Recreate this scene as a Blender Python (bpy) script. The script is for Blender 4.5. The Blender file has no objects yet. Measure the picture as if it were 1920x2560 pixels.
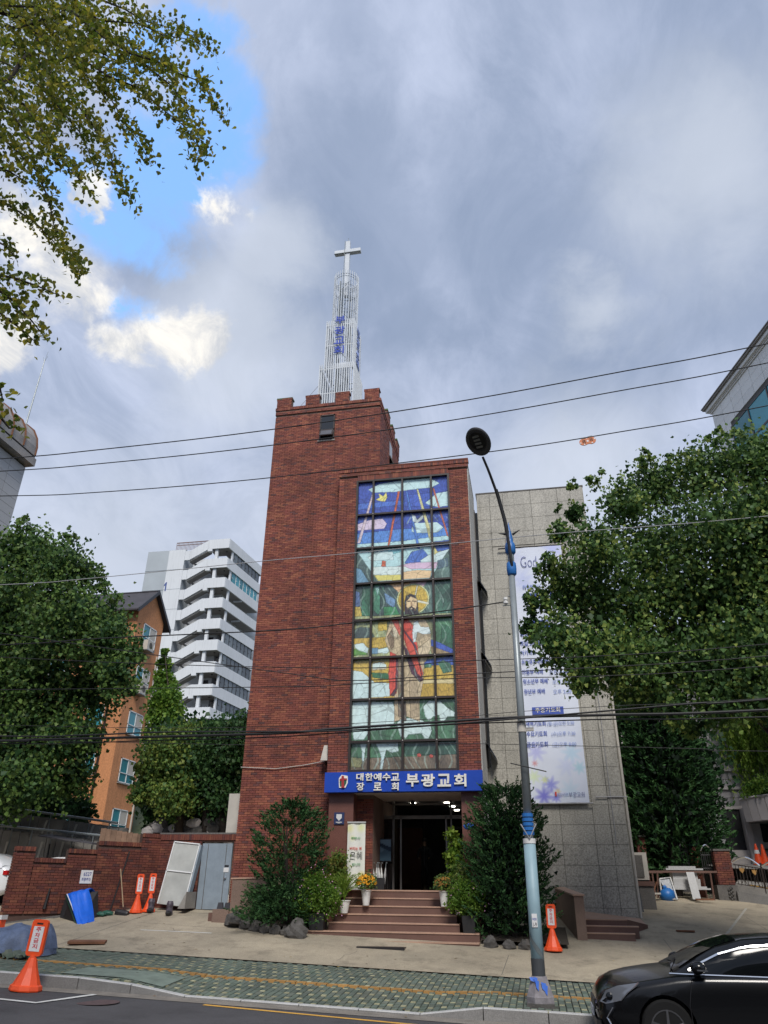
import bpy, math, random
import numpy as np
from mathutils import Matrix, Vector
random.seed(7); RS = np.random.RandomState(11)
SC = bpy.context.scene; COL = SC.collection
# ---------------------------------------------------------------- camera
FPX, PITCH, ROLL, YAW = 1822.0, math.radians(27.54), math.radians(0.65), math.radians(11)
cf = Vector((-math.sin(YAW)*math.cos(PITCH), math.cos(YAW)*math.cos(PITCH), math.sin(PITCH)))
cr0 = Vector((math.cos(YAW), math.sin(YAW), 0)); cu0 = cr0.cross(cf)
cr = cr0*math.cos(ROLL)+cu0*math.sin(ROLL); cu = cu0*math.cos(ROLL)-cr0*math.sin(ROLL)
cam = bpy.data.cameras.new('camera'); camo = bpy.data.objects.new('camera', cam); COL.objects.link(camo)
camo.matrix_world = Matrix(((cr.x, cu.x, -cf.x, 0), (cr.y, cu.y, -cf.y, 0), (cr.z, cu.z, -cf.z, 0), (0, 0, 0, 1)))
cam.sensor_fit = 'HORIZONTAL'; cam.sensor_width = 36; cam.lens = FPX/1920*36; cam.clip_end = 3000; cam.clip_start = 0.05
SC.camera = camo
def ray(px, py): return cf+cr*((px-960)/FPX)-cu*((py-1280)/FPX)
def at(px, py, y): d = ray(px, py); return d*(y/d.y)
# ---------------------------------------------------------------- light
SUN_EL, SUN_AZ = math.radians(46), math.radians(163)     # azimuth clockwise from +Y
SUNDIR = Vector((math.sin(SUN_AZ)*math.cos(SUN_EL), math.cos(SUN_AZ)*math.cos(SUN_EL), math.sin(SUN_EL)))
sl = bpy.data.lights.new('sun', 'SUN'); sl.energy = 2.2; sl.angle = math.radians(18); sl.color = (1, .95, .88)
so = bpy.data.objects.new('sun', sl); COL.objects.link(so)
so.rotation_euler = SUNDIR.to_track_quat('Z', 'Y').to_euler(); so.location = (0, 0, 60)
SC.view_settings.view_transform = 'Standard'; SC.view_settings.look = 'None'
SC.view_settings.gamma = 1; SC.view_settings.use_curve_mapping = False
SC.view_settings.exposure = 0.48
CLOUD_GAIN = 0.78
W = bpy.data.worlds.new('World'); SC.world = W; W.use_nodes = True
def build_sky():
    nt = W.node_tree; N = nt.nodes; L = nt.links; N.clear()
    def n(t, **k):
        o = N.new(t)
        for a, b in k.items(): setattr(o, a, b)
        return o
    def mth(op, a, b=None, c=None, clamp=False):
        o = n('ShaderNodeMath', operation=op, use_clamp=clamp)
        for i, v in enumerate((a, b, c)):
            if v is None: continue
            if isinstance(v, (int, float)): o.inputs[i].default_value = v
            else: L.new(v, o.inputs[i])
        return o.outputs[0]
    def vm(op, a, b=None, s=None):
        o = n('ShaderNodeVectorMath', operation=op)
        for i, v in enumerate((a, b)):
            if v is None: continue
            if isinstance(v, (tuple, Vector)): o.inputs[i].default_value = tuple(v)
            else: L.new(v, o.inputs[i])
        if s is not None:
            if isinstance(s, (int, float)): o.inputs['Scale'].default_value = s
            else: L.new(s, o.inputs['Scale'])
        return o.outputs['Value'] if op in ('DOT_PRODUCT', 'LENGTH', 'DISTANCE') else o.outputs['Vector']
    def noise(vec, sc, det=6, rough=.55, dist=0.0, col=False):
        o = n('ShaderNodeTexNoise'); o.inputs['Scale'].default_value = sc; o.inputs['Detail'].default_value = det
        o.inputs['Roughness'].default_value = rough; o.inputs['Distortion'].default_value = dist
        L.new(vec, o.inputs['Vector']); return o.outputs['Color'] if col else o.outputs['Fac']
    def ss(v, a, b):
        o = n('ShaderNodeMapRange', interpolation_type='SMOOTHSTEP'); L.new(v, o.inputs[0])
        o.inputs[1].default_value = a; o.inputs[2].default_value = b; return o.outputs[0]
    def mixc(f, a, b):
        o = n('ShaderNodeMix', data_type='RGBA')
        if isinstance(f, (int, float)): o.inputs[0].default_value = f
        else: L.new(f, o.inputs[0])
        for i, v in ((6, a), (7, b)):
            if isinstance(v, tuple): o.inputs[i].default_value = (*v, 1)
            else: L.new(v, o.inputs[i])
        return o.outputs[2]
    tc = n('ShaderNodeTexCoord'); d = vm('NORMALIZE', tc.outputs['Generated'])
    wn = vm('SCALE', vm('SUBTRACT', noise(d, 5.5, 7, .6, col=True), (.5, .5, .5)), s=.07)
    dw = vm('NORMALIZE', vm('ADD', d, wn))
    nf = noise(d, 8.5, 10, .62, .3); nfo = mth('MULTIPLY', mth('SUBTRACT', nf, .5), .17)
    def blobs(lst, edge=.6):
        acc = None
        for px, py, r in lst:
            v = ray(px, py).normalized(); dist = mth('ADD', vm('DISTANCE', dw, v), nfo)
            m = mth('SUBTRACT', 1, ss(dist, r*(1-edge), r*(1+edge)))
            acc = m if acc is None else mth('MAXIMUM', acc, m)
        return acc
    # cloud deck shading
    sep = n('ShaderNodeSeparateXYZ'); L.new(d, sep.inputs[0])
    inv = mth('DIVIDE', 1.0, mth('ADD', mth('MAXIMUM', sep.outputs[2], 0), .32))
    pl = vm('SCALE', d, s=inv)
    rot = n('ShaderNodeMapping'); rot.inputs['Rotation'].default_value = (0, 0, .75); rot.inputs['Scale'].default_value = (1, .6, 1)
    L.new(pl, rot.inputs[0])
    a = ss(noise(rot.outputs[0], 2.4, 9, .56, .35), .36, .66)
    b = ss(noise(rot.outputs[0], 7.5, 10, .64, .8), .36, .64)
    shade = mth('ADD', mth('MULTIPLY', a, .62), mth('MULTIPLY', b, .38))
    cloud = mixc(shade, (.300, .370, .520), (.560, .630, .810))
    dark = blobs([(950, 620, .11), (1230, 560, .12), (1500, 620, .12), (1880, 640, .13), (400, 640, .06), (860, 420, .10), (700, 740, .07), (1500, 860, .10), (1800, 250, .1), (1050, 800, .07), (1650, 480, .07)], .62)
    cloud = mixc(mth('MULTIPLY', dark, .62), cloud, (.225, .295, .435))
    lite = blobs([(1450, 1190, .10), (260, 1480, .16), (580, 930, .10), (1500, 780, .05), (640, 640, .06), (1780, 420, .1), (560, 780, .08), (900, 1500, .2)], .9)
    cloud = mixc(mth('MULTIPLY', lite, .60), cloud, (.66, .71, .80))
    hol = blobs([(520, 90, .035), (530, 220, .050), (490, 330, .058), (430, 420, .055), (380, 490, .055), (330, 560, .046), (250, 590, .04), (305, 775, .030), (170, 500, .035), (380, 120, .03)], .50)
    brt = blobs([(60, 620, .035), (120, 650, .042), (190, 700, .045), (240, 745, .034), (290, 850, .030), (350, 845, .035), (410, 855, .032), (470, 830, .022), (525, 500, .022), (252, 510, .016), (250, 560, .014), (20, 590, .03), (30, 830, .03)], .5)
    hn = ss(noise(d, 13, 9, .66, .5), .34, .66)
    brtc = mixc(hn, (.56, .59, .65), (1.0, .965, .90))
    sky = n('ShaderNodeTexSky', sky_type='NISHITA', sun_disc=False, sun_elevation=SUN_EL, sun_rotation=SUN_AZ)
    sky.air_density = 1.6
    bgs = n('ShaderNodeBackground'); L.new(sky.outputs[0], bgs.inputs[0]); bgs.inputs[1].default_value = .15
    bgb = n('ShaderNodeBackground'); bgb.inputs[0].default_value = (.10, .36, .92, 1); bgb.inputs[1].default_value = CLOUD_GAIN*.5
    add = n('ShaderNodeAddShader'); L.new(bgs.outputs[0], add.inputs[0]); L.new(bgb.outputs[0], add.inputs[1])
    c2 = mixc(brt, cloud, brtc)
    bgc = n('ShaderNodeBackground'); L.new(c2, bgc.inputs[0]); bgc.inputs[1].default_value = CLOUD_GAIN
    wisp = ss(noise(d, 7, 8, .6, .5), .42, .75)
    holf = mth('MULTIPLY', hol, mth('SUBTRACT', 1, mth('MULTIPLY', wisp, .55)), clamp=True)
    holf = mth('MULTIPLY', holf, mth('SUBTRACT', 1, mth('MULTIPLY', brt, .9)), clamp=True)
    hol2 = blobs([(308, 772, .022), (285, 765, .015), (235, 590, .014), (455, 470, .02)], .5)
    holf = mth('MAXIMUM', holf, hol2)
    mx = n('ShaderNodeMixShader'); L.new(holf, mx.inputs[0]); L.new(bgc.outputs[0], mx.inputs[1]); L.new(add.outputs[0], mx.inputs[2])
    out = n('ShaderNodeOutputWorld'); L.new(mx.outputs[0], out.inputs[0])
build_sky()
# ---------------------------------------------------------------- materials
def srgb(r, g, b):
    f = lambda c: ((c/255+.055)/1.055)**2.4 if c > 10 else c/255/12.92
    return (f(r), f(g), f(b))
def M(name, col, rough=.75, metal=0, var=.12, scale=4, bump=0, bscale=40, isl=0, coat=0, emit=0, col2=None, attr=None, spec=.5, trans=0, speck=None, stain=0, streak=0):
    m = bpy.data.materials.new(name); m.use_nodes = True; nt = m.node_tree; N = nt.nodes; L = nt.links
    p = N['Principled BSDF']; p.inputs['Roughness'].default_value = rough; p.inputs['Metallic'].default_value = metal
    p.inputs['Specular IOR Level'].default_value = spec
    if coat: p.inputs['Coat Weight'].default_value = coat; p.inputs['Coat Roughness'].default_value = .04
    geo = N.new('ShaderNodeNewGeometry'); pos = geo.outputs['Position']
    def noi(s, det=5, rg=.6):
        o = N.new('ShaderNodeTexNoise'); L.new(pos, o.inputs['Vector']); o.inputs['Scale'].default_value = s
        o.inputs['Detail'].default_value = det; o.inputs['Roughness'].default_value = rg; return o.outputs['Fac']
    def mr(v, a, b, lo, hi):
        o = N.new('ShaderNodeMapRange'); L.new(v, o.inputs[0])
        for i, x in enumerate((a, b, lo, hi)): o.inputs[i+1].default_value = x
        return o.outputs[0]
    def mix(f, a, b, bt='MIX'):
        o = N.new('ShaderNodeMix'); o.data_type = 'RGBA'; o.blend_type = bt
        if isinstance(f, float): o.inputs[0].default_value = f
        else: L.new(f, o.inputs[0])
        for i, v in ((6, a), (7, b)):
            if isinstance(v, tuple): o.inputs[i].default_value = (*v[:3], 1)
            else: L.new(v, o.inputs[i])
        return o.outputs[2]
    if attr:
        a = N.new('ShaderNodeAttribute'); a.attribute_name = attr; base = a.outputs['Color']
    elif col2 is not None:
        base = mix(mr(noi(scale*.6, 6, .65), .38, .62, 0, 1), col, col2)
    else:
        rgb = N.new('ShaderNodeRGB'); rgb.outputs[0].default_value = (*col, 1); base = rgb.outputs[0]
    if isl:
        oi = N.new('ShaderNodeObjectInfo'); ad = N.new('ShaderNodeMath'); ad.operation = 'ADD'
        L.new(oi.outputs['Random'], ad.inputs[0]); L.new(geo.outputs['Random Per Island'], ad.inputs[1])
        fr = N.new('ShaderNodeMath'); fr.operation = 'FRACT'; L.new(ad.outputs[0], fr.inputs[0]); rnd = fr.outputs[0]
        if isinstance(isl, list):
            cr_ = N.new('ShaderNodeValToRGB'); e = cr_.color_ramp.elements
            e[0].position = 0; e[0].color = (*isl[0], 1); e[1].position = 1; e[1].color = (*isl[-1], 1)
            for i, c in enumerate(isl[1:-1]):
                q = e.new((i+1)/(len(isl)-1)); q.color = (*c, 1)
            L.new(rnd, cr_.inputs[0]); base = cr_.outputs[0]
        else:
            hv = N.new('ShaderNodeHueSaturation'); L.new(base, hv.inputs['Color']); L.new(mr(rnd, 0, 1, 1-isl, 1+isl), hv.inputs['Value']); base = hv.outputs[0]
    if var:
        hv = N.new('ShaderNodeHueSaturation'); L.new(base, hv.inputs['Color'])
        L.new(mr(noi(scale), .3, .7, 1-var, 1+var), hv.inputs['Value']); base = hv.outputs[0]
    if speck:
        s, amt = speck
        hv = N.new('ShaderNodeHueSaturation'); L.new(base, hv.inputs['Color'])
        L.new(mr(noi(s, 2, .8), .35, .65, 1-amt, 1+amt), hv.inputs['Value']); base = hv.outputs[0]
    for amt, vec_s, sc in ((stain, (1, 1, 1), 1.7), (streak, (5, 5, .35), 1.0)):
        if amt:
            mp_ = N.new('ShaderNodeMapping'); mp_.inputs['Scale'].default_value = vec_s; L.new(pos, mp_.inputs[0]); o = N.new('ShaderNodeTexNoise'); L.new(mp_.outputs[0], o.inputs['Vector'])
            o.inputs['Scale'].default_value = sc; o.inputs['Detail'].default_value = 9; o.inputs['Roughness'].default_value = .72
            hv = N.new('ShaderNodeHueSaturation'); L.new(base, hv.inputs['Color']); L.new(mr(o.outputs['Fac'], .50, .68, 1.06, 1-amt), hv.inputs['Value']); base = hv.outputs[0]
    L.new(base, p.inputs['Base Color'])
    if bump:
        b = N.new('ShaderNodeBump'); b.inputs['Strength'].default_value = bump; b.inputs['Distance'].default_value = .02
        L.new(noi(bscale, 6, .7), b.inputs['Height']); L.new(b.outputs[0], p.inputs['Normal'])
    if emit:
        p.inputs['Emission Color'].default_value = (*col, 1); p.inputs['Emission Strength'].default_value = emit
    if trans:
        tr = N.new('ShaderNodeBsdfTranslucent'); L.new(base, tr.inputs[0]); mx = N.new('ShaderNodeMixShader'); mx.inputs[0].default_value = trans
        L.new(p.outputs[0], mx.inputs[1]); L.new(tr.outputs[0], mx.inputs[2]); L.new(mx.outputs[0], N['Material Output'].inputs[0])
    return m
def glassmat(name, tint=(.85, .9, .9), rough=.02, alpha=.75):
    m = bpy.data.materials.new(name); m.use_nodes = True; nt = m.node_tree; N = nt.nodes; L = nt.links; N.clear()
    t = N.new('ShaderNodeBsdfTransparent'); t.inputs[0].default_value = (*tint, 1)
    g = N.new('ShaderNodeBsdfGlossy'); g.inputs['Roughness'].default_value = rough
    f = N.new('ShaderNodeFresnel'); f.inputs[0].default_value = 1.22; mx = N.new('ShaderNodeMixShader')
    L.new(f.outputs[0], mx.inputs[0]); L.new(t.outputs[0], mx.inputs[1]); L.new(g.outputs[0], mx.inputs[2])
    o = N.new('ShaderNodeOutputMaterial'); L.new(mx.outputs[0], o.inputs[0]); return m
BR = [(a_*.88+.006, b_*.90+.006, c_*.95+.006) for a_, b_, c_ in [(.155, .038, .026), (.20, .050, .030), (.255, .070, .038), (.175, .042, .030), (.235, .062, .036), (.31, .105, .052), (.20, .046, .032), (.105, .040, .036), (.225, .058, .034), (.28, .085, .045), (.165, .040, .030)]]
m_brick = M('brick_clay', (.2, .05, .03), .8, isl=BR, var=.22, scale=.9, bump=.25, bscale=60, stain=.30, streak=.30)
BD = [tuple(c*.66 for c in x) for x in BR]
m_brickdark = M('brick_clay_dark', (.2, .05, .03), .85, isl=BD, var=.25, scale=2.2, bump=.25, bscale=60, stain=.3)
m_mortar = M('mortar', (.20, .135, .105), .95, var=.2, scale=1.5)
m_mortard = M('mortar_dark', (.085, .05, .04), .95, var=.2, scale=1.5)
m_granite = M('granite_panel', (.33, .315, .275), .6, var=.14, scale=.8, isl=.04, speck=(24, .30), bump=.05, streak=.20, stain=.12)
m_groove = M('groove', (.10, .096, .088), .9)
m_redgran = M('red_granite', (.165, .070, .055), .4, var=.15, scale=1.5, speck=(45, .3))
m_stucco = M('stucco_light', (.44, .44, .42), .85, var=.12, scale=1.2, streak=.3)
m_cream = M('cream_paint', (.5, .47, .42), .8, var=.08)
m_black = M('black_metal', (.018, .017, .018), .45, var=.1)
m_brownmetal = M('dark_brown_frame', (.035, .026, .022), .4, var=.15)
m_darkglass = M('dark_glass', (.012, .014, .016), .06, var=0, spec=.8)
m_interior = M('interior_dark', (.13, .125, .12), .8)
m_pane = M('film_pane', (.5, .5, .5), .16, attr='tone', var=.14, scale=9, spec=.6, coat=.25)
m_print = M('printed_fabric', (.5, .5, .5), .7, attr='tone', var=.03, scale=1.5)
m_white = M('white_paint', (.72, .73, .73), .5, var=.06)
m_spire = M('spire_white_metal', (.62, .66, .70), .4, var=.08)
m_blue = M('sign_blue', (.012, .062, .42), .35, var=.06)
m_bluel = M('letter_blue', (.02, .06, .42), .4)
m_lettw = M('letter_white', (.78, .76, .70), .5)
m_concrete = M('concrete', (.26, .245, .225), .9, var=.22, scale=1.6, bump=.25, speck=(50, .15))
m_concd = M('concrete_old', (.13, .122, .115), .95, var=.30, scale=1.3, bump=.3, speck=(30, .2))
m_yard = M('yard_concrete', (.37, .315, .23), .93, var=.16, scale=.55, bump=.25, bscale=60, col2=(.27, .235, .175), speck=(40, .18), stain=.34)
m_asphalt = M('asphalt', (.062, .060, .064), .95, var=.16, scale=.7, bump=.5, bscale=140, speck=(110, .40), stain=.22)
m_gutter = M('gutter_concrete', (.20, .18, .155), .95, var=.2, scale=3, speck=(70, .3), bump=.3, bscale=90)
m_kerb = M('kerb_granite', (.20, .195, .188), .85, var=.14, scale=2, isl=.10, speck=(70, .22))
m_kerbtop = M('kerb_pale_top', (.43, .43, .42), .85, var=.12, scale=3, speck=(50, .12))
m_paver = M('paver_green', (.105, .135, .105), .92, var=.26, scale=1.1, isl=[(.085, .115, .088), (.118, .150, .118), (.10, .128, .105), (.135, .150, .118), (.092, .118, .096)], bump=.3, bscale=80, stain=.3)
m_paverj = M('paver_joint', (.055, .06, .048), .95)
m_pavery = M('paver_yellow', (.30, .29, .18), .9, var=.25, scale=3, isl=.18)
m_tactile = M('tactile_orange', (.34, .185, .055), .85, var=.22, scale=2, isl=.10, bump=.3)
m_lineY = M('road_yellow', (.62, .34, .06), .8, var=.15, scale=6); m_lineW = M('road_white', (.58, .58, .55), .8, var=.14, scale=6)
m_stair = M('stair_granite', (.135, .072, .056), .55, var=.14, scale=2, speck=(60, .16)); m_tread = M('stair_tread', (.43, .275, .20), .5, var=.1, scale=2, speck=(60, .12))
m_planter = M('planter_granite', (.20, .135, .105), .7, var=.16, scale=1.5, speck=(50, .22))
m_orange = M('orange_plastic', (.80, .085, .018), .42, var=.08, scale=6)
m_whiteplate = M('white_plate', (.66, .66, .66), .6, var=.05); m_redtext = M('red_text', (.55, .03, .05), .6)
m_navytext = M('navy_text', (.05, .07, .26), .6); m_inkblue = M('ink_blue', (.055, .10, .42), .7); m_inkpale = M('ink_pale_blue', (.28, .36, .66), .7)
m_inkgreen = M('ink_green', (.06, .28, .10), .7); m_inkblack = M('ink_black', (.03, .03, .03), .7); m_inkred = M('ink_red', (.6, .06, .04), .7)
m_bark = M('bark', (.060, .045, .035), .95, var=.3, scale=6, bump=.8, bscale=25)
m_barkd = M('bark_dark', (.03, .023, .019), .95, var=.3, scale=6, bump=.8, bscale=25)
m_leaf = M('leaves', (.05, .09, .02), .55, attr='tone', var=.0, trans=.30, spec=.3)
m_leafback = M('leaves_backlit', (.05, .09, .02), .5, attr='tone', var=.0, trans=.5, spec=.3)
m_leafg = M('ginkgo_leaf', (.075, .095, .014), .5, isl=[(.07, .11, .016), (.13, .17, .02), (.24, .24, .028), (.09, .13, .02), (.38, .32, .035), (.08, .125, .03)], var=.1, trans=.62, spec=.3)
m_needle = M('needles', (.02, .05, .02), .7, attr='tone', var=.0, trans=.08, spec=.2)
m_carblk = M('car_paint_black', (.004, .0043, .005), .22, var=0, coat=.22, spec=.3); m_carwht = M('car_paint_white', (.72, .73, .74), .2, var=0, coat=.8)
m_carglass = M('car_glass', (.004, .005, .006), .05, var=0, spec=.35); m_chrome = M('chrome', (.72, .73, .75), .14, metal=1, var=0)
m_tyre = M('tyre_rubber', (.012, .012, .012), .85, spec=.15); m_rim = M('rim_alloy', (.22, .22, .23), .3, metal=.9, var=0)
m_lampglass = M('lamp_lens', (.12, .13, .15), .06, var=0, spec=.9); m_redlens = M('red_lens', (.45, .01, .01), .15, var=0)
m_pole = M('pole_grey', (.25, .28, .29), .4, metal=.3, var=.1); m_poleblue = M('pole_pale_blue', (.25, .37, .42), .5, var=.10, scale=3)
m_blueplastic = M('blue_plastic', (.02, .14, .42), .4); m_lamphead = M('lamp_head', (.045, .045, .048), .5)
m_footing = M('lamp_footing', (.23, .215, .23), .9, var=.25, scale=8, bump=.5); m_bluepaint = M('blue_paint_flake', (.03, .13, .55), .6)
m_wire = M('cable_black', (.012, .012, .013), .6); m_wirepale = M('cable_pale', (.35, .35, .36), .6)
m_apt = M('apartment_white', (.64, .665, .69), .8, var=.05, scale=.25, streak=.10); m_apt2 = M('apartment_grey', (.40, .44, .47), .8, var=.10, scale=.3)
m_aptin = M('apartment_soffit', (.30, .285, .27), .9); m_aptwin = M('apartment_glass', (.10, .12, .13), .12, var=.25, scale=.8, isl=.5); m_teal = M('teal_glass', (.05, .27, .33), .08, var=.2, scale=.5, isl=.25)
m_obrick = M('orange_brick', (.53, .235, .105), .85, var=.12, scale=.6, speck=(9, .14), streak=.15); m_roofd = M('dark_roof', (.055, .052, .06), .8, var=.2, scale=2)
m_panelg = M('grey_cladding', (.42, .42, .42), .6, var=.05, scale=.3, isl=.06, speck=(20, .06)); m_panelw = M('pale_cladding', (.74, .74, .71), .5, var=.05, scale=.3, isl=.05)
m_roofmet = M('rusty_sheet_roof', (.24, .235, .23), .5, var=.3, scale=1, col2=(.30, .27, .24)); m_rust = M('rust', (.17, .075, .04), .85, var=.3, scale=5)
m_steeld = M('door_grey', (.24, .29, .34), .45, var=.10, scale=2, speck=(5, .06)); m_panelm = M('board_pale', (.40, .41, .39), .5, var=.16, scale=2.2)
m_tarpb = M('tarp_blue', (.008, .115, .62), .38, var=.10, scale=5); m_tarpg = M('tarp_greyblue', (.085, .115, .19), .6, var=.3, scale=4, speck=(60, .12), bump=1.0, bscale=5, stain=.3); m_green = M('green_cloth', (.02, .10, .07), .6)
m_soil = M('soil', (.045, .035, .025), 1, bump=.6); m_rock = M('rock', (.085, .08, .075), .9, var=.35, scale=7, bump=.8, bscale=18)
m_stonew = M('stone_facing', (.34, .325, .33), .85, var=.2, scale=1, isl=.16); m_stonel = M('stone_light', (.50, .46, .44), .8, var=.12, scale=1)
m_hill = M('hill_ground', (.05, .065, .03), 1, var=.3, scale=.2)
m_potw = M('pot_white', (.66, .66, .64), .45); m_potb = M('pot_black', (.02, .02, .022), .5)
m_yellow = M('flower_yellow', (.75, .37, .02), .7, isl=.3); m_bronze = M('flower_bronze', (.33, .17, .035), .8, isl=.3); m_pink = M('flower_pink', (.62, .32, .50), .6)
m_lightdisc = M('downlight', (1, .93, .80), emit=7)
m_skin = M('skin', (.36, .22, .16), .6); m_cloth = M('dark_clothes', (.035, .035, .04), .85)
m_glass = glassmat('clear_glass', (.62, .66, .66)); m_shelf = M('shelf_brown', (.16, .05, .03), .7)
# ---------------------------------------------------------------- mesh helpers
class MB:
    def __init__(s, X=None): s.v = []; s.f = []; s.X = X
    def add(s, vs, fs):
        o = len(s.v)
        s.v += [tuple(s.X @ Vector(p)) for p in vs] if s.X else [tuple(p) for p in vs]
        s.f += [tuple(i+o for i in f) for f in fs]; return s
    def box(s, x0, x1, y0, y1, z0, z1):
        return s.add([(x0, y0, z0), (x1, y0, z0), (x1, y1, z0), (x0, y1, z0), (x0, y0, z1), (x1, y0, z1), (x1, y1, z1), (x0, y1, z1)],
                     [(3, 2, 1, 0), (4, 5, 6, 7), (0, 1, 5, 4), (1, 2, 6, 5), (2, 3, 7, 6), (3, 0, 4, 7)])
    def hexa(s, lo, hi):   # 4 lower pts, 4 upper pts
        return s.add(list(lo)+list(hi), [(3, 2, 1, 0), (4, 5, 6, 7), (0, 1, 5, 4), (1, 2, 6, 5), (2, 3, 7, 6), (3, 0, 4, 7)])
    def prism(s, pts, a, b, axis='y'):   # pts 2-D in the other two axes, extruded a..b
        n = len(pts)
        mp = {'y': lambda p, t: (p[0], t, p[1]), 'x': lambda p, t: (t, p[0], p[1]), 'z': lambda p, t: (p[0], p[1], t)}[axis]
        vs = [mp(p, a) for p in pts]+[mp(p, b) for p in pts]
        return s.add(vs, [tuple(range(n)), tuple(range(2*n-1, n-1, -1))]+[(i, (i+1) % n, n+(i+1) % n, n+i)[::-1] for i in range(n)])
    def tube(s, pts, r, n=6, cap=True):
        pts = [Vector(p) for p in pts]; k = len(pts); rs = r if isinstance(r, (list, tuple)) else [r]*k
        vs = []; prev = None
        for i, p in enumerate(pts):
            t = (pts[min(i+1, k-1)]-pts[max(i-1, 0)]).normalized()
            if prev is None:
                a = Vector((0, 0, 1)) if abs(t.z) < .9 else Vector((1, 0, 0)); u = t.cross(a).normalized()
            else:
                u = (prev-t*prev.dot(t)).normalized()
            prev = u; w = t.cross(u)
            for j in range(n):
                an = 2*math.pi*j/n; vs.append(p+(u*math.cos(an)+w*math.sin(an))*rs[i])
        fs = [(i*n+j, i*n+(j+1) % n, (i+1)*n+(j+1) % n, (i+1)*n+j) for i in range(k-1) for j in range(n)]
        if cap: fs += [tuple(range(n-1, -1, -1)), tuple((k-1)*n+j for j in range(n))]
        return s.add(vs, fs)
    def lathe(s, prof, c=(0, 0, 0), n=16, axis='z', sx=1, sy=1):
        vs = []; k = len(prof)
        for r, z in prof:
            for j in range(n):
                a = 2*math.pi*(j+.5)/n; x, y = r*math.cos(a)*sx, r*math.sin(a)*sy
                q = (x, y, z) if axis == 'z' else ((z, x, y) if axis == 'x' else (x, z, y))
                vs.append((c[0]+q[0], c[1]+q[1], c[2]+q[2]))
        fs = [(i*n+j, i*n+(j+1) % n, (i+1)*n+(j+1) % n, (i+1)*n+j) for i in range(k-1) for j in range(n)]
        if prof[0][0] > 1e-6: fs.append(tuple(range(n-1, -1, -1)))
        if prof[-1][0] > 1e-6: fs.append(tuple((k-1)*n+j for j in range(n)))
        return s.add(vs, fs)
    def sph(s, c, r, n=10, m=7, sq=(1, 1, 1), jit=0):
        vs = []; 
        for i in range(m+1):
            th = math.pi*i/m
            for j in range(n):
                ph = 2*math.pi*j/n; k = r*(1+random.uniform(-jit, jit))
                vs.append((c[0]+k*sq[0]*math.sin(th)*math.cos(ph), c[1]+k*sq[1]*math.sin(th)*math.sin(ph), c[2]+k*sq[2]*math.cos(th)))
        return s.add(vs, [(i*n+j, (i+1)*n+j, (i+1)*n+(j+1) % n, i*n+(j+1) % n) for i in range(m) for j in range(n)])
    def grid(s, P):   # P[i][j] points
        a, b = len(P), len(P[0])
        return s.add([q for r in P for q in r], [(i*b+j, i*b+j+1, (i+1)*b+j+1, (i+1)*b+j) for i in range(a-1) for j in range(b-1)])
def link(o, parent=None, label=None, cat=None, group=None, kind=None):
    COL.objects.link(o)
    if parent is not None:
        o.parent = parent
        if parent.type == 'EMPTY': o.matrix_parent_inverse = Matrix.Translation(-Vector(parent.location))
    if label: o['label'] = label
    if cat: o['category'] = cat
    if group: o['group'] = group
    if kind: o['kind'] = kind
    return o
def obj(name, mb, mat, parent=None, smooth=False, **k):
    me = bpy.data.meshes.new(name); me.from_pydata(mb.v, [], mb.f); me.materials.append(mat)
    if smooth: me.polygons.foreach_set('use_smooth', [True]*len(me.polygons))
    return link(bpy.data.objects.new(name, me), parent, **k)
def thing(name, label, cat, loc=(0, 0, 0), group=None):
    e = bpy.data.objects.new(name, None); e.location = loc; e.empty_display_size = .2
    return link(e, None, label, cat, group)
def inst(name, me, parent, M4):
    o = bpy.data.objects.new(name, me); link(o, parent); o.matrix_basis = M4; return o
def dup(root, label=None, loc=None, rz=None):
    def cp(o, par):
        c = o.copy(); COL.objects.link(c)
        if par is not None: c.parent = par
        for ch in list(o.children): cp(ch, c)
        return c
    r = cp(root, None)
    if label: r['label'] = label
    if loc is not None: r.location = loc
    if rz is not None: r.rotation_euler = (0, 0, rz)
    return r
def fast(name, V, F, mat, tone=None, parent=None, **k):
    me = bpy.data.meshes.new(name); V = np.asarray(V, 'f'); F = np.asarray(F, 'i'); n = F.shape[1]
    me.vertices.add(len(V)); me.vertices.foreach_set('co', V.ravel())
    me.loops.add(F.size); me.loops.foreach_set('vertex_index', F.ravel())
    me.polygons.add(len(F)); me.polygons.foreach_set('loop_start', np.arange(0, F.size, n, dtype='i'))
    me.update(calc_edges=True); me.materials.append(mat)
    if tone is not None:
        a = me.attributes.new('tone', 'FLOAT_COLOR', 'POINT'); T = np.ones((len(V), 4), 'f'); T[:, :3] = tone; a.data.foreach_set('color', T.ravel())
    return link(bpy.data.objects.new(name, me), parent, **k)
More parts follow.
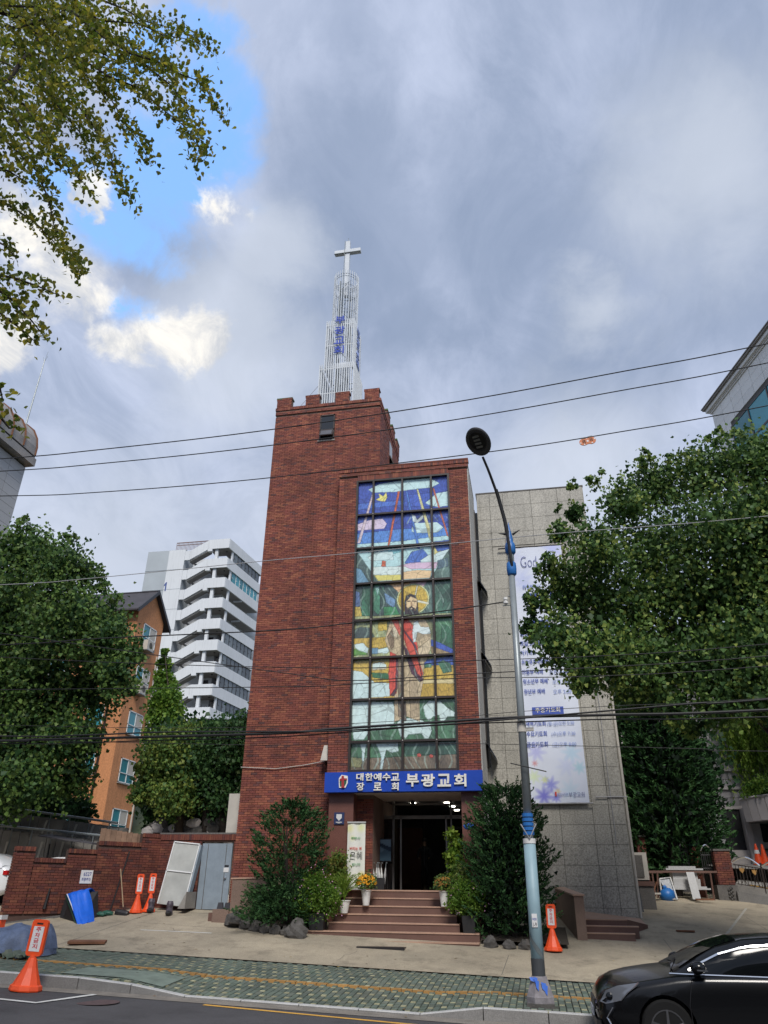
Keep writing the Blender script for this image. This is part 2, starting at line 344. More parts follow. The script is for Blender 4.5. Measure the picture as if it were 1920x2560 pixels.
def text(name, body, x0, x1, z0, z1, y, mat, parent, depth=.01, bold=0.0, rot=None, **k):
    """text facing -Y fitted to the rectangle x0..x1, z0..z1 on plane y"""
    c = bpy.data.curves.new(name, 'FONT'); c.body = body; c.extrude = .05; c.offset = bold; c.resolution_u = 3
    c.align_x = 'CENTER'
    t = bpy.data.objects.new(name, c); COL.objects.link(t)
    dg = bpy.context.evaluated_depsgraph_get(); me = bpy.data.meshes.new_from_object(t.evaluated_get(dg)); bpy.data.objects.remove(t)
    V = np.empty(len(me.vertices)*3, 'f'); me.vertices.foreach_get('co', V); V = V.reshape(-1, 3)
    lo, hi = V.min(0), V.max(0)
    U = np.empty_like(V); U[:, 0] = x0+(V[:, 0]-lo[0])/(hi[0]-lo[0])*(x1-x0); U[:, 2] = z0+(V[:, 1]-lo[1])/(hi[1]-lo[1])*(z1-z0)
    U[:, 1] = y-depth*(V[:, 2]-lo[2])/(hi[2]-lo[2])
    if rot is not None: U = np.array([tuple(rot @ Vector(p)) for p in U], 'f')
    me.vertices.foreach_set('co', U.ravel()); me.update(); me.materials.clear(); me.materials.append(mat); me.name = name
    return link(bpy.data.objects.new(name, me), parent, **k)
def raster(x0, x1, z0, z1, step, painter):
    nx = max(2, int(round((x1-x0)/step))); nz = max(2, int(round((z1-z0)/step)))
    X, Z = np.meshgrid(np.linspace(x0, x1, nx+1), np.linspace(z0, z1, nz+1))
    C = painter(X.ravel(), Z.ravel())
    i = np.arange(nx*nz); r = i//nx; c = i % nx; a = r*(nx+1)+c
    return X.ravel(), Z.ravel(), C, np.stack([a, a+1, a+nx+2, a+nx+1], 1)
def inpoly(X, Z, P):
    ins = np.zeros(len(X), bool); n = len(P)
    for i in range(n):
        (xa, za), (xb, zb) = P[i], P[(i+1) % n]
        c = ((za > Z) != (zb > Z)) & (X < (xb-xa)*(Z-za)/(zb-za+1e-12)+xa); ins ^= c
    return ins
# ---------------------------------------------------------------- ground heights
SL = -.03
def drop(x): 
    if x < -7.3 or x > -.94: return 0.
    if x < -6.3: return (x+7.3)
    if x > -1.9: return (-.94-x)/.96
    return 1.
def z_side(x, y): return -1.59+.02*(y-15.7)+SL*x-.15*drop(x)*min(1, max(0, (16.6-y)/2.7))
def z_road(x, y): return -1.80+SL*x+.01*(y-13.77)
def wall_x(y): return -11.34-.839*(22.9-y)
def z_yard(x, y):
    z = -1.546+SL*x+.145*(min(y, 29)-17.88)+.03*max(0, y-29)
    xw = wall_x(max(19.8, min(y, 22.9)))
    if y > 18.2 and x < xw:
        t = min(1, max(0, (y-19.8)/4)); z2 = z*(1-t)+(-.45)*t if y < 29 else -.45
        m = min(1, max(0, (xw-x)/.15)); z = z*(1-m)+z2*m
    return z
TILT = math.atan(.03)
# ================================================================ SETTING
def sheet(name, xs, ys, zf, mat, **k):
    return obj(name, MB().grid([[(x, y, zf(x, y)) for x in xs] for y in ys][::1]), mat, **k)
fr = lambda a, b, s: list(np.arange(a, b+s*.5, s))
obj('ground', MB().grid([[(x, y, -4+(.02*max(0, y-60))) for x in (-900, -100, 100, 900)] for y in (-300, -60, 60, 600)]), m_hill, kind='structure')
road = sheet('road', fr(-30, 30, 2), fr(-14, 13.78, 1.98), lambda x, y: z_road(x, y), m_asphalt, kind='structure')
sheet('opposite_pavement', fr(-30, 30, 3), [-14, -1.0], lambda x, y: z_road(x, -1)+.14+.0*y, m_concrete, kind='structure')
sheet('gutter', fr(-30, 30, 1), [13.40, 13.80], lambda x, y: z_road(x, y)+.006+.004*(y-13.4), m_gutter, kind='structure')
def strip(name, pts, w, mat, zf=z_road, dz=.005, parent=None, **k):
    P = [Vector((p[0], p[1], 0)) for p in pts]; q = []
    for a, b in zip(P[:-1], P[1:]):
        m = max(1, int((b-a).length/.5)); q += [a+(b-a)*i/m for i in range(m)]
    q.append(P[-1]); rows = []
    for i, p in enumerate(q):
        t = (q[min(i+1, len(q)-1)]-q[max(i-1, 0)]).normalized(); nn = Vector((-t.y, t.x, 0))*w/2
        rows.append([(v.x, v.y, zf(v.x, v.y)+dz) for v in (p+nn, p-nn)])
    return obj(name, MB().grid(rows), mat, parent, **k)
strip('kerbside_yellow_line', [(-5.45, 13.29), (-2.25, 13.02), (4, 12.6), (9, 12.3)], .10, m_lineY, kind='structure')
strip('parking_bay_line', [(-9.6, 12.42), (-8.46, 12.34), (-7.78, 12.27), (-7.45, 13.42)], .11, m_lineW, dz=.012, kind='structure')
mh = obj('manhole_cover', MB().lathe([(0, .0), (.30, .0), (.33, .004)], (-7.0, 12.75, z_road(-7, 12.75)+.003), 24), M('manhole_brown', (.085, .055, .055), .8, var=.3, scale=12)); mh['kind'] = 'structure'
# yard (sloping concrete forecourt)
ysx = sorted(fr(-30, 22, .8)+[wall_x(y)+d for y in (20, 21, 22, 22.9) for d in (-.17, 0.0)])
yard = sheet('yard', ysx, fr(17.88, 29.4, .32)+fr(31, 60, 3), z_yard, m_yard, kind='structure')
def seam(pts, w=.02, mat=m_groove): return strip('seam', pts, w, mat, z_yard, .004, yard)
seam([(-11.2, 18.1), (-11.0, 21.0), (-10.9, 22.4)], .015); seam([(-10.7, 20.9), (-8.5, 20.75), (-7.6, 20.9)], .012); seam([(-12, 21.3), (-11.5, 22.3), (-9.3, 22.5)], .02)
seam([(3.0, 22.4), (3.0, 18)], .012); seam([(-.9, 18), (-.8, 19.7)], .012); seam([(6.2, 18), (5.9, 26)], .012)
strip('parking_stripe', [(-10.15, 20.05), (-8.25, 20.15)], .06, m_lineW, z_yard, .005, kind='structure')
strip('parking_stripe', [(4.3, 22.2), (6.3, 27.5)], .07, M('faded_white', (.36, .34, .29), .9, var=.2, scale=8), z_yard, .005, kind='structure')
for ci, (x, y, a, n_) in enumerate(((-9.5, 18.6, .3, 9), (-4.5, 18.3, 1.2, 6), (2.2, 19.2, .2, 9), (4.0, 21.5, 1.9, 9), (-8.6, 19.9, 2.6, 7), (1.0, 18.4, .9, 6), (5.3, 24.5, .5, 8))):
    pts = [(x, y)]
    for _ in range(n_): a += random.gauss(0, .5); x += .17*math.cos(a); y += .17*math.sin(a); pts.append((x, y))
    strip('crack', pts, .009, m_groove, z_yard, .004, yard)
fl = MB()   # fallen leaves and crumbs on the paving
for i in range(260):
    x = random.uniform(-11, 7); y = random.uniform(13.5, 24)
    if -5.9 < x < 1.1 and y > 19.9: continue
    z = (z_side(x, y)+.004 if 13.95 < y < 17.85 else (z_road(x, y)+.012 if y < 13.9 else z_yard(x, y)))+.006
    s = random.uniform(.012, .04); a = random.uniform(0, 6.3); c, d = math.cos(a)*s, math.sin(a)*s
    fl.add([(x-c, y-d, z), (x+d*.6, y-c*.6, z+.008), (x+c, y+d, z+.002), (x-d*.6, y+c*.6, z)], [(0, 1, 2, 3)])
obj('fallen_leaves', fl, M('dry_leaf', (.3, .2, .06), .9, isl=[(.10, .06, .03), (.34, .24, .06), (.16, .09, .04), (.42, .33, .12)]), kind='stuff')
# ---- pavement of interlocking blocks
walk = sheet('pavement', fr(-30, 20, .5), fr(13.93, 17.9, .5)[:-1]+[17.88], lambda x, y: z_side(x, y)-.034, m_paverj, kind='structure')
bw, bl = .1125, .225
def paver_mesh(name, w, l, mat, h=.05):
    g = .004; mb = MB(); x, y = w/2-g, l/2-g; c = .006
    mb.hexa([(-x, -y, -h), (x, -y, -h), (x, y, -h), (-x, y, -h)], [(-x+c, -y+c, 0), (x-c, -y+c, 0), (x-c, y-c, 0), (-x+c, y-c, 0)])
    me = bpy.data.meshes.new(name); me.from_pydata(mb.v, [], mb.f); me.materials.append(mat); return me, mb
pg, mbg = paver_mesh('paving_block', bw, bl, m_paver); pgh, mbgh = paver_mesh('paving_block', bw, bl*.5, m_paver); pyh, mbyh = paver_mesh('paving_block', bw*.92, bl*.46, m_pavery)
tac, mbt = paver_mesh('tactile_block', .2, .2, m_tactile)
cand = []
def tacrow(x): return 15.62
for i in range(int(-12.5/bw), int(3.6/bw)):
    x = i*bw
    for j in range(0, 20):
        y = 13.95+bl/2+j*bl+(bl/2 if i % 2 else 0)
        if y+bl/2 > 17.88: continue
        if 15.50 < y < 15.74 : continue
        if abs(x+.1) < .22 and abs(y-14.45) < .22: continue
        yel = (j % 3 == (1 if i % 2 else 0)) and x > -9.0
        if yel:
            if random.random() < .06: cand.append((x, y, 'g'))
            else: cand += [(x, y+bl*.25, 'h'), (x, y-bl*.25, 'y')]
        else: cand.append((x, y, 'g'))
cand.sort(key=lambda c: (c[0]-0)**2+c[1]**2+(0 if c[2] == 'g' else .0))
vis = [c for c in cand if at(1, 1280, c[1]).x*1.0 < 99]
def inframe(x, y, z):
    v = Vector((x, y, z)); d = v.dot(cf); return d > 0 and abs(v.dot(cr)/d*FPX) < 950 and -v.dot(cu)/d*FPX < 1275
near = [c for c in cand if inframe(c[0], c[1], z_side(c[0], c[1])) and not (c[0] > .65 and c[1] < 15.5)]
near = near[:255]; ns = set(near)
src = {'g': (pg, mbg), 'h': (pgh, mbgh), 'y': (pyh, mbyh)}
rest = {'g': MB(), 'y': MB()}
for c in cand:
    x, y, t = c; e = .05
    tx = (z_side(x+e, y)-z_side(x-e, y))/(2*e); ty = (z_side(x, y+e)-z_side(x, y-e))/(2*e)
    R = Matrix.Translation((x, y, z_side(x, y)+random.uniform(-.004, .004))) @ Matrix(((1, 0, 0, 0), (0, 1, 0, 0), (tx+random.gauss(0, .008), ty+random.gauss(0, .006), 1, 0), (0, 0, 0, 1)))
    if c in ns: inst('paving_block', src[t][0], walk, R)
    else:
        m = rest['y' if t == 'y' else 'g']; m.X = R; m.add(src[t][1].v, src[t][1].f)
obj('paving_blocks', rest['g'], m_paver, walk, kind='stuff'); obj('yellow_paving_blocks', rest['y'], m_pavery, walk, kind='stuff')
rt = MB(); k = 0
for i in range(-62, 40):
    x = i*.2+.1; y = 15.62
    R = Matrix.Translation((x, y, z_side(x, y)+.004+random.uniform(-.003, .003))) @ Matrix(((1, 0, 0, 0), (0, 1, 0, 0), ((z_side(x+.1, y)-z_side(x-.1, y))/.2, .02, 1, 0), (0, 0, 0, 1)))
    if -8.5 < x < .7 and k < 44: inst('tactile_block', tac, walk, R); k += 1
    else: rt.X = R; rt.add(mbt.v, mbt.f)
obj('tactile_blocks', rt, m_tactile, walk, kind='stuff')
obj('repair_patch', MB().grid([[(x, y, z_side(x, y)+.012) for x in fr(-8.6, -6.6, .4)] for y in (14.15, 14.6, 15.1)]), M('patch_green', (.16, .20, .165), .9, var=.25, scale=3), walk)
# ---- kerb stones
kerb = obj('kerb', MB().grid([[(x, y, z_side(x, 13.93)-.05) for x in fr(-30, 30, 1)] for y in (13.80, 13.93)]), m_groove, kind='structure')
for i in range(-18, 14):
    x0 = i*1.0-.0; x1 = x0+.985; lo = []; hi = []; tp = []; ms = MB(); mt = MB()
    for (x, y) in ((x0, 13.77), (x1, 13.77), (x1, 13.925), (x0, 13.925)):
        z = z_side(x, 13.93)+.01; lo.append((x, y, z-.42)); hi.append((x, y+(.012 if y < 13.8 else 0), z-.012)); tp.append((x, y+(.02 if y < 13.8 else 0), z))
    ms.hexa(lo, hi); mt.hexa(hi, tp)
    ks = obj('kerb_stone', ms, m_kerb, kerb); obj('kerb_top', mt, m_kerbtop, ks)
# far hill masses behind everything
hm = MB(); P = []
for j, y in enumerate((42, 50, 62, 75)):
    P.append([(x, y, (-1, 3.5, 6.5, 8)[j]+2.5*math.sin(x*.11+j)+(3 if x < -12 else -2)) for x in fr(-90, 60, 5)])
obj('hillside', hm.grid(P), m_hill, kind='structure')
# ================================================================ BRICKWORK
def brick_list(u0, u1, z0, z1, holes=(), z_off=0.0):
    out = []; h = .067; n = int((z1-z0)/h)
    for r in range(n):
        a = z0+r*h; off = 0 if r % 2 else -.1; u = u0+off
        while u < u1-.01:
            s, e = max(u, u0), min(u+.2, u1)
            segs = [(s, e)]
            for (ha, hb, hz0, hz1) in holes:
                if a+h > hz0+.01 and a < hz1-.01:
                    ns_ = []
                    for (p, q) in segs:
                        if q <= ha or p >= hb: ns_.append((p, q))
                        else:
                            if p < ha: ns_.append((p, ha))
                            if q > hb: ns_.append((hb, q))
                    segs = ns_
            for (p, q) in segs:
                if q-p > .03: out.append((p+.005, q-.005, a+.005, a+h-.005))
            u += .2
    return out
def brick_faces(parent, faces, mat, limit=300, zmin=-9, name='brick'):
    """faces: (origin, udir, ndir, bricks); the nearest whole bricks become objects, the rest one mesh"""
    me = bpy.data.meshes.new(name); b = MB().box(-.095, .095, -.022, .022, -.0285, .0285)
    me.from_pydata(b.v, [], b.f); me.materials.append(mat); full = []; rest_ = MB()
    for fi, (O, U, Nn, bl_) in enumerate(faces):
        O, U, Nn = Vector(O), Vector(U), Vector(Nn)
        for (a, c, z0, z1) in bl_:
            m = O+U*(a+c)/2+Vector((0, 0, (z0+z1)/2)); d = m.length
            ok = abs((c-a)-.19) < .002 and m.z > zmin and inframe(*m)
            full.append((d if ok else 1e9, fi, a, c, z0, z1))
    full.sort(key=lambda t: t[0])
    for i, (d, fi, a, c, z0, z1) in enumerate(full):
        O, U, Nn, _ = faces[fi]; O, U, Nn = Vector(O), Vector(U), Vector(Nn); j = random.uniform(-.004, .004)
        m = O+U*(a+c)/2+Vector((0, 0, (z0+z1)/2))+Nn*j
        R = Matrix(((U.x, -Nn.x, 0, m.x), (U.y, -Nn.y, 0, m.y), (0, 0, 1, m.z), (0, 0, 0, 1)))
        if i < limit and d < 1e8: inst(name, me, parent, R if parent.type != 'EMPTY' else R)
        else:
            rest_.X = R; hw, hz = (c-a)/2, (z1-z0)/2
            rest_.add([(-hw, -.02, -hz), (hw, -.02, -hz), (hw, -.02, hz), (-hw, -.02, hz), (-hw, .02, -hz), (hw, .02, -hz), (hw, .02, hz), (-hw, .02, hz)],
                      [(0, 1, 2, 3), (0, 4, 5, 1), (1, 5, 6, 2), (2, 6, 7, 3), (3, 7, 4, 0)])
    obj('bricks', rest_, mat, parent, kind='stuff')
# ================================================================ CHURCH
church = thing('church', 'red brick church with crenellated tower, tall picture window and grey granite hall wing', 'church', (-4, 24, -1.2))
TY, BY, GY = 22.7, 22.2, 25.0
core = MB()
core.box(-8.82, -4.63, TY+.022, 26.9, -2, 16.75)
obj('tower_wall', core, m_mortar, church)
bay = MB()
bay.box(-5.95, -5.29, BY+.022, 25, 2.58, 13.45); bay.box(-2.03, -1.36, BY+.022, 25, 2.58, 13.45)
bay.box(-5.29, -2.03, BY+.022, 25, 13.12, 13.45); bay.box(-5.29, -2.03, BY+.022, 22.5, 2.58, 3.18)
bay.box(-5.29, -2.03, 23.2, 25, 2.62, 13.12)
obj('bay_wall', bay, m_mortar, church)
faces = []
tw = (-6.98, -6.39, 15.38, 16.52)
faces.append(((-8.83, TY, 0), (1, 0, 0), (0, -1, 0), [(a, b, c, d) for a, b, c, d in brick_list(0, 4.2, -1.5, 16.72, [(tw[0]+8.83, tw[1]+8.83, tw[2], tw[3]), (2.88, 9, 2.5, 13.7)])]))
faces.append(((-4.62, TY, 0), (0, 1, 0), (1, 0, 0), brick_list(0, 4.2, 13.4, 16.72, [(2.0, 2.6, 15.1, 16.4)])))
faces.append(((-5.96, BY, 0), (1, 0, 0), (0, -1, 0), brick_list(0, 4.61, 2.6, 13.3, [(.67, 3.93, 3.18, 13.12)])))
# soldier courses: vertical bricks over the window and under the parapets
def soldiers(u0, u1, z0, h=.2, w=.067):
    out = []; u = u0
    while u < u1-.03: out.append((u+.004, min(u+w, u1)-.004, z0+.004, z0+h-.004)); u += w
    return out
faces.append(((-5.29, BY-.012, 0), (1, 0, 0), (0, -1, 0), soldiers(0, 3.26, 13.125)))
faces.append(((-5.96, BY-.06, 0), (1, 0, 0), (0, -1, 0), soldiers(-.05, 4.66, 13.47, .12, .075)))
faces.append(((-5.96, BY-.03, 0), (1, 0, 0), (0, -1, 0), brick_list(-.03, 4.64, 13.335, 13.47)))
faces.append(((-8.83, TY-.03, 0), (1, 0, 0), (0, -1, 0), soldiers(-.03, 4.24, 16.95, .14, .075)))
faces.append(((-8.83, TY-.012, 0), (1, 0, 0), (0, -1, 0), brick_list(-.015, 4.22, 16.75, 16.95)))
faces.append(((-4.60, TY, 0), (0, 1, 0), (1, 0, 0), soldiers(-.03, 4.24, 16.95, .14, .075)))
faces.append(((-4.61, TY, 0), (0, 1, 0), (1, 0, 0), brick_list(-.015, 4.22, 16.75, 16.95)))
MER = [(-8.84, -8.19), (-7.65, -7.05), (-6.43, -5.84), (-5.26, -4.64)]
cap = MB(); cap.box(-8.85, -4.60, TY-.01, TY+.22, 16.75, 17.08); cap.box(-4.83, -4.62, TY, 26.9, 16.75, 17.08); cap.box(-8.83, -8.6, TY, 26.9, 16.75, 17.08); cap.box(-8.83, -4.6, 26.7, 26.92, 16.75, 17.08)
cap.box(-5.98, -1.32, BY-.045, BY+.25, 13.33, 13.60)
obj('parapet', cap, m_mortar, church, kind='stuff')
tops = MB()
for a, b in MER:
    mm = obj('merlon', MB().box(a+.03, b-.03, TY-.005, TY+.2, 17.08, 17.5), m_mortar, church)
    obj('coping', MB().box(a, b, TY-.05, TY+.24, 17.5, 17.56), M('coping_moss', (.09, .12, .05), .95), mm) if a < -8 else obj('coping', MB().box(a, b, TY-.05, TY+.24, 17.5, 17.56), m_brickdark, mm)
    faces.append(((a+.02, TY-.03, 0), (1, 0, 0), (0, -1, 0), brick_list(0, b-a-.04, 17.1, 17.44)+soldiers(-.02, b-a-.02, 17.44, .1, .075)))
for y0 in (24.1, 25.25, 26.35):
    mm = obj('merlon', MB().box(-4.83, -4.62, y0, y0+.6, 17.08, 17.5), m_mortar, church)
    obj('coping', MB().box(-4.87, -4.57, y0-.03, y0+.63, 17.5, 17.56), M('coping_green', (.10, .16, .06), .95), mm)
    faces.append(((-4.60, y0, 0), (0, 1, 0), (1, 0, 0), brick_list(0, .6, 17.1, 17.44)+soldiers(0, .6, 17.44, .07, .075)))
    obj('merlon', MB().box(-8.83, -8.62, y0, y0+.6, 17.08, 17.5), m_mortar, church)
brick_faces(church, faces, m_brick, 300, .9)
obj('parapet_coping', MB().box(-6.02, -1.30, BY-.08, BY+.26, 13.60, 13.66), m_brickdark, church)
obj('roof_slab', MB().box(-5.9, -1.4, BY+.25, 25, 13.3, 13.4), m_concd, church)
# tower windows
w = obj('window', MB().box(tw[0], tw[1], TY-.03, TY+.02, tw[2]+.40, tw[3]).box(tw[0], tw[1], TY+.0, TY+.03, tw[2], tw[2]+.4), m_darkglass, church)
f = MB(); 
for a, b, c, d in ((tw[0], tw[0]+.05, tw[2], tw[3]), (tw[1]-.05, tw[1], tw[2], tw[3]), (tw[0], tw[1], tw[3]-.05, tw[3]), (tw[0], tw[1], tw[2]+.40, tw[2]+.46), (tw[0], tw[1], tw[2], tw[2]+.04)): f.box(a, b, TY-.06, TY-.0, c, d)
obj('frame', f, m_brownmetal, w)
f = MB(Matrix.Translation((0, TY-.05, tw[2]+.42)) @ Matrix.Rotation(math.radians(-24), 4, 'X'))
f.box(tw[0]+.03, tw[1]-.03, -.02, .02, -.36, 0); obj('sash', f, m_brownmetal, w)
f = MB(Matrix.Translation((0, TY-.075, tw[2]+.42)) @ Matrix.Rotation(math.radians(-24), 4, 'X')); f.box(tw[0]+.08, tw[1]-.08, -.006, .0, -.32, -.05); obj('pane', f, M('dull_glass', (.10, .10, .11), .25), w)
obj('window_sill', MB().box(tw[0]-.06, tw[1]+.03, TY-.05, TY+.02, tw[2]-.07, tw[2]-.01), m_concrete, church)
w = obj('window', MB().box(-4.63, -4.60, 24.7, 25.3, 15.1, 16.4), m_darkglass, church)
f = MB(Matrix.Translation((-4.59, 0, 15.7)) @ Matrix.Rotation(math.radians(-22), 4, 'Y')); f.box(-.02, .02, 24.72, 25.28, -.6, 0); obj('sash', f, m_brownmetal, w)
# ---- bay side, slot window and open sashes
obj('side_wall', MB().box(-1.36, -1.33, BY+.03, GY+.02, -1.2, 13.62).box(-5.9, -1.33, 22.9, GY, 13.4, 13.5), m_stucco, church)
sg = obj('slot_window', MB().box(-1.34, -1.22, GY-.05, GY+.02, 3.6, 12.9), m_darkglass, church)
obj('frame', MB().box(-1.33, -1.30, GY-.30, GY-.05, 3.6, 12.9), m_brownmetal, sg)
for z in (4.35, 7.35, 10.0):
    q = MB(Matrix.Translation((-1.31, 0, z+.0)) @ Matrix.Rotation(math.radians(-28), 4, 'Y')); q.box(-.012, .012, 24.3, 24.95, -.66, 0); obj('open_sash', q, m_darkglass, sg)
obj('slot_base', MB().box(-1.34, -1.22, GY-.05, GY+.02, -1.2, 3.6), m_granite, church)
# ---- granite hall
obj('hall_core', MB().box(-1.22, 2.74, GY+.03, 36, -1.5, 13.70), m_groove, church)
cols = [(-1.22, -.73), (-.73, -.23), (-.23, .82), (.82, 1.81), (1.81, 2.30), (2.30, 2.76)]
rowz = [13.70-.562*i for i in range(27)]
gm = {}
for ci, (a, b) in enumerate(cols):
    for r in range(26):
        z1, z0 = rowz[r], rowz[r+1]
        inside = (ci in (1, 2, 3, 4)) and z0 > .95 and z1 < 11.6
        key = (round(b-a, 3)); 
        if key not in gm:
            q = MB().box(-(b-a)/2+.006, (b-a)/2-.006, -.02, .03, -.562/2+.005, .562/2-.005); me = bpy.data.meshes.new('granite_panel'); me.from_pydata(q.v, [], q.f); me.materials.append(m_granite); gm[key] = me
        inst('granite_panel', gm[key], church, Matrix.Translation(((a+b)/2, GY+(.022 if inside else 0)+random.uniform(-.002, .002), (z0+z1)/2)))
obj('hall_side', MB().box(2.76, 2.78, GY+.0, 36, -1.5, 13.7), m_granite, church)
obj('roof_edge', MB().box(-1.25, 2.80, GY-.03, 36, 13.71, 13.76), m_concd, church)
bars = MB().tube([(1.95, GY-.05, 2.68), (2.9, GY-.05, 2.68)], .018).tube([(2.40, GY-.04, 1.35), (2.40, GY-.04, 11.3)], .012)
obj('conduit', bars, m_wirepale, church)
obj('downpipe', MB().tube([(2.84, GY+.1, -.64), (2.84, GY+.1, 6)], .045, 8), m_cream, church)
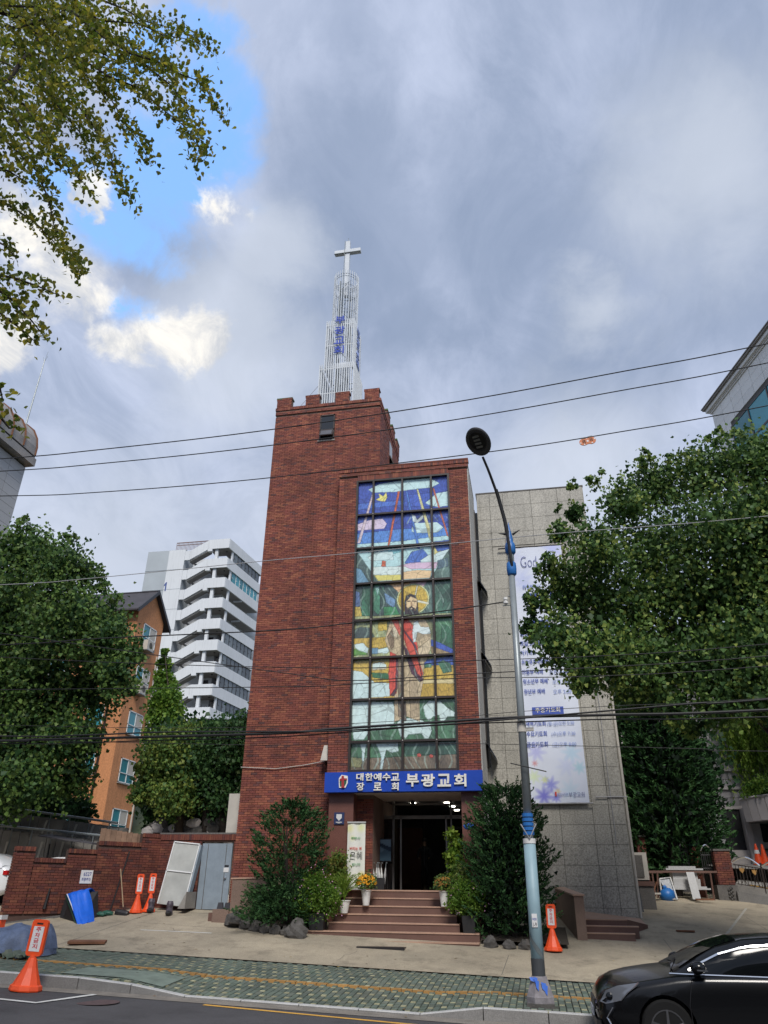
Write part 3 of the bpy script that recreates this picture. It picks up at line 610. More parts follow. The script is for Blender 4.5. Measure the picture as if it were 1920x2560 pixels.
# ---- picture window
win = thing('picture_window', 'tall leaded picture window in dark frame showing a robed shepherd with sheep under a blue sky', 'window', (-3.66, 22.3, 3.2))
ZR = [13.10, 11.74, 10.45, 9.15, 7.87, 6.60, 5.28, 4.02, 3.18]; XC = [-5.29, -4.70, -3.665, -2.64, -2.03]
def gp(x, y): v = at(840+x*.3617, 1140+y*.3617, 22.25); return (v.x, v.z)
def S(*c): return np.array(srgb(*c))
ART = [  # painter's list: colour, polygon in measuring units of the window drawing
 ((38, 72, 168), [(90, 100), (860, 60), (860, 640), (90, 700)]),
 ((58, 104, 196), [(130, 330), (480, 300), (480, 330), (135, 372)]), ((46, 84, 182), [(470, 270), (660, 250), (800, 300), (800, 350), (470, 345)]),
 ((66, 128, 205), [(90, 540), (460, 500), (660, 500), (860, 480), (860, 600), (90, 640)]), ((30, 60, 140), [(470, 400), (640, 380), (800, 420), (800, 460), (640, 440), (480, 470)]),
 ((172, 214, 216), [(90, 610), (460, 585), (640, 560), (860, 540), (860, 880), (90, 900)]), ((120, 196, 205), [(270, 650), (450, 620), (450, 660), (330, 690)]),
 ((56, 104, 190), [(470, 740), (520, 660), (600, 640), (640, 690), (580, 740)]), ((50, 92, 180), [(670, 590), (790, 575), (790, 650), (700, 670)]),
 ((186, 222, 226), [(222, 230), (300, 190), (450, 165), (650, 150), (715, 185), (660, 215), (560, 225), (400, 245), (250, 250)]),
 ((186, 222, 226), [(615, 320), (660, 285), (690, 255), (775, 240), (775, 340), (700, 350), (640, 335)]),
 ((206, 190, 214), [(145, 470), (230, 440), (320, 430), (350, 465), (330, 500), (150, 512)]),
 ((188, 222, 228), [(520, 500), (540, 460), (700, 455), (742, 490), (700, 525), (560, 530), (520, 520)]),
 ((196, 224, 226), [(215, 700), (290, 655), (390, 660), (395, 715), (240, 722)]), ((196, 222, 226), [(580, 720), (640, 680), (780, 640), (780, 700), (700, 760), (590, 740)]),
 ((208, 178, 204), [(400, 765), (520, 735), (700, 730), (690, 775), (440, 780)]),
 ((204, 224, 218), [(240, 765), (470, 760), (540, 790), (470, 820), (250, 820)]), ((224, 192, 140), [(460, 800), (560, 785), (660, 790), (650, 840), (460, 850)]), ((214, 206, 96), [(250, 822), (450, 818), (450, 855), (280, 860)]),
 ((224, 180, 128), [(300, 870), (460, 860), (640, 850), (600, 900), (560, 1000), (420, 960)]), ((212, 176, 190), [(500, 875), (640, 850), (600, 905), (540, 890)]),
 ((208, 190, 200), [(250, 250), (262, 255), (165, 600), (145, 600)]), ((192, 88, 42), [(425, 240), (440, 240), (372, 600), (350, 640)]), ((192, 88, 42), [(315, 722), (343, 722), (340, 762), (312, 762)]),
 ((206, 204, 140), [(555, 225), (566, 225), (650, 500), (655, 585), (640, 560)]), ((186, 92, 60), [(665, 220), (676, 218), (780, 560), (765, 548)]), ((58, 116, 200), [(480, 240), (490, 240), (580, 640), (562, 640)]),
 ((226, 220, 108), [(272, 298), (300, 285), (292, 255), (325, 275), (345, 245), (352, 285), (335, 312), (300, 308)]), ((220, 214, 130), [(670, 600), (700, 660), (735, 645), (690, 670), (680, 680)]),
 ((206, 226, 226), [(520, 395), (545, 410), (560, 440), (600, 400), (600, 430), (560, 462), (530, 450)]),
 # hills
 ((52, 74, 72), [(90, 650), (150, 670), (215, 760), (290, 862), (380, 890), (440, 950), (440, 1110), (90, 1130)]), ((92, 140, 168), [(135, 770), (170, 780), (225, 870), (140, 880)]),
 ((44, 96, 72), [(180, 900), (260, 880), (250, 1110), (170, 1100)]), ((62, 128, 98), [(262, 880), (330, 900), (330, 1030), (290, 1095), (255, 1060)]), ((36, 62, 56), [(300, 890), (345, 940), (330, 1050), (300, 1060)]), ((98, 138, 176), [(330, 940), (410, 990), (400, 1050), (345, 1010)]),
 ((40, 112, 66), [(325, 1040), (410, 1040), (440, 1100), (330, 1108)]), ((150, 200, 190), [(268, 905), (300, 900), (285, 965)]), ((180, 160, 62), [(130, 1040), (165, 1040), (180, 1115), (125, 1120)]), ((76, 104, 150), [(130, 930), (160, 940), (165, 1035), (130, 1040)]),
 ((74, 100, 92), [(790, 630), (740, 700), (680, 800), (630, 860), (590, 980), (600, 1110), (830, 1110), (830, 630)]), ((50, 92, 74), [(690, 860), (800, 850), (810, 1090), (680, 1100)]), ((118, 150, 138), [(700, 900), (745, 990), (740, 1050), (735, 1000)]), ((60, 84, 96), [(700, 720), (770, 700), (775, 760), (700, 780)]),
 # fields
 ((132, 140, 96), [(90, 1110), (860, 1080), (860, 1420), (90, 1440)]), ((202, 176, 60), [(290, 1150), (350, 1140), (350, 1200), (290, 1210)]), ((58, 76, 74), [(125, 1200), (165, 1180), (230, 1185), (262, 1240), (260, 1260), (120, 1262)]),
 ((190, 160, 52), [(110, 1262), (350, 1250), (380, 1310), (300, 1330), (110, 1310)]), ((92, 150, 60), [(110, 1335), (180, 1330), (215, 1370), (110, 1380)]), ((96, 140, 170), [(240, 1325), (290, 1322), (290, 1365), (240, 1368)]),
 ((60, 110, 76), [(680, 1110), (830, 1100), (830, 1340), (690, 1290)]), ((38, 92, 64), [(730, 1160), (790, 1180), (800, 1330), (720, 1290)]), ((46, 84, 180), [(655, 1265), (720, 1290), (820, 1340), (820, 1385), (655, 1320)]), ((150, 130, 92), [(655, 1310), (820, 1370), (820, 1400), (655, 1360)]),
 ((196, 166, 52), [(90, 1420), (860, 1400), (860, 1660), (90, 1690)]), ((56, 92, 178), [(600, 1410), (860, 1370), (860, 1450), (760, 1440), (600, 1450)]), ((48, 92, 70), [(700, 1425), (740, 1410), (790, 1430), (800, 1490), (740, 1500)]), ((48, 100, 74), [(600, 1440), (660, 1435), (660, 1460), (600, 1465)]),
 ((210, 196, 140), [(575, 1545), (860, 1540), (860, 1570), (575, 1570)]), ((182, 150, 40), [(575, 1575), (860, 1568), (860, 1660), (575, 1668)]), ((46, 104, 66), [(245, 1495), (360, 1500), (370, 1545), (250, 1530)]), ((208, 200, 170), [(250, 1430), (330, 1420), (350, 1470), (250, 1480)]),
 ((52, 96, 66), [(90, 1690), (860, 1665), (860, 2200), (90, 2200)]), ((96, 84, 66), [(90, 2090), (400, 2080), (860, 2060), (860, 2200), (90, 2200)]), ((34, 70, 56), [(470, 1990), (860, 1960), (860, 2060), (470, 2070)]), ((128, 130, 84), [(100, 2080), (180, 2090), (170, 2150), (100, 2150)]),
 # sheep
 ((192, 220, 220), [(112, 1480), (180, 1490), (260, 1560), (370, 1570), (370, 1660), (112, 1680)]), ((194, 221, 220), [(108, 1700), (230, 1695), (390, 1700), (410, 1760), (398, 1850), (350, 1890), (230, 1900), (190, 1960), (120, 1960), (108, 1880)]),
 ((196, 222, 220), [(125, 1300), (185, 1290), (222, 1330), (215, 1360), (160, 1345), (130, 1325)]), ((196, 222, 220), [(285, 1335), (355, 1322), (368, 1345), (350, 1362), (285, 1362)]), ((200, 222, 218), [(250, 1435), (300, 1425), (345, 1440), (345, 1460), (250, 1470)]),
 ((186, 214, 212), [(160, 1990), (210, 1985), (200, 2030), (190, 2110), (178, 2110), (175, 2030)]), ((186, 214, 212), [(270, 1985), (425, 1975), (430, 2040), (385, 2050), (345, 2030), (330, 2090), (318, 2170), (300, 2165), (310, 2080), (290, 2020)]),
 ((192, 218, 216), [(415, 1850), (445, 1810), (560, 1815), (650, 1850), (660, 1900), (640, 1950), (610, 1950), (590, 1915), (500, 1925), (480, 1950), (445, 1940)]),
 ((196, 221, 219), [(600, 1730), (640, 1690), (720, 1695), (770, 1740), (820, 1770), (815, 1800), (770, 1800), (740, 1840), (720, 1830), (710, 1790), (670, 1800), (640, 1830), (615, 1800)]),
 ((196, 70, 50), [(558, 2060), (572, 2052), (588, 2062), (582, 2078), (564, 2078)]), ((196, 70, 50), [(640, 2068), (655, 2060), (672, 2068), (666, 2084), (648, 2084)]),
 # figure
 ('disc', (206, 214, 150), (530, 985), 112), ('disc', (198, 168, 44), (530, 985), 102),
 ((214, 216, 190), [(525, 985), (640, 1010), (640, 1024), (525, 1000)]), ((214, 216, 190), [(556, 890), (566, 890), (545, 985), (538, 985)]),
 ((186, 168, 132), [(372, 1135), (450, 1108), (600, 1105), (640, 1170), (655, 1240), (650, 1340), (610, 1420), (600, 1560), (575, 1700), (575, 1835), (490, 1800), (400, 1840), (400, 1690), (410, 1500), (370, 1360), (335, 1270)]),
 ((118, 100, 78), [(350, 1250), (395, 1180), (400, 1320), (375, 1330)]), ((196, 186, 158), [(385, 1190), (430, 1150), (420, 1260), (395, 1240)]), ((196, 180, 146), [(560, 1330), (650, 1260), (655, 1320), (620, 1420), (580, 1420)]), ((118, 102, 82), [(430, 1420), (470, 1430), (460, 1800), (425, 1800)]),
 ((168, 150, 118), [(500, 1430), (560, 1560), (570, 1800), (510, 1810)]), ((88, 78, 72), [(462, 1700), (480, 1700), (484, 1830), (458, 1830)]),
 ((206, 66, 46), [(460, 1120), (500, 1130), (540, 1180), (530, 1260), (560, 1290), (570, 1400), (600, 1500), (585, 1560), (540, 1500), (520, 1420), (480, 1300), (455, 1220)]), ((72, 40, 62), [(462, 1190), (500, 1240), (550, 1310), (560, 1350), (600, 1550), (575, 1560), (520, 1500), (480, 1380), (462, 1300), (530, 1380)]),
 ((210, 76, 52), [(480, 1230), (535, 1310), (570, 1430), (590, 1530), (560, 1500), (520, 1400), (478, 1300)]), ((206, 66, 46), [(372, 1350), (412, 1370), (415, 1640), (370, 1655), (360, 1500)]), ((80, 48, 60), [(412, 1400), (428, 1400), (424, 1600), (400, 1660), (372, 1655), (410, 1600)]), ((200, 90, 70), [(380, 1130), (425, 1125), (445, 1200), (440, 1240)]),
 ((206, 226, 224), [(535, 1150), (560, 1135), (585, 1180), (640, 1180), (655, 1225), (600, 1230), (560, 1215), (548, 1285), (532, 1285), (525, 1220)]),
 ((48, 36, 42), [(470, 1010), (482, 965), (515, 950), (550, 962), (562, 1010), (570, 1085), (545, 1095), (470, 1092)]), ((218, 190, 140), [(484, 1000), (515, 968), (555, 985), (556, 1040), (540, 1075), (505, 1075), (486, 1040)]),
 ((44, 34, 38), [(496, 1052), (520, 1036), (545, 1052), (540, 1092), (515, 1100), (500, 1085)]), ((210, 190, 160), [(513, 1046), (526, 1046), (524, 1058), (515, 1058)]), ((60, 46, 46), [(492, 1000), (512, 998), (512, 1003), (492, 1005)]), ((60, 46, 46), [(526, 998), (548, 1000), (548, 1005), (526, 1003)]), ((186, 150, 108), [(517, 1003), (522, 1003), (526, 1034), (514, 1034)]),
]
def paint_window(X, Z):
    C = np.tile(S(90, 120, 100), (len(X), 1)); ID = np.zeros(len(X), int)
    for i, a in enumerate(ART):
        if a[0] == 'disc':
            c = gp(*a[2]); e = gp(a[2][0]+a[3], a[2][1]); r = math.hypot(e[0]-c[0], e[1]-c[1]); m = (X-c[0])**2+(Z-c[1])**2 < r*r; col = a[1]
        else: m = inpoly(X, Z, [gp(*q) for q in a[1]]); col = a[0]
        C[m] = S(*col); ID[m] = i+1
    dk = C.max(1) < .30; sv = np.sin(X*23+Z*7+np.sin(Z*5+X*3)*3.2); C[dk & (sv > .90)] = C[dk & (sv > .90)]*.6+np.array([.16, .24, .20])*.6; C[dk] *= (1.25+.35*np.sin(X[dk]*5+Z[dk]*3.3))[:, None]
    # brushed glass grain and lead lines on the pale fleece
    g = np.sin(X*31+np.sin(Z*9)*3)*np.sin(Z*17+np.sin(X*13)*2)+.8*np.sin(X*88+np.sin(Z*14)*2.5)*np.sin(Z*6+X*11); C = C*(1+.20*g[:, None]*(C.max(1) < .62)[:, None])
    vor = np.random.RandomState(3).rand(260, 2)*[3.3, 10]+[-5.3, 3.15]
    d = np.sqrt((X[:, None]-vor[None, :, 0])**2+((Z[:, None]-vor[None, :, 1])*1.2)**2); d.sort(axis=1); lead = (d[:, 1]-d[:, 0]) < .016
    C[lead] = C[lead]*.62; C = np.minimum(C*.98+C.mean(1)[:, None]*.14+.04, .86); return C, ID
mull = MB()
for ci in range(4):
    for ri in range(8):
        x0, x1, z1, z0 = XC[ci]+.02, XC[ci+1]-.02, ZR[ri]-.02, ZR[ri+1]+.02
        keep = {}
        def pf(X, Z):
            C, ID = paint_window(X, Z); keep['ID'] = ID; return C
        X, Z, C, F = raster(x0, x1, z0, z1, .0165, pf)
        nx = int(round((x1-x0)/.0165)); ID = keep['ID'].reshape(-1, nx+1); E = np.zeros_like(ID, bool)
        E[:, 1:] |= ID[:, 1:] != ID[:, :-1]; E[1:] |= ID[1:] != ID[:-1]; C = C.copy(); C[E.ravel()] *= .48
        tilt = random.uniform(-.004, .004)
        V = np.stack([X, 22.29+(Z-z0)*tilt, Z], 1); fast('glass_pane', V, F, m_pane, C, win)
for x in XC: mull.box(x-.032, x+.032, 22.16, 22.30, 3.16, 13.12)
hb = MB()
for z in ZR: hb.box(-5.31, -2.01, 22.17, 22.31, z-.032, z+.032)
obj('mullion', mull, m_brownmetal, win); obj('transom', hb, m_brownmetal, win)
obj('bolts', (lambda b: [b.sph((x, 22.15, z), .022, 6, 4) for x in XC[1:4] for z in ZR[1:8]] and b)(MB()), m_cream, win)
# ---- entrance porch
ent = thing('church_entrance', 'dark glazed church entrance with granite piers under the blue sign', 'entrance', (-3.6, 23, 0))
obj('pier', MB().box(-5.86, -5.12, BY+.0, 24.4, -1.2, 2.56), m_redgran, ent); obj('pier', MB().box(-1.98, -1.37, BY+.0, 24.4, -1.2, 2.56), m_redgran, ent)
obj('soffit', MB().box(-5.12, -1.98, BY+.02, 24.5, 2.56, 2.60), m_cream, ent)
obj('door_step', MB().box(-5.12, -1.98, BY+.30, 24.9, -1.2, .045), m_stair, ent)
ax0, ax1, gy = -5.12, -1.98, 24.45
fr_ = MB()
for a, b, c, d in ((-4.36, -4.30, .05, 2.56), (-4.12, -4.07, .05, 2.12), (-2.70, -2.65, .05, 2.12), (-2.54, -2.49, .05, 2.56), (-5.12, -1.98, 2.04, 2.14), (-4.34, -2.50, 2.44, 2.49), (-2.03, -1.98, .05, 2.56), (-5.12, -5.07, .05, 2.56)): fr_.box(a, b, gy-.04, gy+.04, c, d)
obj('door_frame', fr_, M('steel_frame', (.26, .25, .23), .35, metal=.5), ent)
obj('glass_panel', MB().box(-5.08, -4.36, gy-.01, gy, .05, 2.04), m_darkglass, ent)
obj('glass_door', MB().box(-4.07, -3.38, gy+.005, gy+.015, .07, 2.04), m_glass, ent); obj('glass_door', MB().box(-3.36, -2.70, gy+.005, gy+.015, .07, 2.04), m_glass, ent); obj('glass_panel', MB().box(-4.30, -4.12, gy-.01, gy, .07, 2.04), m_glass, ent)
obj('glass_panel', MB().box(-2.49, -2.03, gy-.01, gy, .05, 2.04), m_glass, ent); obj('fanlight', MB().box(-4.30, -2.54, gy-.01, gy, 2.14, 2.44), m_glass, ent)
lob = MB().box(-6, -1.4, 31, 31.1, -1, 3).box(-5.2, -5.12, gy+.05, 31, -1, 3).box(-1.98, -1.9, gy+.05, 31, -1, 3).box(-5.2, -1.9, gy+.05, 31, 2.60, 2.66).box(-5.2, -1.9, gy+.05, 31, -.05, .05)
obj('lobby', lob, m_interior, ent); obj('shelf', MB().box(-4.9, -3.9, 27.5, 27.9, .05, 2.0), m_shelf, ent)
obj('inner_door', MB().box(-3.0, -2.95, 27.0, 27.05, .05, 2.0).box(-2.2, -2.15, 27, 27.05, .05, 2.0).box(-3.0, -2.15, 27, 27.05, 1.93, 2.0), m_black, ent)
obj('notice', MB().box(-2.95, -2.65, 26.95, 26.97, 1.5, 1.85), M('notice_blue', (.12, .22, .30), .6), ent)
for px, py, y in ((1033, 2009, 25.2), (1117, 2008, 25.2), (1131, 2017, 26.3), (1142, 2028, 27.6)):
    v = at(px, py, y); obj('downlight', MB().lathe([(0, 0), (.09, 0), (.09, .03)], (v.x, y, 2.565), 14), m_lightdisc, ent)
obj('camera_dome', MB().box(-3.75, -3.65, 24.2, 24.4, 2.46, 2.56), m_black, ent)
spk = at(923, 2007, 23.6); obj('camera_housing', MB().tube([(spk.x, 23.6, 2.42), (spk.x, 23.6, 2.56)], .03).lathe([(.05, 0), (.045, -.08), (0, -.1)], (spk.x, 23.6, 2.44), 10), m_potw, ent)
# steps
ST = [(-5.88, -1.51, 20.40, -1.066), (-5.9, -1.52, 20.70, -.88), (-5.42, -2.03, 21.0, -.694), (-5.40, -2.12, 21.30, -.508), (-5.33, -2.28, 21.60, -.322), (-5.20, -2.45, 21.90, -.136)]
stp = thing('entrance_steps', 'broad flight of reddish granite steps up to the glass entrance', 'steps', (-3.7, 21, -1.2))
prev = -1.35
for i, (a, b, y, z) in enumerate(ST):
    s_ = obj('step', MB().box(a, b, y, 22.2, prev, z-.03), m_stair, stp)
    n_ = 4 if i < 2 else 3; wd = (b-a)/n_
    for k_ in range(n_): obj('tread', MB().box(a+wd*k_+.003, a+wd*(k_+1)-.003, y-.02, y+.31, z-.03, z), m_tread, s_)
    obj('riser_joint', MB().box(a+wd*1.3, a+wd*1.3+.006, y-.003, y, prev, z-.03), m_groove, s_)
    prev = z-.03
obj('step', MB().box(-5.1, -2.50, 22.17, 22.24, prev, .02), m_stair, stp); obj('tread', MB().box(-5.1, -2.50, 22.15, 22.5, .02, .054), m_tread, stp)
mat_ = obj('drain_mat', MB().box(-4.35, -3.2, 19.55, 19.85, z_yard(-3.8, 19.7)-.1, z_yard(-3.8, 19.7)+.02), m_black); mat_['label'] = 'black rubber mat lying at the foot of the entrance steps'; mat_['category'] = 'mat'
# ---- sign board
sg = thing('church_sign', 'long blue sign board with raised white Korean letters above the entrance', 'sign', (-3.6, 22, 2.6))
obj('board', MB().box(-5.94, -1.33, 21.9, 22.18, 2.56, 3.11), m_blue, sg)
zd = lambda x, y: at(800+x*.2652, 1900+y*.2652, 21.88)
def ft(body, x0, y0, x1, y1, bold, mat=m_lettw, par=sg, d=.045, nm='letter', shadow=True):
    a, b = zd(x0, y1), zd(x1, y0); return text(nm, body, a.x, b.x, a.z, b.z, 21.895, mat, par, d, bold)
for ch, x0, x1 in zip('대한예수교', (343, 428, 506, 590, 670), (412, 500, 580, 665, 750)): ft(ch, x0, 124, x1, 196, .022)
for ch, x0, x1 in zip('장로회', (345, 505, 676), (418, 582, 742)): ft(ch, x0, 212, x1, 288, .022)
for ch, x0, x1 in zip('부광교회', (812, 955, 1108, 1266), (932, 1082, 1232, 1378)): ft(ch, x0, 130, x1, 252, .028)
def poly_on(pts, y0, y1, mat, par, nm):
    q = [(zd(*p).x, zd(*p).z) for p in pts]; return obj(nm, MB().prism(q, y0, y1), mat, par)
poly_on([(178, 172), (205, 140), (262, 150), (262, 215), (240, 262), (180, 262), (178, 215)], 21.875, 21.896, m_lettw, sg, 'emblem_base')
poly_on([(186, 205), (205, 175), (250, 172), (250, 215), (232, 250), (190, 250)], 21.865, 21.876, M('emblem_green', (.02, .10, .06), .5), sg, 'emblem_shape')
poly_on([(206, 150), (226, 150), (228, 172), (256, 176), (254, 190), (228, 188), (230, 262), (204, 262), (206, 196), (188, 196), (188, 180), (206, 172)], 21.85, 21.866, M('emblem_red', (.35, .025, .03), .5), sg, 'emblem_cross')
# small shield plate on pier
pl_ = thing('shield_plaque', 'small navy plaque with white shield on the left granite pier', 'plaque', (-5.53, 22.19, 1.9))
obj('plate', MB().box(-5.68, -5.38, 22.165, 22.2, 1.72, 2.04), M('navy', (.02, .035, .11), .5), pl_)
obj('shield', MB().prism([(-5.61, 1.99), (-5.45, 1.99), (-5.45, 1.89), (-5.53, 1.81), (-5.61, 1.89)], 22.155, 22.166), m_whiteplate, pl_)
obj('lettering', MB().box(-5.62, -5.44, 22.158, 22.166, 1.765, 1.785).box(-5.57, -5.49, 22.158, 22.166, 1.745, 1.755), m_whiteplate, pl_)
# ================================================================ STEEPLE
st = thing('cross_steeple', 'white steel bar steeple with blue letters and a tall cross on the church tower roof', 'steeple', (-6.65, 24.3, 16.9))
def cage(x0, x1, y0, y1, z0, z1, nx, ny, name):
    for i in range(nx+1):
        x = x0+(x1-x0)*i/nx; obj('bar', MB().box(x-.019, x+.019, y0-.03, y0+.03, z0, z1), m_spire, st)
    b = MB()
    for i in range(nx+1): x = x0+(x1-x0)*i/nx; b.box(x-.019, x+.019, y1-.03, y1+.03, z0, z1)
    obj('rear_bars', b, m_spire, st, kind='stuff')
    for s, xx in ((0, x0), (1, x1)):
        b = MB()
        for i in range(1, ny): y = y0+(y1-y0)*i/ny; b.box(xx-.03, xx+.03, y-.02, y+.02, z0, z1)
        obj('side_bars', b, m_spire, st, kind='stuff')
    r = MB(); n = max(2, int((z1-z0)/1.1))
    for i in range(n+1):
        z = z0+.12+(z1-z0-.35)*i/n
        r.box(x0, x1, y0+.031, y0+.06, z, z+.045).box(x0, x1, y1-.06, y1-.031, z, z+.045).box(x0+.035, x0+.065, y0+.06, y1-.06, z, z+.045).box(x1-.065, x1-.035, y0+.06, y1-.06, z, z+.045)
    obj('hoops', r, m_spire, st, kind='stuff')
cage(-7.42, -5.95, 23.60, 25.20, 16.9, 19.80, 15, 14, 'low')
cage(-7.24, -6.03, 23.66, 25.02, 19.6, 22.25, 13, 12, 'mid')
r = MB()
for i in range(30):
    a = 2*math.pi*i/30; x, y = -6.62+.56*math.cos(a), 24.3+.56*math.sin(a)
    obj('bar', MB().tube([(x, y, 22.0), (x, y, 25.35)], 0.019, 4), m_spire, st)
for z in (22.3, 23.0, 23.8, 24.5, 25.0, 25.15):
    r.tube([(-6.62+.535*math.cos(2*math.pi*i/22), 24.3+.535*math.sin(2*math.pi*i/22), z) for i in range(23)], .022, 4, cap=False)
obj('hoops', r, m_spire, st, kind='stuff')
tr = MB()
for a in range(4):
    x, y = -6.62+(.22 if a % 2 else -.22), 24.3+(.22 if a > 1 else -.22); tr.tube([(x, y, 16.9), (x, y, 25.0)], .03, 5)
for i in range(14):
    z = 17+i*.57; s = 1 if i % 2 else -1
    tr.tube([(-6.62-.22*s, 24.08, z), (-6.62+.22*s, 24.08, z+.57)], .018, 4).tube([(-6.84, 24.3-.22*s, z), (-6.84, 24.3+.22*s, z+.57)], .018, 4).tube([(-6.40, 24.3-.22*s, z), (-6.40, 24.3+.22*s, z+.57)], .018, 4)
obj('truss', tr, m_pole, st)
cross = obj('cross', MB().box(-6.725, -6.515, 24.22, 24.38, 24.2, 27.72), m_spire, st)
obj('cross_arm', MB().box(-7.25, -5.985, 24.20, 24.40, 26.95, 27.15), m_spire, cross); obj('rod', MB().tube([(-6.62, 24.3, 27.7), (-6.62, 24.3, 27.98)], .014, 5), m_pole, cross)
obj('cross_rim', MB().box(-7.26, -5.975, 24.17, 24.205, 26.915, 26.945).box(-6.76, -6.74, 24.17, 24.215, 24.2, 27.7), m_pole, cross)
for ch, z0, z1 in zip('부광교회', (21.98, 21.38, 20.84, 20.30), (22.40, 21.81, 21.24, 20.71)):
    text('letter', ch, -6.86, -6.40, z0, z1, 23.575, m_bluel, st, .02, .015)
for i, (ch, z) in enumerate(zip('부광교회', (21.75, 21.2, 20.65, 20.1))):
    R = Matrix.Translation((-5.985, 24.35, 0)) @ Matrix.Rotation(math.pi/2, 4, 'Z'); text('letter', ch, -.28, .28, z, z+.46, 0, m_inkpale, st, .02, .02, rot=R)
guy = obj('guy_wire', MB().tube([(-7.42, 23.8, 19.0), (-8.4, 23.3, 17.1)], .010, 4), m_wirepale, st)
# ================================================================ BANNER on granite wall
bn = thing('hanging_banner', 'long pale blue banner of service times hanging on the granite wall', 'banner', (.86, 24.85, 2.5))
zb = lambda x, y: at(1280+x*.3073, 1340+y*.3073, 24.86)
FLW = [(.25, 4.05, .30, (150, 150, 225), .55), (.12, 3.3, .22, (206, 226, 150), .6), (.62, 3.05, .25, (110, 112, 215), .75), (.38, 2.72, .30, (96, 92, 205), .85), (.75, 2.66, .16, (120, 120, 220), .8), (.18, 3.7, .1, (200, 96, 90), .7), (.45, 3.2, .12, (205, 215, 120), .7), (.82, 2.85, .1, (210, 190, 120), .7),
       (1.35, 4.0, .30, (160, 208, 232), .5), (1.55, 3.55, .2, (140, 200, 215), .6), (1.15, 3.6, .3, (190, 200, 235), .5), (1.2, 2.9, .3, (185, 215, 235), .5), (1.45, 11.15, .4, (165, 175, 235), .6), (1.3, 10.85, .2, (130, 190, 200), .6), (.2, 10.1, .5, (185, 195, 235), .5), (.1, 10.9, .3, (190, 195, 230), .5), (.3, 9.9, .35, (180, 190, 232), .4)]
def paint_banner(X, Z):
    C = np.tile(S(216, 222, 236), (len(X), 1)); t = (.5+.5*np.sin(Z*1.3+X*2.1))[:, None]*.10; C = C*(1-t)+S(182, 196, 232)*t*1.0
    for (x, z, r, c, a) in FLW:
        w = 1+.3*np.sin(7*np.arctan2(Z-z, X-x)+x*9); d = np.hypot(X-x, Z-z)/(r*w*.75); k = (np.clip(1.3-d, 0, 1)**.7*a)[:, None]; C = C*(1-k)+S(*c)*k
    return C
X, Z, C, F = raster(-.02, 1.74, 2.52, 11.27, .03, paint_banner)
fast('fabric', np.stack([X, 24.862+.007*np.sin(X*9+.4*np.sin(Z))+.005*np.sin(Z*2.3+X*3), Z], 1), F, m_print, C, bn)
obj('hanging_rod', MB().tube([(-.52, 24.88, 11.30), (1.80, 24.88, 11.30)], .03, 8), m_brownmetal, bn); obj('bottom_rod', MB().tube([(-.06, 24.88, 2.50), (1.85, 24.88, 2.50)], .022, 8), m_wirepale, bn)
def bt(body, x0, x1, yc, h, mat, bold=.01, nm='lettering'):
    a = zb(x0, yc); b = zb(x1, yc); z = a.z; return text(nm, body, a.x, b.x, z-h/2, z+h/2, 24.835, mat, bn, .004, bold)
bt('God is', 70, 270, 215, .42, m_navytext, -.02); bt('환영합니다', 85, 235, 418, .15, m_inkpale); bt('예배시간', 85, 330, 498, .30, m_inkblue, .03); bt('안내', 165, 290, 562, .26, m_inkblue, .03)
def pill(x0, x1, yc, h): a, b = zb(x0, yc), zb(x1, yc); obj('heading_bar', MB().box(a.x, b.x, 24.838, 24.846, a.z-h/2, a.z+h/2), m_inkblue, bn)
pill(112, 330, 722, .26); text('heading', '주일예배', zb(155, 1).x, zb(290, 1).x, zb(1, 722).z-.08, zb(1, 722).z+.08, 24.834, m_lettw, bn, .004, .01)
pill(165, 420, 1425, .24); text('heading', '주중기도회', zb(190, 1430).x, zb(392, 1430).x, zb(1, 1425).z-.08, zb(1, 1425).z+.08, 24.834, m_lettw, bn, .004, .01)
for nm, t, y, x1, xa, xb in (('주일 1부예배', '오전 9:00', 806, 262, 300, 450), ('주일 2부예배', '오전 11:00', 878, 262, 300, 452), ('아기학교', '오전 11:00', 953, 195, 290, 450), ('유아유치부예배', '오전 11:00', 1028, 292, 300, 456), ('아동부 예배', '오전 9:00', 1110, 252, 303, 455),
                             ('청소년부 예배', '오전 9:00', 1186, 290, 330, 474), ('청년부 예배', '오후 2:00', 1268, 268, 336, 482), ('새벽기도회', '(월-금)오전 5:30', 1528, 274, 286, 506), ('수요기도회', '(수)오후 7:30', 1612, 284, 322, 516), ('금요기도회', '(금)오후 8:00', 1698, 292, 330, 524)):
    x0 = {806: 66, 878: 66, 953: 70, 1028: 78, 1110: 82, 1186: 90, 1268: 98, 1528: 112, 1612: 118, 1698: 122}[y]
    bt(nm, x0, x1, y, .17, m_inkblue, .008); bt(t, xa, xb, y, .16, m_inkpale, .0)
bt('부광교회', 462, 590, 2105, .15, m_navytext, -.01); bt('대한예수교장로회', 372, 455, 2103, .10, m_inkblue, -.01); obj('emblem', MB().box(zb(350, 2105).x, zb(364, 2105).x, 24.838, 24.846, zb(1, 2120).z, zb(1, 2085).z), m_inkred, bn)
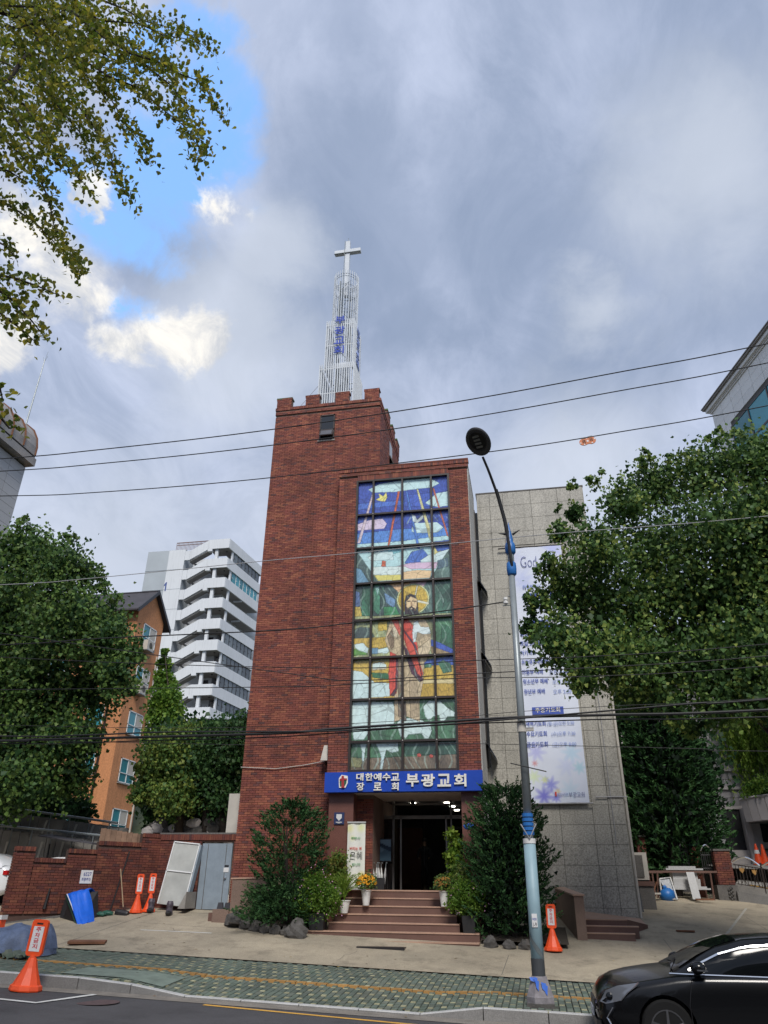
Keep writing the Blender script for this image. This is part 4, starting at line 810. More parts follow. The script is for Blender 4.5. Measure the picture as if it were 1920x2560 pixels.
# ================================================================ STREET LAMP
LX, LY = -.115, 14.45; zb_ = z_side(LX, LY)
lp = thing('street_lamp', 'tall grey street lamp with blue collars and an oval head leaning over the pavement', 'street lamp', (LX, LY, zb_))
obj('footing', MB().lathe([(.235, 0), (.235, .09), (.225, .10), (.135, .36), (.125, .37)], (LX, LY, zb_+.04), 8), m_footing, lp)
obj('mortar_bed', MB().box(LX-.22, LX+.22, LY-.22, LY+.22, zb_-.05, zb_+.045), m_rock, lp)
fp = MB()
for (a, z, w, h) in ((-1.9, .32, .03, .08), (-1.75, .26, .03, .12), (-1.2, .24, .04, .10), (-1.05, .2, .03, .12), (-2.3, .33, .05, .05)):
    rr = .135+(.36-z)*.35+.012; c, s = math.cos(a), math.sin(a); R = Matrix.Translation((LX+rr*c, LY+rr*s, zb_+.04+z)); fp.X = R; fp.add([(-w, 0, h*.6), (w, 0, h*.4), (w*.5, -.02, -h*.7), (-w*.6, -.02, -h*.3)], [(0, 1, 2, 3)])
obj('peeling_paint', fp, m_bluepaint, lp)
obj('lower_tube', MB().tube([(LX, LY, zb_+.38), (LX+.01, LY, .80)], [.108, .104], 20), m_poleblue, lp, smooth=True)
obj('dark_band', MB().tube([(LX, LY, zb_+.40), (LX, LY, zb_+.66)], .1105, 20), m_pole and M('band_black', (.05, .055, .06), .5), lp)
sb = []; 
for i in range(25):
    a = -2.9+2.6*i/24; z = -.62-.36*i/24; sb.append([(LX+.1108*math.cos(a), LY+.1108*math.sin(a), z+.055), (LX+.1108*math.cos(a), LY+.1108*math.sin(a), z-.06*math.sin(math.pi*(i+1)/26))])
obj('spiral_band', MB().grid(sb), M('band_grey', (.10, .12, .125), .5), lp)
obj('collar', MB().tube([(LX+.01, LY, .79), (LX+.01, LY, .87)], .112, 20), m_potw, lp)
obj('upper_tube', MB().tube([(LX+.01, LY, .85), (LX+.06, LY, 6.05)], [.075, .062], 16), m_pole, lp, smooth=True)
for i in range(5): obj('blue_ring', MB().tube([(LX+.01, LY, .93+i*.075), (LX+.01, LY, .985+i*.075)], .098, 16), m_blueplastic, lp)
obj('flag_bracket', MB().tube([(LX-.12, LY-.14, 1.10), (LX+.02, LY-.13, .86), (LX+.15, LY-.14, 1.10)], .012, 5), m_wirepale, lp)
stk = obj('sticker', MB().box(LX-.045, LX+.045, LY-.118, LY-.109, -.50, -.30), m_whiteplate, lp); text('lettering', '1-9', LX-.03, LX+.03, -.49, -.43, LY-.119, m_inkblack, stk, .002, .01); text('lettering', '부전로', LX-.035, LX+.035, -.40, -.36, LY-.119, m_inkblue, stk, .002, .01)
obj('clamp', MB().tube([(LX+.025, LY, 2.72), (LX+.025, LY, 2.92)], .085, 12).box(LX+.1, LX+.25, LY-.03, LY+.03, 2.74, 2.80), m_cream, lp)
obj('blue_collar', MB().lathe([(.075, 0), (.098, .03), (.105, .15), (.098, .27), (.075, .30)], (LX+.065, LY, 5.93), 16), m_blueplastic, lp, smooth=True)
obj('mid_tube', MB().tube([(LX+.065, LY, 6.2), (LX+.07, LY, 6.55)], .068, 16), m_pole, lp)
obj('blue_ball', MB().lathe([(.07, 0), (.11, .06), (.115, .16), (.10, .26), (.07, .30), (.075, .36), (.03, .62), (0, .80)], (LX+.07, LY, 6.40), 16), m_blueplastic, lp, smooth=True)
obj('spikes', MB().tube([(LX-.16, LY, 6.93), (LX+.0, LY, 6.90)], [.004, .03], 6).tube([(LX+.14, LY, 6.88), (LX+.32, LY, 6.99)], [.03, .004], 6), m_black, lp, kind='stuff')
arm = []
for i in range(13):
    t = i/12; y = 14.40-1.35*t**1.25; px = np.interp(t, [0, .12, .30, .55, .8, 1], [1281, 1276, 1263, 1241, 1222, 1207]); py = np.interp(t, [0, .12, .30, .55, .8, 1], [1428, 1382, 1308, 1230, 1178, 1143]); v = at(px, py, y); arm.append(tuple(v))
obj('arm', MB().tube(arm, [.035-.010*i/12 for i in range(13)], 8), m_lamphead, lp, smooth=True)
obj('arm', MB().tube([(LX+.04, LY-.09, 6.7)]+[tuple(Vector(p)+Vector((.03, .0, .0))) for p in arm[3:8]], .018, 6), m_lamphead, lp)
hc = at(1196, 1104, 12.78)
R = Matrix.Translation(hc) @ Matrix.Rotation(math.radians(-16), 4, 'Z') @ Matrix.Rotation(math.radians(-27), 4, 'X')
h = obj('lamp_head', MB(R).lathe([(0, -.035), (.235, -.035), (.25, -.015), (.25, .01), (.20, .06), (.10, .09), (0, .095)], (0, 0, 0), 28, sy=1.38), m_lamphead, lp)
obj('lens_rim', MB(R).lathe([(.165, -.037), (.175, -.045), (.185, -.037)], (0, -.03, 0), 24, sy=1.3), m_black, h)
for i in range(4): obj('led_strip', MB(R).box(-.075, .06, -.17+i*.085, -.125+i*.085, -.045, -.036), M('led_pale', (.16, .16, .14), .5), h)
# ================================================================ OVERHEAD CABLES
def span(name, pts, y, r, mat, label, group=None, sag=True, ys=None):
    P = [at(px, py, yy) for (px, py), yy in zip(pts, ys or [y]*len(pts))]
    # extend beyond the frame
    a, b = P[0], P[1]; P = [a+(a-b).normalized()*9+Vector((0, 0, .25))]+P; a, b = P[-1], P[-2]
    if pts[-1][0] > 1800: P.append(a+(a-b).normalized()*9+Vector((0, 0, .25)))
    q = []; V = [Vector(p) for p in P]
    for i in range(len(V)-1):
        p0, p1, p2, p3 = V[max(i-1, 0)], V[i], V[i+1], V[min(i+2, len(V)-1)]
        for k in range(8):
            t = k/8; q.append(.5*((2*p1)+(p2-p0)*t+(2*p0-5*p1+4*p2-p3)*t*t+(3*p1-p0-3*p2+p3)*t**3))
    q.append(V[-1]); o = obj(name, MB().tube(q, r, 6), mat); o['label'] = label; o['category'] = 'cable'
    if group: o['group'] = group
    return o, P
G = 'cables over the street'
span('overhead_cable', [(0, 1147), (240, 1125), (640, 1079), (1120, 1008), (1560, 928), (1920, 859)], 14.9, .014, m_wire, 'uppermost black cable crossing the brick tower just below its window', G)
span('overhead_cable', [(0, 1178), (240, 1160), (640, 1118), (1120, 1052), (1560, 975), (1920, 907)], 14.9, .013, m_wire, 'second black cable from the top, below the tower window', G)
span('overhead_cable', [(0, 1240), (240, 1231), (640, 1198), (1228, 1129), (1560, 1078), (1920, 1014)], 14.9, .012, m_wire, 'third black cable from the top, carrying the orange marker', G)
span('overhead_cable', [(0, 1462), (214, 1447), (664, 1402), (880, 1383), (1377, 1335), (1920, 1290)], 15.6, .009, m_wirepale, 'thin pale wire crossing the cloud panes of the picture window', G)
span('overhead_cable', [(0, 1612), (253, 1596), (700, 1575), (880, 1557), (1140, 1523), (1265, 1504)], 14.6, .013, m_wire, 'black wire ending at the insulator high on the lamp post', G)
span('overhead_cable', [(0, 1662), (253, 1655), (883, 1670), (1140, 1653), (1500, 1640), (1920, 1610)][1:], 15.2, .009, m_wire, 'thin wire crossing the sash of the shepherd figure', G)
span('overhead_cable', [(253, 1690), (700, 1681), (880, 1701), (1140, 1686), (1500, 1668), (1920, 1640)][1:], 15.2, .010, m_wire, 'upper wire of the close pair over the white fleece panes', G)
span('overhead_cable', [(700, 1717), (880, 1710), (1140, 1696), (1500, 1690), (1920, 1665)], 15.2, .009, m_wire, 'lower wire of the close pair over the white fleece panes', G)
span('overhead_cable', [(0, 1852), (63, 1850), (422, 1841), (700, 1833), (840, 1822), (1100, 1805), (1298, 1793), (1530, 1787), (1920, 1775)], 14.3, .026, m_wire, 'thick black cable bundle clamped to the lamp post above the sign', G)
span('overhead_cable', [(0, 1840), (200, 1838), (422, 1830), (700, 1829), (840, 1827), (1100, 1812), (1298, 1796), (1530, 1776), (1747, 1758), (1920, 1748)], 14.28, .016, m_wire, 'black cable crossing the thick bundle at the lamp post', G)
span('overhead_cable', [(0, 1858), (200, 1857), (422, 1850), (700, 1842), (1100, 1813), (1298, 1805), (1530, 1798), (1920, 1792)], 14.35, .012, m_wire, 'slim cable hanging just under the thick bundle', G)
span('overhead_cable', [(250, 1818), (700, 1816), (1100, 1796), (1298, 1779), (1530, 1765), (1920, 1745)], 15.0, .006, m_wire, 'very thin wire just above the thick bundle', G)
span('overhead_cable', [(600, 1862), (840, 1860), (1100, 1858), (1500, 1866), (1747, 1872), (1920, 1878)], 15.4, .006, m_wire, 'very thin lowest wire over the bottom window panes', G)
ins_ = thing('insulator', 'pale insulator bracket on the left of the lamp post', 'insulator', tuple(at(1272, 1504, 14.5)))
v = at(1268, 1502, 14.5); obj('cap', MB().lathe([(.02, 0), (.05, .02), (.05, .06), (.03, .08), (.05, .10), (.045, .15), (.02, .16)], (v.x-.03, v.y, v.z-.08), 10), m_potw, ins_); obj('bracket', MB().tube([(v.x-.1, v.y, v.z-.1), (v.x+.12, v.y, v.z-.1), (v.x+.12, v.y, v.z+.08), (v.x+.02, v.y, v.z+.1)], .012, 5), m_pole, ins_)
rd = obj('steel_rod', MB().tube([tuple(at(1276, 1908, 14.30)), tuple(at(1366, 1929, 14.30))], .010, 5), m_wire); rd['label'] = 'thin steel rod sticking out across the lamp post above the shrub'; rd['category'] = 'rod'
mk = thing('cable_marker', 'orange double disc marker hanging from the third cable', 'marker', tuple(at(1469, 1090, 14.9)))
mR = Matrix.Translation(at(1469, 1103, 14.88)) @ Matrix.Rotation(math.radians(9), 4, 'Y').inverted()
pts = []
for i in range(13): a = math.radians(-125+250*i/12); pts.append((.085+.105*math.cos(a), .095*math.sin(a)))
pts = pts+[(-x, -z) for x, z in pts]
obj('plate', MB(mR).prism(pts, -.01, .01), M('marker_orange', (.50, .12, .015), .5), mk)
hl = MB(mR)
for x, z in ((0, .0), (-.165, -.02), (-.09, -.075), (.165, .02), (.09, -.07)): hl.lathe([(0, -.014), (.017 if x else .026, -.014), (.017 if x else .026, .014), (0, .014)], (x, 0, z), 12, axis='y')
obj('pale_hole', hl, m_whiteplate, mk); obj('clip', MB(mR).box(-.11, -.02, -.02, .02, .085, .115).box(.03, .13, -.02, .02, .085, .115), m_black, mk)
text('lettering', '위험', -.12, -.05, -.05, .05, -.012, m_inkblack, mk, .003, .01, rot=mR); text('lettering', '주의', .05, .12, -.04, .06, -.012, m_inkblack, mk, .003, .01, rot=mR)
# ================================================================ CARS
def car(label, loc, L=4.5, mat=None, glass=None, flip=False):
    t = thing('parked_car', label, 'car', loc); X = Matrix.Translation(loc) @ Matrix.Rotation(TILT*(1 if loc[1] < 18 else 0), 4, 'Y')
    if flip: X = X @ Matrix.Rotation(math.pi, 4, 'Z') @ Matrix.Translation((-L, 0, 0))
    hw = .875; s = L/4.5
    # station: x, z bottom, z shoulder, z centre top, half width shoulder, half width low
    ST = [(0.0, .42, .52, .55, .50, .48), (.04, .30, .60, .66, .62, .62), (.12, .22, .68, .78, .72, .74), (.28, .20, .74, .87, .79, .82), (.5, .19, .79, .93, .82, .86), (.8, .18, .85, .985, .835, .87), (1.05, .18, .90, 1.02, .84, .875), (1.3, .18, .93, 1.03, .845, .875), (1.8, .18, .955, 1.0, .85, .875),
          (2.5, .18, .985, 1.03, .85, .875), (3.2, .18, 1.01, 1.05, .845, .875), (3.7, .19, 1.03, 1.08, .83, .87), (4.05, .21, 1.03, 1.09, .80, .85), (4.3, .26, 1.00, 1.07, .75, .80), (4.43, .32, .90, .98, .70, .74), (4.5, .42, .72, .78, .62, .62)]
    rows = []
    for (x, zb0, zs_, zt_, ws, wl) in ST:
        half = [(wl*.80, zb0), (wl, zb0+.08), (wl+.005, .42 if zb0 < .3 else zb0+.1), (ws+.032, (zs_+.42)/2+.04), (ws+.012, zs_-.07), (ws-.012, zs_-.012), (ws-.09, zs_+.018), (ws*.55, zs_+(zt_-zs_)*.75), (0, zt_)]
        rows.append([(x*s, -y, z) for y, z in half]+[(x*s, y, z) for y, z in half[-2::-1]])
    b = MB(X).grid(rows); n = len(rows[0]); b.f.append(tuple(range(n))); b.f.append(tuple(len(b.v)-n+i for i in range(n-1, -1, -1)))
    b.f = [f[::-1] for f in b.f]
    body = obj('body', b, mat, t, smooth=True)
    def fixn(o):
        import bmesh
        q = bmesh.new(); q.from_mesh(o.data); bmesh.ops.recalc_face_normals(q, faces=q.faces); q.to_mesh(o.data); q.free()
    fixn(body)
    # arches cut by boolean
    for wx in (.86, 3.52):
        c = obj('cutter', MB(X).lathe([(0, -1.2), (.365, -1.2), (.365, -.62), (0, -.62)], (wx*s, 0, .335), 28, axis='y').lathe([(0, .62), (.365, .62), (.365, 1.2), (0, 1.2)], (wx*s, 0, .335), 28, axis='y'), m_black); fixn(c)
        m = body.modifiers.new('cut', 'BOOLEAN'); m.object = c; m.operation = 'DIFFERENCE'; m.solver = 'EXACT'
        bpy.context.view_layer.update(); dg = bpy.context.evaluated_depsgraph_get(); me = bpy.data.meshes.new_from_object(body.evaluated_get(dg)); body.modifiers.clear(); body.data = me; bpy.data.objects.remove(c)
    me.polygons.foreach_set('use_smooth', [True]*len(me.polygons))
    # cabin
    CB = [(1.02, .98, .0), (1.30, 1.135, .62), (1.60, 1.285, .66), (1.95, 1.385, .67), (2.4, 1.435, .68), (2.95, 1.44, .68), (3.4, 1.40, .66), (3.75, 1.30, .64), (4.05, 1.17, .62), (4.22, 1.05, .58)]
    rows = []
    for x, zt_, wr in CB:
        zbelt = .93+.03*(x-1); wb = .80 if x > 1.1 else .76; wr = wr if wr else .7
        half = [(wb, zbelt-.04), (wb*.5+wr*.5+.03, (zbelt+zt_)/2), (wr, zt_-.035), (wr-.10, zt_-.005), (0, zt_+.012)]
        if zt_ < zbelt+.12: half = [(wb, zbelt-.05), (wb-.01, zbelt-.03), (wb-.03, zbelt-.01), (wb-.12, zt_-.0), (0, zt_+.01)]
        rows.append([(x*s, -y, z) for y, z in half]+[(x*s, y, z) for y, z in half[-2::-1]])
    k_ = MB(X).grid(rows); k_.f = [f[::-1] for f in k_.f]; obj('cabin', k_, mat, t, smooth=True)
    def roofz(x): return np.interp(x, [c[0] for c in CB], [c[1] for c in CB])
    def side(x, z, y0=-1, off=.012):   # point on the cabin side at height z
        zbelt = .93+.03*(x-1)-.04; zt_ = roofz(x)-.035; wr = np.interp(x, [c[0] for c in CB], [.7]+[c[2] for c in CB[1:]]); wb = .80
        tt = max(0, min(1, (z-zbelt)/max(.05, zt_-zbelt))); w = wb+(wr-wb)*tt+.03*math.sin(math.pi*tt)+off; return (x*s, y0*w, z)
    for sd in (-1, 1):
        for xa, xb in ((1.22, 2.33), (2.43, 3.28), (3.33, 3.85)):
            rws = []
            for i in range(9):
                x = xa+(xb-xa)*i/8; zl = .955+.022*(x-1.2); zh = roofz(x)-.115
                if zh < zl+.01: zh = zl+.01
                rws.append([side(x, zl+(zh-zl)*j/3, sd, .014) for j in range(4)])
            w_ = MB(X).grid(rws); obj('side_window', w_, glass or m_carglass, t, smooth=True)
        tr_ = MB(X).tube([side(1.20+2.7*i/20, max(roofz(1.2+2.7*i/20)-.10, .95), sd, .018) for i in range(21)], [.022]*21, 6); obj('chrome_strip', tr_, m_chrome, t)
        obj('chrome_strip', MB(X).tube([side(.96+2.95*i/12, .94+.022*(.96+2.95*i/12-1.2), sd, .022) for i in range(13)], .011, 5), m_chrome, t)
        obj('pillar', MB(X).grid([[side(x, .96+(roofz(x)-.12-.96)*j/3, sd, .018) for j in range(4)] for x in (2.335, 2.425)]), m_black, t)
        mr_ = obj('wing_mirror', MB(X).sph((1.30*s, sd*.93, 1.03), 1, 12, 8, (.10, .085, .075)), mat, t, smooth=True)
        obj('trim', MB(X).box(1.27*s, 1.40*s, sd*.93-.09, sd*.93+.09, 1.0, 1.012), m_chrome, mr_); obj('stalk', MB(X).box(1.26*s, 1.34*s, min(sd*.8, sd*.9), max(sd*.8, sd*.9), .955, .985), mat, mr_)
        for x in (2.12, 3.08):
            obj('door_handle', MB(X).tube([(x*s, sd*.888, .80), (x*s+.03, sd*.905, .815), (x*s+.17, sd*.905, .825), (x*s+.2, sd*.888, .82)], .013, 6), mat, t)
        obj('door_seam', MB(X).tube([(1.17*s, sd*.876, .3), (1.15*s, sd*.882, .6), (1.22*s, sd*.864, .92)], .004, 4).tube([(2.38*s, sd*.878, .3), (2.40*s, sd*.866, .94)], .004, 4).tube([(3.22*s, sd*.878, .5), (3.36*s, sd*.85, .98)], .004, 4), m_black, t)
        def nose(x, z): return np.interp(x, [q[0] for q in ST], [q[4] for q in ST])
        hp = [(.05, .56), (.13, .70), (.28, .765), (.55, .815), (.50, .77), (.40, .70), (.30, .60), (.12, .545)]
        lam = MB(X); c_ = []
        for x, z in hp: c_.append((x*s, sd*(nose(x, z)+.040-max(0, z-.70)*.25), z))
        lam.add(c_+[(.24*s, sd*(nose(.24, .66)+.052), .66)], [(i, (i+1) % 8, 8) for i in range(8)]); hl_ = obj('headlight', lam, m_lampglass, t, smooth=True)
        obj('chrome_edge', MB(X).tube([(c_[i][0], c_[i][1]+sd*.006, c_[i][2]) for i in (3, 4, 5, 6)], .010, 5), m_chrome, hl_)
        obj('projector', MB(X).sph((.17*s, sd*(nose(.17, .6)+.036), .635), .048, 10, 6), m_carglass, hl_)
        obj('fog_trim', MB(X).tube([(.20*s, sd*.84, .52), (.12*s, sd*.80, .40), (.20*s, sd*.86, .27)], .012, 5), m_chrome, t)
        obj('tail_lamp', MB(X).box(4.30*s, 4.44*s, sd*.74-.05, sd*.74+.05, .80, .92), m_redlens, t)
    obj('windscreen', MB(X).grid([[(x*s, y*w_*.92, z+.022-.03*y*y) for y in (-1, -.5, 0, .5, 1)] for x, z, w_ in ((1.10, 1.02, .72), (1.35, 1.165, .66), (1.62, 1.295, .64), (1.88, 1.375, .62))]), glass or m_carglass, t, smooth=True)
    obj('wiper', MB(X).tube([(1.0*s, -.5, 1.02), (1.15*s, -.05, 1.075)], .012, 4), m_black, t)
    obj('grille', MB(X).box(-.012, .05, -.40, .40, .44, .56).box(-.005, .06, -.6, .6, .24, .34), m_black, t); obj('number_plate', MB(X).box(-.03, -.01, -.26, .26, .35, .45), m_whiteplate, t)
    for wx in (.86, 3.52):
        for sd in (-1, 1):
            y0, y1 = (-.865, -.64) if sd < 0 else (.64, .865)
            w_ = obj('wheel', MB(X).lathe([(.20, y0), (.30, y0), (.325, y0+.03), (.325, y1-.03), (.30, y1), (.20, y1)], (wx*s, 0, .325), 28, axis='y'), m_tyre, t)
            rm = MB(X).lathe([(0, -.05), (.21, -.05), (.215, 0), (.0, 0)], (wx*s, sd*.80, .325), 24, axis='y')
            rim = MB(X)
            for k in range(5):
                a = 2*math.pi*k/5+.3; c, d = math.cos(a), math.sin(a); rim.tube([(wx*s+.03*c, sd*.862, .325+.03*d), (wx*s+.205*c, sd*.858, .325+.205*d)], [.03, .02], 5)
            rim.tube([(wx*s+.207*math.cos(2*math.pi*i/24), sd*.86, .325+.207*math.sin(2*math.pi*i/24)) for i in range(25)], .012, 5, cap=False)
            obj('rim', rim, m_rim, w_); obj('hub', rm, m_black, w_)
            obj('wheel_well', MB(X).lathe([(0, sd*.60), (.36, sd*.60), (.36, sd*.62), (0, sd*.62)], (wx*s, 0, .335), 20, axis='y'), m_black, t)
    return t
car('glossy black sedan parked at the kerb, nose pointing left', (.62, 12.72, z_road(.62, 12.72)), 4.55, m_carblk)
car('white car whose arched roof shows in the notch of the brick wall', (-18.9, 26.2, -.46), 4.5, m_carwht)
car('white car with a black roof line parked furthest back behind the brick wall', (-21.3, 30.4, -.02), 4.5, m_carwht)
car('white car showing its rear corner and wheel beyond the left end of the brick wall', (-19.90, 22.4, -.46), 4.5, m_carwht, flip=False)

# ================================================================ STREET OPPOSITE (unseen, added behind the camera for dark reflections in glass and paint)
for i, (x0, x1, h, mt) in enumerate(((-30, -14, 9.5, m_brickdark), (-13, 3, 7.0, m_concd), (4, 24, 11, m_concd))):
    b = thing('unseen_building', ('brown brick', 'low grey', 'tall grey')[i]+' building added unseen behind the viewer for reflections', 'building', (x0, -20, -1.7), 'added buildings across the street')
    obj('wall', MB().box(x0, x1, -26, -15, -2, h), mt, b)
    for r_ in range(int(h/3)):
        for k in range(int((x1-x0)/2.6)): obj('window', MB().box(x0+.7+k*2.6, x0+2.3+k*2.6, -15, -14.97, .2+3*r_, 1.7+3*r_), m_darkglass, b)
for i, x in enumerate((-16, -4.5, 9)):
    t = thing('unseen_tree', ('left', 'middle', 'right')[i]+' tree added unseen behind the viewer for reflections', 'tree', (x, -10, -1.5), 'added trees across the street'); c_ = MB()
    for k in range(9): c_.sph((x+random.gauss(0, 1.3), -10+random.gauss(0, .9), 4.2+random.gauss(0, 1.2)), 1.5, 9, 6, jit=.2)
    obj('crown', c_, m_hill, t, kind='stuff'); obj('trunk', MB().tube([(x, -10, -1.8), (x, -10, 4)], .2, 8), m_barkd, t)
# ================================================================ FOLIAGE
def rot_rand(n, up=.0):
    a = RS.rand(n)*2*np.pi; t = np.arccos(np.clip(1-2*RS.rand(n)*(1-up), -1, 1)); ph = RS.rand(n)*2*np.pi
    nx = np.stack([np.sin(t)*np.cos(ph), np.sin(t)*np.sin(ph), np.cos(t)], 1)
    h = np.where(np.abs(nx[:, 2:3]) < .9, np.array([[0, 0, 1.]]), np.array([[1., 0, 0]])); u = np.cross(nx, h); u /= np.linalg.norm(u, axis=1)[:, None]; v = np.cross(nx, u)
    c, s = np.cos(a)[:, None], np.sin(a)[:, None]; return u*c+v*s, v*c-u*s, nx
def leaves(P, size, tone, aspect=.9, up=.35, dirs=None, fold=.15):
    n = len(P); U, V, Nn = rot_rand(n, up)
    if dirs is not None:
        U = dirs/np.linalg.norm(dirs, axis=1)[:, None]; r = RS.normal(size=(n, 3)); V = np.cross(U, r); V /= np.linalg.norm(V, axis=1)[:, None]; Nn = np.cross(U, V)
    s = (size*(.65+.7*RS.rand(n)))[:, None]
    a = P-U*s*.5; b = P+V*s*.5*aspect+U*s*.18+Nn*s*fold; c = P+U*s*.5; d = P-V*s*.5*aspect+U*s*.18+Nn*s*fold
    VV = np.stack([a, b, c, d], 1).reshape(-1, 3); i = np.arange(n)*4
    F = np.concatenate([np.stack([i, i+1, i+2], 1), np.stack([i, i+2, i+3], 1)]); return VV, F, np.repeat(tone, 4, 0)
def blob_points(blobs, n, shell=.45, cl=14, spread=.16):
    vol = np.array([b[3]**2 for b in blobs]); k = max(1, n//cl); idx = RS.choice(len(blobs), k, p=vol/vol.sum()); B = np.array([b[:4] for b in blobs], float)[idx]
    d = RS.normal(size=(k, 3)); d /= np.linalg.norm(d, axis=1)[:, None]; r = (shell+(1.08-shell)*RS.rand(k)**.6)*(1+.16*RS.normal(size=k)); C = B[:, :3]+d*(B[:, 3]*r)[:, None]*np.array([[1, 1, .9]])
    P = np.repeat(C, cl, 0)+RS.normal(size=(k*cl, 3))*np.repeat(B[:, 3], cl)[:, None]*spread; ct = np.repeat(RS.rand(k), cl); return P, ct
def tones(ct, pal):
    pal = np.array(pal); t = np.clip(ct+RS.normal(size=len(ct))*.13, 0, .999)*(len(pal)-1); i = t.astype(int); f = (t-i)[:, None]; return (pal[i]*(1-f)+pal[i+1]*f)*(.8+.4*RS.rand(len(ct)))[:, None]
PAL_G = [(.036, .080, .026), (.062, .130, .036), (.10, .185, .046), (.155, .25, .056), (.26, .32, .07)]
PAL_D = [(.020, .056, .020), (.034, .086, .028), (.055, .125, .036), (.085, .165, .046)]
PAL_B = [(.06, .14, .022), (.10, .20, .028), (.15, .27, .036), (.22, .33, .05)]
PAL_W = [(.16, .28, .04), (.26, .40, .06), (.38, .50, .09)]
def tree(name, label, base, blobs, n, size, pal, trunk_r=.2, top=None, mat=None, group='trees', lim=True, cl=14, spread=.16, up=.35, bark=None, limbs=None, shell=.45):
    t = thing(name, label, 'tree', base, group); P, ct = blob_points(blobs, n, shell, cl, spread)
    V, F, T = leaves(P, size, tones(ct, pal), up=up); fast('crown', V, F, mat or m_leaf, T, t)
    c = np.mean([b[:3] for b in blobs], 0); b0 = Vector(base); top = Vector(top) if top else Vector(c)
    tk = MB(); pts = [b0+Vector((0, 0, -.2))]; 
    for i in range(1, 6): pts.append(b0+(top-b0)*(i/5)+Vector((random.uniform(-.1, .1), random.uniform(-.1, .1), 0))*trunk_r*4)
    tk.tube(pts, [trunk_r*1.25, trunk_r, trunk_r*.85, trunk_r*.7, trunk_r*.5, trunk_r*.3], 9); obj('trunk', tk, bark or m_bark, t, smooth=True)
    if lim:
        for b in (limbs or blobs)[:14]:
            q = Vector(b[:3]); s_ = b0+(top-b0)*random.uniform(.3, .7); m = s_.lerp(q, .5)+Vector((0, 0, .12*(q-s_).length))
            obj('limb', MB().tube([s_, m, q], [trunk_r*.45, trunk_r*.28, trunk_r*.1], 6), bark or m_bark, t, smooth=True)
    return t
def bl(lst, y, dy=.0, k=1.0):
    out = []
    for px, py, r in lst: v = at(px, py, y+random.uniform(-dy, dy)); out.append((v.x, v.y, v.z, r*k))
    return out
# big ginkgo on the right
GB = bl([(1430, 1480, .75), (1400, 1600, .7), (1500, 1370, .75), (1560, 1260, .65), (1640, 1215, .75), (1770, 1185, .85), (1890, 1150, .8), (1640, 1380, 1.1), (1790, 1330, 1.1), (1920, 1300, 1.1), (1540, 1520, 1.05), (1700, 1510, 1.15), (1860, 1480, 1.2), (2000, 1420, 1.3), (1500, 1640, .75), (1610, 1660, .9), (1740, 1660, .9), (1870, 1620, 1.0), (2000, 1600, 1.2), (1800, 1760, .55), (1900, 1730, .65), (2080, 1250, 1.2), (2060, 1750, 1.0),
         (1350, 1500, .34), (1330, 1570, .30), (1378, 1420, .34), (1400, 1330, .28), (1440, 1280, .30), (1460, 1700, .34), (1580, 1750, .4), (1690, 1770, .38), (1740, 1820, .28)], 17.4, 1.0)
GT = bl([(1488, 1205, .20), (1500, 1180, .15), (1612, 1150, .20), (1618, 1125, .12), (1560, 1205, .2), (1680, 1150, .2), (1785, 1100, .25), (1790, 1072, .14), (1840, 1090, .22), (1900, 1090, .2), (1310, 1490, .16), (1296, 1484, .10), (1345, 1420, .15), (1400, 1285, .18), (1370, 1395, .16), (1437, 1215, .16), (1330, 1525, .2), (1440, 1735, .12)], 17.2, .5)
gk = tree('ginkgo_tree', 'big round ginkgo tree on the right, its crown overlapping the hanging banner', (6.9, 17.25, z_side(6.9, 17.2)), GB+GT, 52000, .098, PAL_G, .24, top=(5.9, 17.3, 5.2), cl=12, spread=.20, group='street trees', bark=m_barkd, limbs=[b for b in GB if b[1] > 17.5 and b[2] < 7.2 and b[3] > .6])
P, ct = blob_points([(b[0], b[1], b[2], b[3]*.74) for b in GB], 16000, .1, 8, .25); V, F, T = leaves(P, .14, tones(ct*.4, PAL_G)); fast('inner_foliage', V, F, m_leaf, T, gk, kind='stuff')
# left tree behind the wall
LB = bl([(60, 1400, 1.5), (150, 1430, 1.2), (30, 1560, 2.0), (180, 1560, 1.7), (260, 1610, 1.1), (80, 1720, 2.0), (220, 1720, 1.3), (295, 1690, .8), (60, 1850, 1.8), (170, 1850, 1.1), (225, 1840, .5), (-60, 1500, 2.0), (-60, 1750, 2), (60, 1960, 1.0), (170, 1950, .8), (0, 1990, 1), (318, 1640, .6), (280, 1560, .6)], 26, 1.2)
LT = bl([(63, 1320, .45), (60, 1298, .22), (110, 1370, .5), (165, 1350, .38), (168, 1330, .2), (215, 1430, .5), (240, 1460, .45), (20, 1360, .5), (345, 1640, .3), (330, 1720, .3), (335, 1600, .3), (290, 1500, .28)], 25.6, .4)
ltr = tree('street_tree', 'large dark green leafy tree at far left in front of the orange brick house', (-20.2, 26, -.4), LB+LT, 44000, .155, PAL_G[:4]+[(.07, .11, .025)], .26, top=(-20.5, 26, 8), limbs=[b for b in LB if b[1] > 26.2 and b[2] < 10], cl=12, spread=.20, group='street trees')
P, ct = blob_points([(b[0], b[1], b[2], b[3]*.74) for b in LB], 14000, .1, 8, .25); V, F, T = leaves(P, .20, tones(ct*.4, PAL_D)); fast('inner_foliage', V, F, m_leaf, T, ltr, kind='stuff')
